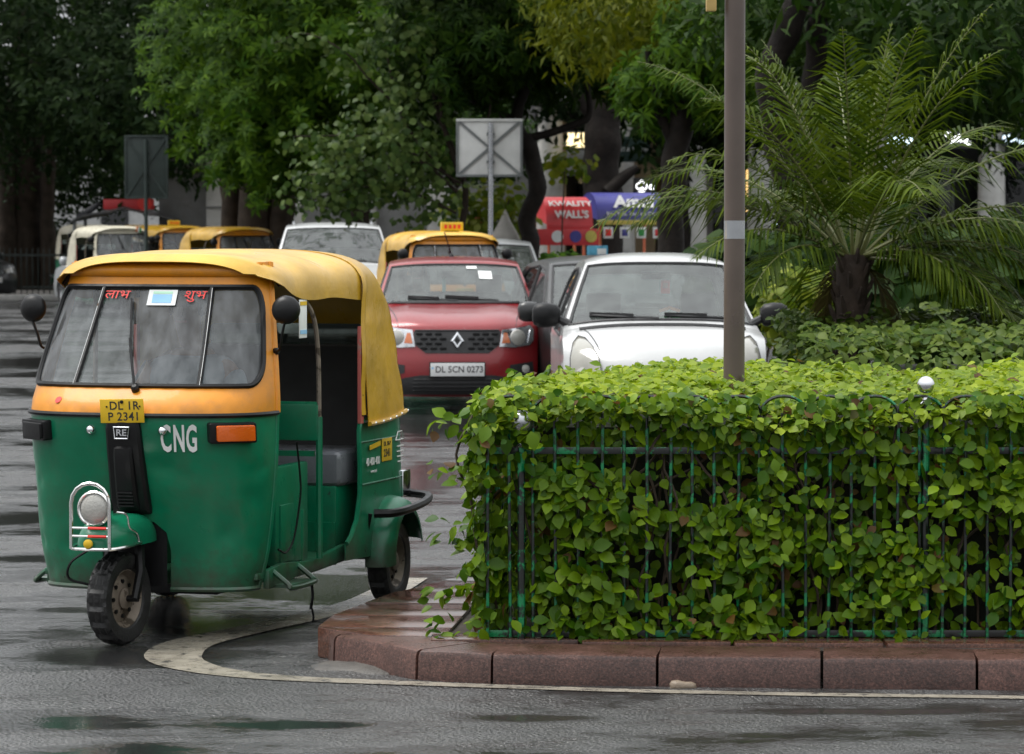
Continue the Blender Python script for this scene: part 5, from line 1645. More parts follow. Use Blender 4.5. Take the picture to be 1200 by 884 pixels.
def leaf_template(wid=.62, fold=.16, droop=.18, stalk=0.0):
    """a pointed leaf along +x, one unit long, folded on its midrib and drooping at the tip"""
    us = [0, .22, .5, .78, 1.0]
    hw = [0, .36 * wid / .62 * .85, .5 * wid / .62 * .85, .30 * wid / .62 * .85, 0]
    V, F = [], []
    for u, h in zip(us, hw):
        z = -droop * u * u
        if h == 0: V.append((u, 0, z))
        else: V += [(u, -h, z + fold * h), (u, 0, z), (u, h, z + fold * h)]
    F = [(0, 1, 2), (0, 2, 3), (1, 4, 5), (1, 5, 2), (2, 5, 6), (2, 6, 3), (4, 7, 8), (4, 8, 5), (5, 8, 9), (5, 9, 6), (7, 10, 8), (8, 10, 9)]
    return np.array(V, float), np.array(F)
def simple_leaf(wid=.35, droop=.15):
    V = np.array([(0, 0, 0), (.45, -wid / 2, .02), (1, 0, -droop), (.45, wid / 2, .02)], float)
    return V, np.array([(0, 1, 2, 3)])
def whorl_template(k=7, wid=.30, droop=.35, elev=.25):
    """a whorl of k narrow leaflets round one shoot tip"""
    V, F = [], []
    for i in range(k):
        a = 2 * math.pi * i / k + .3 * math.sin(i * 7.3)
        ln = .85 + .3 * ((i * 37) % 10) / 10
        c, s = math.cos(a), math.sin(a)
        for u, h, z in ((.04, 0, 0), (.5, -wid / 2, elev * .5 - .0), (1.0, 0, elev - droop), (.5, wid / 2, elev * .5)):
            x = u * ln; y = h
            V.append((x * c - y * s, x * s + y * c, z * ln))
        F.append((4 * i, 4 * i + 1, 4 * i + 2, 4 * i + 3))
    return np.array(V, float), np.array(F)
def scatter(tv, tf, pos, rot, sc):
    N, k = len(pos), len(tv)
    v = np.einsum('nij,kj->nki', rot, tv) * sc[:, None, None] + pos[:, None, :]
    f = tf[None] + (np.arange(N) * k)[:, None, None]
    return v.reshape(-1, 3), f.reshape(-1, tf.shape[1])
def clump(p, seed=0, freq=3.0):
    """cheap smooth noise in 0..1 for clumping"""
    r_ = np.random.default_rng(seed)
    v = np.zeros(len(p))
    for k in range(6):
        w = r_.normal(size=3) * freq * (1 + .5 * k)
        v += np.sin(p @ w + r_.uniform(0, 6.28)) / (1 + .4 * k)
    return .5 + .5 * np.tanh(v * .8)

# ================================================================== the front hedge
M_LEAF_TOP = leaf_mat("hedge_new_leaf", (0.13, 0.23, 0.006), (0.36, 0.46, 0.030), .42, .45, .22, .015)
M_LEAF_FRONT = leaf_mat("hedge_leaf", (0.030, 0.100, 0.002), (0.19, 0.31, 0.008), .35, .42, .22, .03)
M_TWIG = pm("twig_bark", (0.05, 0.035, 0.022), 0.85, bump=0.5)
M_CORE = pm("hedge_inner_dark", (0.012, 0.014, 0.008), 0.95, bump=0.8, bscale=30)
HY0, HY1, HTOP = 15.06, 18.25, 1.125
hleft = lambda Y: -.13 + .20 * max(0, (Y - HY0)) / (HY1 - HY0) + .10 * max(0, Y - 17) 
hedge = empty("hedge", (0, HY0, KZ), 0, "broad clipped hedge of bright green leaves behind the bow-top railing", "hedge")
OFF = np.array([0, -HY0, -KZ])
LT = leaf_template(.54, .2, .22)
def leaf_part(name, mat, pos, nrm, along, sc, parent, off=OFF, T=LT, smooth=True, stuff=True):
    v, f = scatter(T[0], T[1], pos + off, rot_from(nrm, along), sc)
    o = link(name, np_mesh(name, v, f, mat, smooth), parent)
    if stuff: o["kind"] = "stuff"
    return o
# front face
N = 12500
X = rng.uniform(-.16, 4.2, N); Z = rng.uniform(KZ + .01, HTOP + .02, N)
p = np.stack([X, np.zeros(N), Z], 1)
cl = clump(p, 3, 5.0)
cl2 = clump(p, 4, 2.0)
dep = rng.exponential(.07, N) + .10 * (1 - cl) - .035
dep = np.clip(dep - .035 * cl, -.09, .4)
Yf = HY0 + dep - .07 * (Z > .9) * (Z - .9) / .2
thin = .22 + .80 * cl + .30 * (Z > .9) - .30 * np.clip(X / 2.5, 0, 1) * (Z < .85) * (Z > .22) * (1 - cl2)
keep = rng.uniform(0, 1, N) < thin
pos = np.stack([X, Yf, Z], 1)[keep]
n = len(pos)
nrm = np.stack([rng.normal(0, .45, n), -.75 + rng.normal(0, .25, n), .55 + rng.normal(0, .35, n)], 1)
al = np.stack([rng.normal(0, .8, n), -.35 + rng.normal(0, .35, n), -.55 + rng.normal(0, .5, n)], 1)
sc = (.030 + .052 * rng.beta(2.0, 2.2, n)) * (1 - .2 * (pos[:, 2] > 1.0))
# the three hundred leaves that show largest are leaves of their own
view = (pos[:, 0] < 2.15) & (pos[:, 1] < HY0 + .03)
score = np.where(view, sc, 0)
order = np.argsort(-score)[:290]
mask = np.ones(n, bool); mask[order] = False
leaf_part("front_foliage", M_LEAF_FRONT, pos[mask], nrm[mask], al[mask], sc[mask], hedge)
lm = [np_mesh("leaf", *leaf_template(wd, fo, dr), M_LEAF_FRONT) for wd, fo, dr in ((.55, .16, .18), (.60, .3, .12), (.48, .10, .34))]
rots = rot_from(nrm[order], al[order])
for k, i in enumerate(order):
    o = link("leaf", lm[k % 3], hedge)
    M3 = Matrix(rots[k].tolist())
    o.matrix_local = Matrix.Translation(Vector((pos[i] + OFF).tolist())) @ M3.to_4x4() @ Matrix.Scale(float(sc[i]) * 1.08, 4)
# shoots pushing out between the bars
N = 7000
X = rng.uniform(-.16, 4.2, N); Z = rng.uniform(KZ + .015, HTOP, N)
cl = clump(np.stack([X, np.zeros(N), Z], 1), 31, 6.0)
kp = rng.uniform(0, 1, N) < np.clip((cl - .45) * 1.5, 0, 1) * np.where(X > 1.1, .6, .9) + .10 * (Z < .25)
pos = np.stack([X, HY0 - .035 - rng.exponential(.022, N), Z], 1)[kp]; n = len(pos)
nrm = np.stack([rng.normal(0, .5, n), -.7 + rng.normal(0, .3, n), .6 + rng.normal(0, .4, n)], 1)
al = np.stack([rng.normal(0, .8, n), -.35 + rng.normal(0, .4, n), -.4 + rng.normal(0, .6, n)], 1)
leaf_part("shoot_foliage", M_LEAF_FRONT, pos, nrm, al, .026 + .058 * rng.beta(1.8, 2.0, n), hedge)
# top
N = 24000
Yt = HY0 - .09 + (HY1 - HY0) * rng.uniform(0, 1, N) ** 1.15; X = rng.uniform(-.18, 4.2, N)
p = np.stack([X, Yt, np.zeros(N)], 1)
hl_ = np.array([hleft(y) for y in Yt])
ok = X > hl_ - .03 + rng.normal(0, .02, N)
bumps = clump(p, 9, 4.5)
Zt = HTOP - .05 + .075 * bumps + rng.normal(0, .014, N) - .07 * np.exp(-((Yt - HY0 + .06) / .06) ** 2) - .06 * np.exp(-((X - hl_) / .07) ** 2)
pos = np.stack([X, Yt, Zt], 1)[ok]; n = len(pos)
nrm = np.stack([rng.normal(0, .45, n), -.25 + rng.normal(0, .45, n), 1 + rng.normal(0, .1, n)], 1)
al = np.stack([rng.normal(0, 1, n), rng.normal(-.3, 1, n), rng.normal(-.1, .3, n)], 1)
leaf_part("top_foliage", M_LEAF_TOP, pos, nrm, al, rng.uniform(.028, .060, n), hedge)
# left end
N = 3600
Yl = rng.uniform(HY0 - .04, HY1, N); Z = rng.uniform(KZ + .01, HTOP + .01, N)
cl = clump(np.stack([np.zeros(N), Yl, Z], 1), 12, 5)
Xl = np.array([hleft(y) for y in Yl]) - .03 + rng.exponential(.06, N) + .08 * (1 - cl) - .06 * clump(np.stack([Yl, Z, Z], 1), 5, 6) * (Z > .3)
pos = np.stack([Xl, Yl, Z], 1)[rng.uniform(0, 1, N) < .5 + .6 * cl]; n = len(pos)
nrm = np.stack([-.8 + rng.normal(0, .3, n), rng.normal(-.2, .4, n), .5 + rng.normal(0, .3, n)], 1)
al = np.stack([rng.normal(-.3, .4, n), rng.normal(0, .8, n), rng.normal(-.5, .5, n)], 1)
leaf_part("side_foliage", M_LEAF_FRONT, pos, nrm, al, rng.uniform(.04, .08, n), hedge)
# near-black filler box standing in for the hedge's shaded inside
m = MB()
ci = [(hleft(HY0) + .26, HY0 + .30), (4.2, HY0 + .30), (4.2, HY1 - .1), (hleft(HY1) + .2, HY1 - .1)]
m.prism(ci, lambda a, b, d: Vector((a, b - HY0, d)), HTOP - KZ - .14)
m.build("dark_filler", M_CORE, hedge)
for k in range(46):
    x0 = random.uniform(-.05, 2.6); y0 = HY0 + random.uniform(.03, .25)
    pts = [Vector((x0 + random.uniform(-.05, .05) * i, y0 - HY0 + random.uniform(-.05, .05), .95 * i / 5)) for i in range(6)]
    m = MB(); m.tube(spline(pts, 3), [.006] * (5 * 3 + 1), 5); m.build("stem", M_TWIG, hedge)
# a few sprays reaching out at the left end and over the slabs
N = 90
t = rng.uniform(0, 1, N)
base = np.array([[-.16, 15.15, .16], [-.17, 15.3, .30], [-.15, 15.2, .55], [-.15, 15.1, .8], [-.17, 15.2, 1.0]])[rng.integers(0, 5, N)]
dirn = np.array([-.16, -.05, .02]); pos = base + dirn * t[:, None] + rng.normal(0, .03, (N, 3)); pos[:, 2] = np.maximum(pos[:, 2], KZ + .02)
nrm = rng.normal(0, .5, (N, 3)) + np.array([-.2, -.4, .8]); al = rng.normal(0, .6, (N, 3)) + np.array([-.6, -.2, -.2])
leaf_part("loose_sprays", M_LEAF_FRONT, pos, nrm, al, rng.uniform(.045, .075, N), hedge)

# ================================================================== bow-top railing with steel-ball posts
M_IRON = pm("green_iron_paint", (0.004, 0.22, 0.075), 0.32, var=0.3, wear=((0.006, 0.008, 0.007), 0.52, 9), vscale=8, coat=0.3)
FY = 15.045
rail = empty("iron_railing", (-.10, FY, KZ + .006), 0, "green bow-top iron railing along the front of the hedge", "railing")
bx, step_ = 0.0, .0935
bm_ = MB(); bm_.tube([(0, 0, 0), (0, 0, .93)], .0068, 8)
bar0 = bm_.build("bar", M_IRON, rail, loc=(0, 0, 0))
hoop = MB(); hoop.tube([Vector((step_ - step_ * math.cos(math.pi * k / 12), 0, .93 + .07 * math.sin(math.pi * k / 12))) for k in range(13)], .0075, 6)
hoop0 = hoop.build("bow", M_IRON, rail, loc=(0, 0, 0))
nb = 46
for k in range(1, nb):
    o = link("bar", bar0.data, rail, (k * step_, random.uniform(-.004, .004), 0), (0, random.uniform(-.008, .008), 0))
for k in range(1, nb - 2):
    if k % 2 == 0: link("bow", hoop0.data, rail, (k * step_, 0.0, 0))
for z in (.775, .02):
    m = MB(); m.box((nb * step_ / 2 - .04, .013, z), (nb * step_, .008, .028)); m.build("rail", M_IRON, rail, bevel=.002)
# return along the left end
sd_ = (Vector((hleft(18.2), 18.2, 0)) - Vector((-.10, FY, 0))); sd_.z = 0
ln = sd_.length; su = sd_.normalized()
side = empty("iron_railing", (-.12, FY + .06, KZ + .006), 0, "green iron railing running back along the short end of the hedge", "railing")
for k in range(1, 30):
    link("bar", bar0.data, side, tuple(su * (k * .105)))
for z in (.775, .08):
    m = MB(); m.bar(su * .02 + Vector((.0, 0, z)), su * 3.1 + Vector((0, 0, z)), .008, .028); m.build("rail", M_IRON, side, bevel=.002)
def ball_post(X, Y, ztop, r, label, mat):
    o = empty("ball_post", (X, Y, KZ + .006), 0, label, "post", "steel-ball posts in the railing")
    m = MB(); m.tube([(0, 0, 0), (0, 0, ztop - KZ - r * 1.7)], .016, 10); m.build("post", M_IRON, o)
    m = MB(); m.lathe([(.02, 0), (.026, .006), (.016, .014), (.013, .03)], 16, o=(0, 0, ztop - KZ - r * 1.7 - .02)); m.build("collar", mat, o)
    m = MB(); m.sphere((0, 0, ztop - KZ), r, 24, 16); m.build("ball", mat, o, smooth=60)
q = P(1085, 453, 15.05); ball_post(q.x, 15.05, q.z, .036, "railing post with a polished steel ball standing above the hedge top", M_SILVER)
M_DULLSTEEL = pm("dull_steel", (0.42, 0.43, 0.45), 0.25, metal=0.9, var=0.2)
q = P(611, 496, 15.03); ball_post(q.x, 15.03, q.z, .05, "railing post with a larger dull ball half buried in leaves at the hedge corner", M_DULLSTEEL)

# ================================================================== brown pole with a signal box
M_POLE = pm("brown_pole_paint", (0.10, 0.075, 0.064), 0.35, var=0.25, vscale=2.2, wear=((0.26, 0.24, 0.23), 0.30, 2.0), rvar=0.15)
M_CREAMBOX = pm("cream_signal_box", (0.55, 0.38, 0.14), 0.5, var=0.2)
pole = empty("lamp_pole", (.978, 16.15, KZ - .01), 0, "slim brown metal pole rising out of the front hedge", "pole")
m = MB(); m.tube([(0, 0, 0), (0, 0, 1.6), (0, 0, 5.8)], [.048, .046, .043], 20); m.build("shaft", M_POLE, pole)
m = MB(); m.tube([(0, 0, 2.83), (0, 0, 2.87)], .0485, 20); m.build("clamp_band", M_DULLSTEEL, pole)
m = MB(); m.tube([(0, 0, 1.655), (0, 0, 1.735)], .0465, 20); m.build("pale_patch", M_DULLSTEEL, pole)
m = MB(); m.box((-.105, -.01, 2.86), (.045, .07, .42)); bxo = m.build("signal_box", M_CREAMBOX, pole, bevel=.008)
m = MB(); m.box((-.065, 0, 2.84), (.04, .03, .03)); m.box((-.065, 0, 2.99), (.04, .03, .03)); m.build("bracket", M_DULLSTEEL, bxo)
# ================================================================== background buildings and street things
M_WALL = pm("aged_white_wall", (0.60, 0.59, 0.56), 0.7, var=0.2, vscale=0.8, dirt=0.4, bump=0.2, bscale=20)
M_WALLG = pm("grey_stone_wall", (0.22, 0.22, 0.215), 0.75, var=0.2, vscale=1.0, dirt=0.4, bump=0.3, bscale=14)
M_BEIGE = pm("beige_panel", (0.32, 0.24, 0.15), 0.6, var=0.15)
M_SHOPDARK = pm("shop_interior", (0.02, 0.02, 0.022), 0.6)
M_SHOPGLASS = glass_mat("shop_glass", (0.25, 0.27, 0.27), ior=1.5)
M_WARMLIT = emit_mat("lit_warm_sign", (1.0, 0.80, 0.42), 1.5)
M_WHITELIT = emit_mat("lit_white_sign", (0.95, 0.97, 1.0), 2.2)
M_BLUELIT = emit_mat("lit_cool_sign", (0.70, 0.88, 1.0), 1.5)
M_WARMWIN = emit_mat("lit_shop_window", (0.95, 0.60, 0.22), 1.1)
M_DKGREEN = pm("dark_green_board", (0.012, 0.03, 0.025), 0.4)
M_GREYBOARD = pm("grey_board", (0.24, 0.24, 0.23), 0.5)
M_SIGNBACK = pm("sign_back_white", (0.68, 0.68, 0.66), 0.5, var=0.08, dirt=0.15)
M_SIGNFRAME = pm("sign_frame_steel", (0.16, 0.17, 0.17), 0.45, metal=0.4)
M_SIGNDARK = pm("sign_back_dark", (0.03, 0.045, 0.04), 0.55, var=0.15)
M_AWNRED = pm("red_awning", (0.60, 0.035, 0.04), 0.45, var=0.1)
M_AWNBLUE = pm("blue_awning", (0.045, 0.045, 0.26), 0.42, var=0.12)
M_AWNYEL = pm("yellow_band", (0.60, 0.50, 0.10), 0.5)
M_TARP = pm("grey_tarpaulin", (0.075, 0.075, 0.075), 0.5, var=0.25, bump=0.5, bscale=5)
M_CORAL = pm("coral_paint", (0.65, 0.17, 0.08), 0.5)
M_FENCE = pm("dark_fence_iron", (0.010, 0.018, 0.014), 0.5)
M_BLUEPOST = pm("blue_poster", (0.10, 0.38, 0.55), 0.5, var=0.3, vscale=9)
M_CLOTHW = pm("white_cloth", (0.55, 0.52, 0.48), 0.8, bump=0.3, bscale=15)
M_FARWHITE = pm("far_white_wall", (0.42, 0.42, 0.41), 0.7, var=0.1)

def box_obj(name, mat, parent, c, size, bevel=.01, rot=None):
    m = MB(); m.box(c, size, rot); return m.build(name, mat, parent, bevel=bevel)

BY = 76.0                                             # the arcade front
def bx_at(px): return (px - 600) * BY / FPX
arc = empty("arcade_building", (11, BY, 0), 0, "white colonnaded shopping arcade behind the trees and the palm", "building")
box_obj("back_wall", M_SHOPDARK, arc, (0, 4.0, 2.2), (21, .3, 4.4))
box_obj("floor", M_WALLG, arc, (0, 2.0, .15), (21, 4.6, .3))
box_obj("upper_wall", M_WALL, arc, (0, .3, 6.3), (21, .6, 4.0))
box_obj("cornice", M_WALL, arc, (0, -.05, 4.36), (21.2, .9, .18), .03)
box_obj("soffit", M_WALLG, arc, (0, 2.2, 4.2), (21, 3.8, .1))
for px in (645, 728, 812, 892, 1038, 1162, 1290, 1420):
    x = bx_at(px) - 11
    m = MB(); m.lathe([(.36, .3), (.36, .42), (.30, .48), (.285, 2.2), (.25, 4.0), (.30, 4.05), (.33, 4.16)], 18, o=(x, .1, 0)); m.build("column", M_WALL, arc)
for k, (a, b, mt) in enumerate(((640, 664, M_BEIGE), (737, 770, M_BEIGE), (826, 838, M_WALLG))):
    xa, xb = bx_at(a) - 11, bx_at(b) - 11
    box_obj("shop_pier", mt, arc, ((xa + xb) / 2, 1.2, 2.2), (abs(xb - xa), .4, 3.9))
for px, w_, z0, z1, mt in ((820, 18, 1.2, 3.2, M_WARMWIN), (752, 26, 1.9, 2.6, M_WARMWIN), (905, 40, 2.0, 2.9, M_WARMWIN), (928, 14, 1.7, 2.0, M_BLUELIT)):
    xa = bx_at(px) - 11
    box_obj("lit_showcase", mt, arc, (xa, 3.0, (z0 + z1) / 2), (w_ * BY / FPX, .1, z1 - z0))
for px in (700, 850, 950, 1090, 1220):
    xa = bx_at(px) - 11
    o = box_obj("shop_front", M_SHOPGLASS, arc, (xa, 3.4, 1.75), (1.7, .05, 2.7))
    for dx in (-.86, .86): box_obj("mullion", M_SIGNFRAME, o, (xa + dx, 3.38, 1.75), (.06, .08, 2.8))
# left stone wing
lw = empty("stone_building", (-3.2, 80, 0), 0, "grey stone wall with flat pilasters behind the heart-leaved tree", "building")
box_obj("wall", M_WALLG, lw, (0, .4, 3), (9, .6, 6))
for x in (-3.2, -1.6, 0.0, 1.6):
    box_obj("pilaster", M_WALL, lw, (x, 0, 2.6), (.5, .3, 5.2), .02)
    for z in (.7, 1.4, 2.1, 2.8): box_obj("stone_band", M_WALLG, lw, (x, -.02, z), (.54, .32, .05))
# pale building far behind the left trees
fb = empty("distant_building", (-17.5, 150, 0), 0, "bright white building glimpsed far off through the gap under the left trees", "building")
box_obj("wall", M_FARWHITE, fb, (0, 0, 4), (40, 6, 8))
for k in range(12):
    for z in (1.6, 4.6):
        o = box_obj("window", M_SHOPDARK, fb, (-17 + 3.1 * k, -3.02, z), (1.1, .1, 1.5)); box_obj("sill", M_FARWHITE, o, (-17 + 3.1 * k, -3.1, z - .82), (1.3, .25, .1))

# ---- shop signs
def board(name, px0, px1, py0, py1, Y, mat, label, cat="sign", d=.12, frame=None, bevel=.015):
    a, b = P(px0, py0, Y), P(px1, py1, Y)
    w, h = abs(b.x - a.x), abs(a.z - b.z)
    o = empty(name, ((a.x + b.x) / 2, Y, b.z), 0, label, cat)
    box_obj("panel", mat, o, (0, 0, h / 2), (w, d, h), bevel)
    if frame:
        for s in (-1, 1):
            box_obj("frame_side", frame, o, (s * (w / 2 + .012), 0, h / 2), (.025, d + .02, h + .05))
            box_obj("frame_edge", frame, o, (0, 0, h / 2 + s * (h / 2 + .012)), (w + .05, d + .022, .025))
    return o, w, h
o, w, h = board("lit_sign", 664, 701, 156, 173, BY - .6, M_WARMLIT, "glowing warm yellow shop sign on the arcade", frame=M_GREYBOARD)
box_obj("sign_bracket", M_SIGNFRAME, o, (0, .3, h / 2), (.06, .55, .06))
for k in range(5): box_obj("sign_print", M_AWNYEL, o, (-.16 + .075 * k, -.065, h * .5), (.045, .01, .08), .002)
o, w, h = board("shop_sign", 664, 702, 176, 190, BY - .6, M_GREYBOARD, "plain grey shop board hanging below the glowing yellow sign")
box_obj("sign_bracket", M_SIGNFRAME, o, (0, .3, h / 2), (.06, .55, .06))
o, w, h = board("shop_sign", 664, 702, 193, 206, BY - .6, M_GREYBOARD, "lower of the two grey shop boards beside the dark trunk")
box_obj("sign_bracket", M_SIGNFRAME, o, (0, .3, h / 2), (.06, .55, .06))
o, w, h = board("shop_sign", 725, 762, 160, 190, BY - .6, M_DKGREEN, "dark green shop fascia reading PETER ENGLAND")
put_text("PETER ENGLAND", .105, M_SIGNBACK, o, (0, -.065, h * .48), (1, 0, 0), (0, 0, 1), sx=.8)
box_obj("sign_bracket", M_SIGNFRAME, o, (0, .3, h / 2), (.06, .55, .06))
# glowing emblem: spade-shaped outline and a letter
c = P(752, 214, BY - .5)
em = empty("lit_emblem", (c.x, BY - .5, c.z - .2), 0, "glowing white spade-shaped emblem above the blue cart awning", "sign")
m = MB()
m.tube(spline([(0, 0, .40), (.07, 0, .32), (.17, 0, .24), (.15, 0, .12), (.05, 0, .12), (0, 0, .16), (-.05, 0, .12), (-.15, 0, .12), (-.17, 0, .24), (-.07, 0, .32), (0, 0, .40)], 5), .017, 6); m.tube([(0, 0, .16), (0, 0, .02)], .02, 6); m.tube([(-.10, 0, .02), (.10, 0, .02)], .016, 6)
m.build("emblem_tube", M_WHITELIT, em)
put_text("C", .22, M_WHITELIT, em, (.32, -.01, .16), (1, 0, 0), (0, 0, 1), bold=.01)
box_obj("emblem_back", M_SHOPDARK, em, (.1, .10, .2), (.75, .08, .55))
box_obj("sign_bracket", M_SIGNFRAME, em, (.1, .35, .2), (.06, .5, .06))
em.scale = (.62, 1, .62)
rs = random.Random(4)
for px0, px1, py0, py1, lab in ((1041, 1070, 156, 173, "glowing cool white shop sign seen through the palm's upper fronds"), (1108, 1136, 155, 172, "glowing white curly shop sign between the arcade columns"), (1176, 1198, 158, 170, "small glowing bluish shop sign at the arcade's far bay")):
    a, b = P(px0, py0, BY - .3), P(px1, py1, BY - .3)
    o = empty("lit_sign", ((a.x + b.x) / 2, BY - .3, b.z), 0, lab, "sign")
    w, h = abs(b.x - a.x), abs(a.z - b.z)
    box_obj("panel", M_SHOPDARK, o, (0, .08, h / 2), (w * 1.15, .06, h * 1.3))
    box_obj("sign_bracket", M_SIGNFRAME, o, (0, .3, h / 2), (.06, .5, .06))
    n_ = 4
    for k in range(n_):
        x0 = -w / 2 + w * (k + .5) / n_
        pts = [(x0 - w * .09, 0, h * rs.uniform(.1, .4)), (x0 - w * .02, 0, h * rs.uniform(.7, 1.0)), (x0 + w * .06, 0, h * rs.uniform(.3, .6)), (x0 + w * .1, 0, h * rs.uniform(.1, .4))]
        m = MB(); m.tube(spline(pts, 4), .045, 6); m.build("neon_stroke", M_BLUELIT if "bluish" in lab or "cool" in lab else M_WHITELIT, o)

# ---- traffic signs seen from behind
def sign_back(px0, px1, py0, py1, Y, post_px, mat, label, brace=True, steel=None):
    M_SIGNFRAME, M_DULLSTEEL = (steel, steel) if steel else (globals()['M_SIGNFRAME'], globals()['M_DULLSTEEL'])
    a, b = P(px0, py0, Y), P(px1, py1, Y)
    w, h = b.x - a.x, a.z - b.z
    xp = (post_px - 600) * Y / FPX
    o = empty("road_sign", (xp, Y, 0), 0, label, "road sign")
    cx = (a.x + b.x) / 2 - xp; z0 = b.z
    box_obj("plate", mat, o, (cx, 0, z0 + h / 2), (w, .03, h), .006)
    for s in (-1, 1):
        box_obj("frame_side", M_SIGNFRAME, o, (cx + s * w / 2, -.01, z0 + h / 2), (.035, .06, h + .03), .004)
        box_obj("frame_edge", M_SIGNFRAME if s < 0 else mat, o, (cx, -.012, z0 + h / 2 + s * h / 2), (w + .03, .062, .035), .004)
    if brace:
        for s in (-1, 1):
            m = MB(); m.bar((cx - s * w / 2, -.028, z0), (cx + s * w / 2, -.028 - .004 * s, z0 + h), .035, .02, up=(0, 1, 0)); m.build("diagonal_brace", M_SIGNFRAME, o)
    m = MB(); m.tube([(0, -.07, 0), (0, -.07, z0 + h * .95)], .035, 12); m.build("post", M_DULLSTEEL, o)
    for z in (.25, .75): box_obj("clamp", M_SIGNFRAME, o, (0, -.045, z0 + h * z), (.11, .05, .04), .004)
sign_back(536, 611, 141, 206, 50.2, 575, M_SIGNBACK, "back of a white rectangular road sign with crossed braces, left of the forked tree")
sign_back(147, 196, 160, 232, 68, 172, M_SIGNDARK, "dark back of a road sign hidden under the left trees", steel=M_SIGNDARK)

# ---- ice-cream carts
def awning(px0, px1, py0, py1, Y, depth, mat, name, label, lines, lsize, skirt, legs, body):
    a, b = P(px0, py0, Y), P(px1, py1, Y)
    w, h = b.x - a.x, a.z - b.z
    o = empty(name, ((a.x + b.x) / 2, Y, 0), R(15), label, "ice-cream cart", "ice-cream carts under the trees")
    zb = b.z
    rows = []
    for k in range(13):
        t = k / 12
        ang = math.pi * .94 * t
        y = -depth / 2 * math.cos(ang) ; z = zb + h * math.sin(ang) ** .8 if ang > 0 else zb
        rows.append([Vector((-w / 2, y, z)), Vector((-w / 6, y, z)), Vector((w / 6, y, z)), Vector((w / 2, y, z))])
    m = MB(); m.grid(rows); aw = m.build("awning", mat, o, smooth=60, solid=.01)
    for s in (-1, 1):                               # closed ends
        e = [Vector((s * (w / 2 - .004), r_[0].y, r_[0].z)) for r_ in rows]
        m = MB(); m.add(e, [tuple(range(len(e)))]); m.build("awning_end", mat, aw)
    fz = zb + h * .5
    for (tx, sz, dz, sh, bd) in lines:
        zt = zb + h * dz
        # the lettering lies on the front curve
        t = min(range(13), key=lambda k: abs(rows[k][0].z - zt) + (9 if k > 6 else 0))
        p0, p1 = rows[max(0, t - 1)][0], rows[min(6, t + 1)][0]
        up = (p1 - p0).normalized()
        yy = float(np.interp(zt, [rows[k][0].z for k in range(7)], [rows[k][0].y for k in range(7)]))
        nrm = Vector((1, 0, 0)).cross(up)
        put_text(tx, sz, M_WHITE, aw, Vector((w * .04, yy, zt)) + nrm * .035, (1, 0, 0), up, bold=bd, shear=sh, extrude=.004)
    for s in (-1, 1):
        for y in (-depth / 2 + .05, depth / 2 - .08):
            m = MB(); m.tube([(s * (w / 2 - .05), y, 0), (s * (w / 2 - .05), y, zb + .02)], .022, 8); m.build("awning_post", legs, o)
    box_obj("valance", skirt, aw, (0, -depth / 2 - .012, zb - .035), (w, .02, .07), .003)
    # cart box with wheels
    bb = box_obj("cart_box", body, o, (0, 0, .72), (w * .86, depth * .7, .62), .05)
    box_obj("cart_lid", M_WHITE, bb, (0, 0, 1.05), (w * .8, depth * .6, .05), .02)
    for s in (-1, 1): make_wheel(o, (s * w * .33, -depth * .30, .2), .2, .06, side=-1, lugs=False)
    box_obj("cart_frame", M_SIGNFRAME, o, (0, 0, .37), (w * .9, depth * .66, .06), .01)
    box_obj("cart_leg", M_SIGNFRAME, o, (0, depth * .28, .18), (.06, .06, .36), .005)
    return o, w, h, zb
k_, w, h, zb = awning(630, 686, 231, 263, 55, .9, M_AWNRED, "ice_cream_cart", "ice-cream cart with a red rounded awning reading KWALITY WALL'S", [("KWALITY", .155, .68, 0, .003), ("WALL'S", .155, .33, 0, .005)], .13, M_AWNRED, M_CORAL, M_AWNRED)
box_obj("lower_banner", M_AWNRED, k_, (-.05, -.47, zb - .19), (w * 1.35, .03, .24), .004)
for x, mt in ((-.2, M_PAPER), (.08, M_AWNBLUE), (.32, M_AWNYEL)):
    m = MB(); m.lathe([(.09, 0), (.09, .008), (.001, .009)], 16, o=(x, -.487, zb - .18), axis=(0, -1, 0)); m.build("banner_picture", mt, k_)
a_, w, h, zb = awning(688, 770, 226, 258, 56, 1.0, M_AWNBLUE, "ice_cream_cart", "ice-cream cart with a blue rounded awning reading Amul", [("Amul", .29, .60, .12, .012), ("Real Milk. Real Ice Cream", .085, .20, 0, .0)], .2, M_AWNYEL, M_CORAL, M_AWNBLUE)
for k in range(4):
    o = box_obj("hanging_card", M_PAPER, a_, (-w / 2 + .16 + .26 * k, -.52, zb - .19), (.15, .012, .17), .002)
    box_obj("card_picture", (M_RED, M_AWNBLUE, M_TRIFLAG_G, M_AWNRED)[k], o, (-w / 2 + .16 + .26 * k, -.528, zb - .19), (.09, .008, .10), .002)
    m = MB(); m.tube([(-w / 2 + .16 + .26 * k, -.515, zb - .11), (-w / 2 + .16 + .26 * k, -.515, zb - .04)], .006, 5); m.build("card_string", M_SIGNFRAME, o)
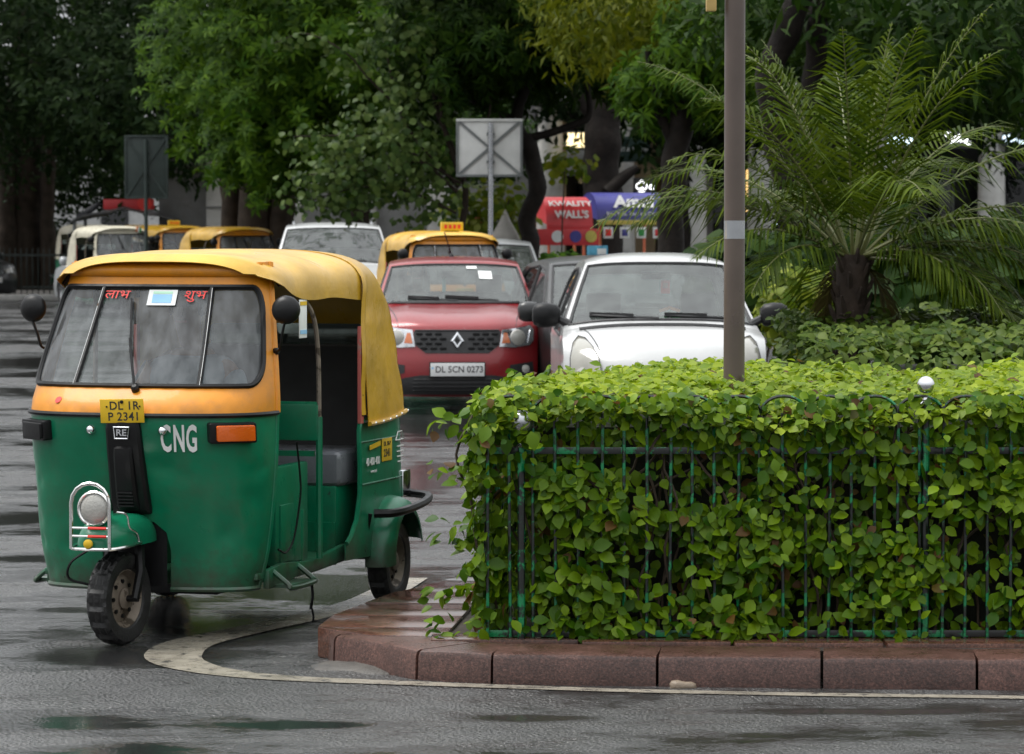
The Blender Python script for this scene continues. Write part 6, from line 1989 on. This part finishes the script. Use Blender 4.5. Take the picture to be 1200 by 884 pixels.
# blue poster board on a stand, white sack, red lantern
a, b = P(688, 288, 50), P(712, 302, 50)
o = empty("poster_board", ((a.x + b.x) / 2, 50, 0), 0, "small blue and white poster board on a stand beside the dark saloon", "poster")
box_obj("poster", M_BLUEPOST, o, (0, 0, (a.z + b.z) / 2), (b.x - a.x, .03, a.z - b.z), .004)
box_obj("poster_print", M_PAPER, o, (.06, -.018, (a.z + b.z) / 2), (.12, .006, .08), .001)
for s in (-1, 1): box_obj("stand_leg", M_SIGNFRAME, o, (s * .1, .03, a.z / 2), (.03, .03, a.z), .003)
c = P(592, 246, 52)
m = MB(); m.lathe([(.005, 0), (.03, -.04), (.09, -.16), (.17, -.34), (.19, -.42), (.15, -.50), (.06, -.53), (.002, -.53)], 14, o=(0, 0, 0))
for v in m.v: v.x *= 1 + .12 * math.sin(v.z * 11); v.y *= .6
sk = m.build("sack", M_CLOTHW, None, smooth=60, loc=c)
tag(sk, "white cloth sack hung from a branch by the forked tree", "sack")
c = P(565, 250, 53)
m = MB(); m.lathe([(.02, 0), (.10, -.05), (.13, -.2), (.11, -.42), (.13, -.46), (.02, -.47)], 12); lt = m.build("hanging_bag", M_AWNRED, None, smooth=40, loc=c); tag(lt, "red bag hanging by the sign post among pale leaves", "bag")

# ---- roadside kiosk with a tarpaulin roof, and the crow on it
KY = 80
a, b = P(86, 243, KY), P(212, 262, KY)
ki = empty("kiosk", ((a.x + b.x) / 2, KY, 0), 0, "roadside kiosk with a sagging grey tarpaulin roof under the left trees", "kiosk")
kw = (b.x - a.x)
rows = []
for k in range(9):
    t = -1 + 2 * k / 8
    rows.append([Vector((t * kw / 2, y, b.z + .05 + (a.z - b.z) * (1 - abs(t) ** 1.6) * (1 - .25 * abs(y)) + .03 * math.sin(k * 2.1 + y))) for y in (-1.1, -.5, 0, .5, 1.1)])
m = MB(); m.grid(rows); m.build("tarpaulin_roof", M_TARP, ki, smooth=50, solid=.03)
for sx in (-1, 1):
    for y in (-1.0, 1.0):
        m = MB(); m.tube([(sx * kw * .44, y, 0), (sx * kw * .44, y, b.z + .12)], .04, 8); m.build("kiosk_post", M_SIGNFRAME, ki)
box_obj("counter", M_TARP, ki, (0, -.5, .5), (kw * .85, 1.0, 1.0), .02)
box_obj("roof_board", M_AWNRED, ki, (.1, -.6, a.z + .06), (1.1, .05, .22), .02)
m = MB(); m.lathe([(.16, 0), (.16, .03), (.001, .035)], 16, o=(.45, -.63, a.z + .08), axis=(0, -1, 0)); m.build("roof_board_disc", M_RED, ki)
M_CROW = pm("crow_feathers", (0.035, 0.035, 0.04), 0.45, bump=0.3)
c = P(106, 249, KY - .6)
cr = empty("crow", (c.x, KY - .6, c.z - .12), 0, "dark crow perched at the edge of the kiosk roof", "bird")
J = [(-.30, 0, .02), (-.14, 0, .10), (0, 0, .17), (.10, 0, .24), (.16, 0, .30), (.22, 0, .30), (.28, 0, .285)]
skin_mesh("body", J, [(i, i + 1) for i in range(6)], [(.012, .03), (.05, .05), (.085, .08), (.065, .065), (.05, .05), (.022, .02), (.006, .006)], M_CROW, cr, root_i=2)
for s in (-1, 1):
    m = MB(); m.tube([(-.02, .04 * s, .12), (.0, .045 * s, .05), (-.01, .045 * s, -.02)], .008, 6); m.build("leg", M_CROW, cr)
    m = MB(); m.grid([[Vector((.06 - .34 * u, s * (.075 - .04 * u), .20 - .14 * u + v * (.05 - .03 * u))) for v in (-1, 0, 1)] for u in (0, .3, .6, 1)]); m.build("wing", M_CROW, cr, smooth=60, solid=.008)

# ---- dark fence across the junction
fe = empty("far_fence", (-19.5, 83.6, .14), 0, "tall dark iron fence in front of the left trees across the junction", "fence")
fb_ = MB(); fb_.tube([(0, 0, 0), (0, 0, 1.0), (0, 0, 1.06)], [.014, .014, .003], 6)
f0 = fb_.build("bar", M_FENCE, fe)
for k in range(1, 105): link("bar", f0.data, fe, (k * .13, 0, 0))
for z in (.15, .88): box_obj("rail", M_FENCE, fe, (6.8, .02, z), (13.7, .03, .05), .004)
for k in range(0, 8): box_obj("fence_post", M_FENCE, fe, (k * 1.95, 0, .55), (.07, .07, 1.1), .006)
# ================================================================== trees
M_BARK = pm("dark_wet_bark", (0.014, 0.011, 0.009), 0.7, var=0.5, vscale=6, bump=1.0, bscale=16, spec=0.15)
M_BARKB = pm("brown_grey_bark", (0.030, 0.022, 0.016), 0.75, spec=0.15, var=0.4, vscale=5, bump=0.9, bscale=14)
LEAF = {
 "banyan": leaf_mat("banyan_leaf", (0.007, 0.020, 0.006), (0.024, 0.046, 0.012), .2, .6, .06),
 "whorl": leaf_mat("whorl_leaf", (0.018, 0.058, 0.003), (0.085, 0.165, 0.008), .32, .55, .08),
 "whorl_dark": leaf_mat("whorl_dark_leaf", (0.009, 0.032, 0.003), (0.042, 0.088, 0.007), .3, .55, .08),
 "pipal": leaf_mat("heart_leaf", (0.032, 0.068, 0.016), (0.11, 0.165, 0.042), .3, .45, .15),
 "yellow": leaf_mat("yellowing_leaf", (0.045, 0.070, 0.003), (0.16, 0.18, 0.008), .35, .5, .1),
 "bright": leaf_mat("bright_shrub_leaf", (0.08, 0.15, 0.008), (0.28, 0.32, 0.02), .4, .5, .25),
 "broad": leaf_mat("broad_dark_leaf", (0.008, 0.028, 0.003), (0.035, 0.072, 0.008), .25, .5, .08),
}
WH = whorl_template(); WH2 = whorl_template(8, .26, .55, .15); SL = simple_leaf(.42, .15); HEART = leaf_template(.75, .12, .25); LONG = simple_leaf(.26, .3)

def blob_points(px, py, Y, rx, rz, ry, n, shell=.55, down=.35):
    """points in an ellipsoid given by its place in view, most of them near its skin; rx, rz in pixels, ry in metres"""
    c = P(px, py, Y); k = Y / FPX
    u = rng.normal(size=(n, 3)); u /= np.linalg.norm(u, axis=1, keepdims=True)
    r_ = rng.uniform(0, 1, n) ** (1 / 3.0)
    r_ = np.where(rng.uniform(0, 1, n) < shell, rng.uniform(.82, 1.08, n), r_)
    p = u * r_[:, None]
    # lumpy outline
    p *= (1 + .22 * np.sin(u @ np.array([5.1, 3.3, 4.7]) * 2 + px) + .15 * np.sin(u @ np.array([-7, 9, 6.]) + py))[:, None]
    q = np.array([c.x, c.y, c.z]) + p * np.array([rx * k, ry, rz * k])
    return q, u

def tree(name, label, base, trunks, blobs, kind, T, size, cat="tree", group="street trees behind the traffic", bark=None, leaf_objs=0, droop=0.0, up=.6, face=.3):
    """trunks: list of (list of (px,py) or 3D points, list of radii, Y); blobs: list of blob_points args"""
    o = empty(name, base, 0, label, cat, group)
    B = Vector(base)
    for i, (pts, rad, Y) in enumerate(trunks):
        q = [(P(a[0], a[1], Y) if len(a) == 2 else Vector(a)) - B for a in pts]
        sp = spline(q, 6)
        rr = list(np.interp(np.linspace(0, 1, len(sp)), np.linspace(0, 1, len(rad)), rad))
        rr = [max(.006, r_ * (1 + .03 * math.sin(j * 1.7 + i))) for j, r_ in enumerate(rr)]
        m = MB(); m.tube(sp, rr, 12)
        for v in m.v:
            v += Vector((math.sin(v.z * 9 + i) * .02, math.sin(v.z * 7 + 2) * .02, 0)) * min(1, rad[0] / .15)
        m.build("trunk" if i == 0 else "limb", bark or M_BARK, o, smooth=60)
    pp, uu = [], []
    for b in blobs:
        q, u = blob_points(*b); pp.append(q); uu.append(u)
    pos = np.concatenate(pp); u = np.concatenate(uu); n = len(pos)
    nrm = u * .5 + rng.normal(0, .45, (n, 3)) + np.array([0, -face, up])
    al = rng.normal(0, .7, (n, 3)) + u * .4 + np.array([0, -.1, -droop])
    sc = rng.uniform(size[0], size[1], n)
    Bn = np.array(base, float)
    k0 = 0
    if leaf_objs:
        vis = np.argsort(pos[:, 1])[:leaf_objs]
        mask = np.ones(n, bool); mask[vis] = False
        me = np_mesh("leaf", T[0], T[1], LEAF[kind])
        rt = rot_from(nrm[vis], al[vis])
        for k, i in enumerate(vis):
            lo = link("leaf", me, o)
            lo.matrix_local = Matrix.Translation(Vector((pos[i] - Bn).tolist())) @ Matrix(rt[k].tolist()).to_4x4() @ Matrix.Scale(float(sc[i]), 4)
        pos, nrm, al, sc = pos[mask], nrm[mask], al[mask], sc[mask]
    v, f = scatter(T[0], T[1], pos - Bn, rot_from(nrm, al), sc)
    cr = link("crown", np_mesh("crown", v, f, LEAF[kind], True), o)
    cr["kind"] = "stuff"
    return o

# ---- the great banyan at the left, its unseen upper crown spread to block sky light
bY = 90
tree("banyan_tree", "huge dark banyan with hanging roots at the far left corner", (P(28, 300, bY).x, bY, .14),
     [([(28, 352), (25, 260), (30, 150), (40, 20), (50, -120)], [.75, .6, .55, .5, .4], bY), ([(4, 352), (8, 250), (0, 120), (-30, -20)], [.3, .22, .2, .2], bY - .6), ([(60, 350), (56, 240), (66, 120), (110, -10)], [.26, .16, .18, .2], bY - .5),
      ([(30, 120), (80, 60), (150, 10), (220, -40)], [.3, .24, .2, .15], bY - 1), ([(44, 60), (20, 0), (-60, -60)], [.26, .2, .15], bY)],
     [(60, 70, bY - 6, 130, 120, 5, 9000), (170, 120, bY - 10, 110, 90, 4, 7000), (240, 40, bY - 8, 130, 110, 5, 7000), (20, 200, bY + 3, 90, 90, 2, 3500), (130, 190, bY + 2, 75, 55, 2, 2500), (-60, 60, bY - 5, 110, 170, 5, 4000),
      (100, -90, bY - 10, 300, 120, 12, 9000, .2), (100, -160, bY - 4, 380, 110, 14, 8000, .1)],
     "banyan", SL, (.16, .30), bark=M_BARKB, up=.5)
# ---- several-stemmed tree whose bright whorled leaves hang in front
tY = 66
tree("fig_tree", "thick several-stemmed brown tree with whorled green leaves above the people carrier", (P(300, 300, tY).x, tY, 0),
     [([(300, 372), (302, 260), (306, 160), (312, 40), (320, -100)], [.42, .36, .34, .3, .2], tY), ([(268, 370), (272, 250), (265, 170), (240, 60)], [.22, .2, .2, .15], tY + .3), ([(332, 370), (330, 260), (340, 190), (365, 70)], [.24, .22, .2, .12], tY - .2),
      ([(418, 372), (420, 262), (424, 170), (430, 40)], [.22, .2, .18, .12], tY + 2)],
     [(335, 90, tY - 5, 90, 120, 2.2, 1500), (300, 170, tY - 4, 60, 55, 1.5, 420), (400, 150, tY - 4, 70, 80, 1.5, 700), (260, 60, tY - 2, 80, 100, 2, 900), (380, 20, tY - 5, 120, 90, 3, 1500), (350, -70, tY - 4, 200, 70, 5, 1500), (420, 110, tY + 3, 130, 110, 2, 1600)],
     "whorl", WH, (.15, .25), bark=M_BARKB, up=.8, face=.55)
# ---- young heart-leaved tree, thin stems, drooping sprays
pY = 51
tree("pipal_tree", "slender heart-leaved tree with thin brown stems and drooping grey-green leaves", (P(535, 300, pY).x, pY, 0),
     [([(532, 410), (534, 300), (545, 245), (540, 200), (510, 120), (505, 40)], [.06, .05, .045, .04, .03, .02], pY), ([(540, 210), (520, 150), (512, 70), (505, 10)], [.03, .025, .02, .012], pY - .1), ([(538, 220), (478, 150), (462, 100), (452, 60)], [.03, .022, .018, .01], pY - .15),
      ([(470, 130), (430, 90), (405, 62), (360, 40), (318, 52)], [.014, .014, .012, .01, .006], pY - .3), ([(536, 225), (470, 170), (420, 160), (345, 160)], [.025, .018, .014, .008], pY - .3), ([(540, 215), (490, 190), (430, 200), (360, 205)], [.02, .016, .012, .007], pY - .3), ([(535, 250), (480, 225), (420, 220), (350, 240)], [.02, .016, .012, .007], pY - .2), ([(545, 200), (575, 120), (540, 60)], [.02, .015, .008], pY + .2)],
     [(470, 150, pY - .2, 75, 60, .7, 560), (440, 190, pY - .3, 80, 40, .6, 420), (400, 215, pY - .3, 65, 32, .5, 300), (350, 48, pY - .3, 42, 9, .15, 46), (405, 70, pY - .3, 24, 28, .2, 46), (480, 60, pY - .1, 60, 65, .6, 330), (370, 165, pY - .3, 40, 18, .3, 90), (500, 230, pY, 45, 40, .5, 220), (510, 20, pY, 60, 50, .5, 200), (400, 240, pY - .2, 50, 20, .3, 90)],
     "pipal", HEART, (.07, .125), leaf_objs=150, droop=.9, up=.35, face=.5, bark=M_BARKB)
# ---- forked dark tree by the carts
fY = 51.8
tree("forked_tree", "forked dark-trunked tree standing between the road sign and the ice-cream carts", (P(620, 300, fY).x, fY, 0),
     [([(624, 425), (622, 300), (618, 262), (628, 225), (626, 190), (612, 160)], [.15, .13, .125, .13, .12, .12], fY), ([(612, 162), (606, 140), (612, 110), (640, 60), (660, -20)], [.10, .09, .075, .07, .05], fY), ([(610, 152), (590, 135), (565, 125), (530, 95), (500, 40)], [.075, .06, .05, .04, .03], fY),
      ([(622, 162), (645, 156), (668, 148), (688, 138), (690, 112), (684, 60)], [.06, .058, .055, .05, .04, .03], fY), ([(612, 195), (603, 180), (600, 172)], [.06, .07, .03], fY - .1)],
     [(535, 55, fY, 80, 62, 1.4, 1000), (600, 45, fY + 1, 90, 66, 1.4, 1000), (500, 115, fY + .5, 34, 34, .8, 240), (650, 20, fY, 120, 70, 2, 1300), (600, -60, fY, 200, 60, 3, 1400), (740, 70, fY + 2, 60, 50, 1.5, 500), (560, 170, fY + 8, 60, 40, 1, 350)],
     "whorl_dark", WH2, (.14, .22), up=.7, face=.45)
# ---- stout tree behind, with yellowing leaves hanging in front of it
yY = 58
tree("stout_tree", "stout dark trunk with yellowing leaves behind the ice-cream carts", (P(707, 300, yY).x, yY, 0),
     [([(704, 398), (706, 250), (704, 200), (708, 140), (720, 40), (730, -60)], [.36, .31, .3, .28, .24, .15], yY), ([(712, 225), (735, 205), (748, 196)], [.10, .09, .05], yY - .3), ([(708, 150), (740, 100), (790, 40)], [.15, .12, .08], yY), ([(704, 150), (668, 90), (640, 20)], [.14, .1, .06], yY)],
     [(740, 35, yY - 10, 100, 60, 1.2, 1500), (690, 20, yY - 9, 70, 50, 1.0, 800), (790, 70, yY - 9, 50, 55, .8, 600), (760, -40, yY - 12, 160, 50, 2, 1200)],
     "yellow", LONG, (.14, .24), droop=.8, up=.4, face=.5)
tree("dense_tree", "dense dark evergreen closing the view behind the forked tree", (P(800, 300, 68).x, 68, 0),
     [([(795, 372), (792, 250), (796, 120), (800, -40)], [.3, .26, .24, .2], 68)],
     [(800, 60, 68, 150, 120, 3, 4500), (640, 50, 70, 180, 85, 3, 4000), (480, 40, 72, 140, 140, 3, 3500), (940, 40, 69, 160, 110, 3, 4500), (1100, 40, 69, 150, 110, 3, 4500), (1240, 60, 69, 120, 130, 3, 3000), (800, -120, 66, 600, 90, 9, 6000, .2), (840, 130, 69, 55, 50, 1, 900)],  # widest mass sits unseen overhead, put in to block sky light
     "banyan", SL, (.18, .32), up=.5)
# ---- dark tree over the palm: leaning trunk, broad leaves
rY = 38
tree("leaning_tree", "dark tree with a leaning forked trunk above the palm", (P(935, 300, rY).x, rY, 0),
     [([(945, 470), (935, 300), (915, 180), (902, 90), (925, 30), (955, -40)], [.17, .16, .15, .14, .14, .12], rY), ([(935, 330), (948, 180), (955, 80), (962, 0), (980, -60)], [.12, .12, .12, .11, .08], rY + .3)],
     [(1000, 30, rY + 1, 110, 60, 1.4, 900), (1110, 50, rY, 100, 70, 1.4, 1100), (1200, 60, rY, 80, 90, 1.2, 800), (880, 20, rY + 1.5, 70, 50, 1.2, 500), (1060, -40, rY, 230, 60, 3, 1600), (1040, 90, rY + 2, 80, 40, 1, 420), (1160, 110, rY + 1, 60, 35, 1, 300)],
     "broad", LONG, (.16, .28), droop=.5, up=.5, face=.4)
tree("slim_tree", "dark slim trunk between the blue awning and the brown pole", (P(785, 300, 46).x, 46, 0),
     [([(786, 430), (785, 290), (790, 200), (800, 120), (806, 20), (810, -60)], [.19, .17, .16, .15, .13, .1], 46), ([(792, 180), (770, 120), (760, 60)], [.08, .06, .04], 46)],
     [(830, 90, 46, 60, 50, 1, 420), (850, 40, 46, 70, 60, 1.2, 520), (770, 110, 46.5, 45, 40, .8, 220)],
     "whorl", WH2, (.14, .22), up=.7, face=.45)

# ---- bushes and beds
def shrub(name, label, px, py, Y, rx, rz, ry, n, kind, T, size, droop=.2, group="shrubs and beds", stems=6):
    c = P(px, py, Y); base = (c.x, Y, 0.0 if Y > 34 or c.x < 1.9 else KZ - .02)
    o = empty(name, base, 0, label, "shrub", group)
    q, u = blob_points(px, py, Y, rx, rz, ry, n, .6)
    ok = q[:, 2] > base[2] + .02
    q, u = q[ok], u[ok]; n = len(q)
    nrm = u * .6 + rng.normal(0, .4, (n, 3)) + np.array([0, -.4, .6]); al = rng.normal(0, .7, (n, 3)) + u * .5 + np.array([0, 0, -droop])
    v, f = scatter(T[0], T[1], q - np.array(base), rot_from(nrm, al), rng.uniform(size[0], size[1], n))
    cr = link("foliage", np_mesh("foliage", v, f, LEAF[kind]), o); cr["kind"] = "stuff"
    for k in range(stems):
        a = rng.uniform(-1, 1, 2)
        top = Vector((a[0] * rx * Y / FPX * .7, a[1] * ry * .6, c.z - base[2] + rz * Y / FPX * .4))
        m = MB(); m.tube(spline([(a[0] * .05, a[1] * .05, 0), top * .5 + Vector((a[1] * .05, 0, 0)), top], 4), [.012] * 9, 6); m.build("stem", M_TWIG, o)
    return o
shrub("shrub", "yellow-green loose shrub round the foot of the white road sign", 572, 246, 52.6, 46, 30, .5, 380, "bright", HEART, (.09, .17), .5)
shrub("shrub", "yellow-green sprays of leaves beside the forked trunk above the red awning", 662, 190, 53.5, 30, 18, .35, 110, "bright", HEART, (.08, .15), .5, stems=1)
shrub("shrub", "dark green low shrub under the silver saloon's side by the carts", 655, 312, 48, 22, 16, .4, 260, "whorl", HEART, (.07, .12))
shrub("shrub", "light green shrub between the white hatchback and the palm trunk", 930, 365, 30.0, 40, 48, .35, 900, "bright", HEART, (.05, .10))
shrub("shrub", "large dark-leaved shrub behind the palm trunk", 1060, 355, 27.5, 60, 55, .5, 700, "broad", HEART, (.12, .22), .4)
shrub("shrub", "glossy dark bush right of the palm by the arcade", 1170, 340, 28, 65, 70, .6, 900, "broad", HEART, (.12, .22), .4)
shrub("shrub", "dark undergrowth left of the palm behind the light green shrub", 880, 330, 34, 60, 50, .6, 800, "broad", HEART, (.12, .2), .4)
shrub("shrub", "tall dark bush in the shade between palm and arcade columns", 1000, 320, 36, 90, 70, .7, 1200, "broad", HEART, (.14, .24), .4)
shrub("shrub", "shaded mass of shrubs in front of the arcade's right bays", 1175, 305, 44, 100, 34, .8, 600, "broad", HEART, (.15, .26), .4)

# second, darker hedge behind
h2 = empty("hedge", (4.0, 23.2, KZ - .012), 0, "darker low hedge behind the front hedge, beneath the palm", "hedge")
N = 15000
X = rng.uniform(1.75, 6.2, N); Y = rng.uniform(21.2, 25.0, N); pz = np.stack([X, Y, X * 0], 1)
Z = 1.02 + .12 * clump(pz, 21, 2.6) + .06 * clump(pz, 22, 7) + rng.normal(0, .02, N) + .10 * (Y - 21.2) / 3.8
fr = rng.uniform(0, 1, N) < .28
Z = np.where(fr, rng.uniform(.2, 1.05, N), Z); Y = np.where(fr, 21.15 + rng.exponential(.06, N), Y)
lf_ = rng.uniform(0, 1, N) < .10
X = np.where(lf_, 1.78 + rng.exponential(.05, N), X); Z = np.where(lf_, rng.uniform(.2, 1.05, N), Z)
pos = np.stack([X, Y, Z], 1)
nrm = np.stack([rng.normal(0, .45, N), -.3 + rng.normal(0, .4, N) - .5 * fr, .9 - .5 * fr + rng.normal(0, .1, N)], 1)
al = np.stack([rng.normal(0, 1, N), rng.normal(-.3, 1, N), rng.normal(-.2, .4, N)], 1)
M_LEAF2 = leaf_mat("second_hedge_leaf", (0.03, 0.07, 0.008), (0.11, 0.16, 0.02), .3, .45, .15)
leaf_part("foliage", M_LEAF2, pos, nrm, al, rng.uniform(.045, .085, N), h2, off=-np.array([4.0, 23.2, KZ - .012]), T=LT)
m = MB(); m.box((0.1, 0, .38), (4.1, 3.3, .76)); m.build("dark_filler", M_CORE, h2)  # same near-black filler for this hedge's shaded inside

# ================================================================== the date palm
M_FROND = leaf_mat("palm_leaflet", (0.026, 0.052, 0.003), (0.10, 0.145, 0.010), .32, .5, .08)
M_RACHIS = pm("palm_rachis", (0.13, 0.14, 0.045), 0.5)
M_FDRY = leaf_mat("dry_palm_leaflet", (0.10, 0.085, 0.03), (0.17, 0.14, 0.05), .25, .5)
M_PTRUNK = pm("palm_trunk_bark", (0.045, 0.030, 0.022), 0.85, var=0.4, vscale=9, bump=1.0, bscale=20)
PYY = 23.4
pb = P(1000, 300, PYY)
palm = empty("date_palm", (pb.x, PYY, KZ - .012), 0, "feathery date palm with arching grey-green fronds behind the hedge", "palm tree")
zc = pb.z - KZ + .02
m = MB()
tp = spline([(-.06, 0, 0), (-.03, 0, zc * .5), (0, 0, zc)], 10)
m.tube(tp, list(np.interp(np.linspace(0, 1, len(tp)), [0, .5, 1], [.10, .085, .11])), 16)
m.build("trunk", M_PTRUNK, palm)
for k in range(60):                                   # old leaf bases
    a = k * 2.4; z = zc * (.25 + .75 * k / 60)
    c_ = Vector((math.cos(a), math.sin(a), 0))
    base = Vector((-.05 * (1 - z / zc), 0, z)) + c_ * .085
    mm = MB(); mm.tube([base, base + c_ * .035 + Vector((0, 0, .05)), base + c_ * .055 + Vector((0, 0, .10))], [.022, .018, .008], 5); mm.build("leaf_base", M_PTRUNK, palm)
def frond(az, el, L, bend, dry=False, seed=0):
    r_ = np.random.default_rng(seed)
    d = Vector((math.cos(az) * math.cos(el), math.sin(az) * math.cos(el), math.sin(el)))
    pts = [Vector((math.cos(az) * .05, math.sin(az) * .05, zc - .02))]
    st = 26
    for i in range(st):
        t = i / st
        d = (d + Vector((0, 0, -bend * (.35 + 1.3 * t) / st))).normalized()
        pts.append(pts[-1] + d * L / st)
    rows_v, rows_f = [], []
    m = MB(); m.tube(pts, list(np.interp(np.linspace(0, 1, len(pts)), [0, .2, 1], [.014, .009, .002])), 5)
    rach = m.build("frond", M_RACHIS if not dry else M_FDRY, palm)
    V, F = [], []
    fr_ = frames(pts)
    nl = 38
    for i in range(nl):
        t = .16 + .84 * i / nl
        f = t * st; j = min(st - 1, int(f)); p = pts[j].lerp(pts[j + 1], f - j)
        T_ = (pts[j + 1] - pts[j]).normalized()
        sidev = T_.cross(Vector((0, 0, 1)))
        sidev = sidev.normalized() if sidev.length > .05 else Vector((math.sin(az), -math.cos(az), 0))
        upv = sidev.cross(T_)
        ll = L * .27 * math.sin(math.pi * min(1, .18 + t * .86)) ** .7 + .05
        for s in (-1, 1):
            tilt = .25 + r_.normal(0, .12)
            dv = (sidev * s * .85 + T_ * (.55 + .4 * t) + upv * tilt).normalized()
            w = .0095
            tip_droop = Vector((0, 0, -ll * (.30 + r_.uniform(0, .45))))
            mid = p + dv * ll * .55 + tip_droop * .22; tip = p + dv * ll + tip_droop
            wv = dv.cross(upv).normalized() * w
            o = len(V)
            V += [p - wv * .5, p + wv * .5, mid + wv, mid - wv, tip]
            F += [(o, o + 1, o + 2), (o, o + 2, o + 3), (o + 3, o + 2, o + 4)]
    me = np_mesh("leaflets", np.array([list(v) for v in V]), np.array(F), M_FDRY if dry else M_FROND)
    lo = link("leaflets", me, rach); lo["kind"] = "stuff"
nf = 36
for k in range(nf):
    t = k / nf
    az = k * 2.399963 + .3
    el = R(84 - 88 * t ** .9 + random.uniform(-9, 9))
    L = (1.42 if el > R(30) else 1.30) + .38 * math.sin(math.pi * min(1, t * 1.2 + .1)) + random.uniform(-.1, .12)
    if abs((az % (2 * math.pi)) - math.pi) < R(60) and el < R(24): continue
    if abs((az % (2 * math.pi)) - 1.5 * math.pi) < R(48) and el < R(38): continue
    frond(az, el, L, 1.0 + .55 * t + random.uniform(-.15, .2), False, k)
# big low fronds that the picture shows: one reaching across the white car, one hanging before the trunk
frond(R(186), R(38), 1.45, 1.1, False, 101); frond(R(215), R(26), 1.3, 1.2, False, 102); frond(R(20), R(14), 1.5, 1.0, False, 108); frond(R(335), R(30), 1.55, 1.5, False, 109); frond(R(195), R(54), 1.45, 1.5, False, 110); frond(R(228), R(20), 1.1, 1.5, False, 111); frond(R(312), R(16), 1.1, 1.5, False, 112); 
frond(R(345), R(18), 1.5, 1.25, False, 105); frond(R(5), R(32), 1.6, 1.2, False, 106); frond(R(330), R(0), 1.3, 1.1, False, 107)
for k in range(2): frond(R(20 + 120 * k), R(-45 - 8 * (k % 3)), .5, 1.6, True, 200 + k)
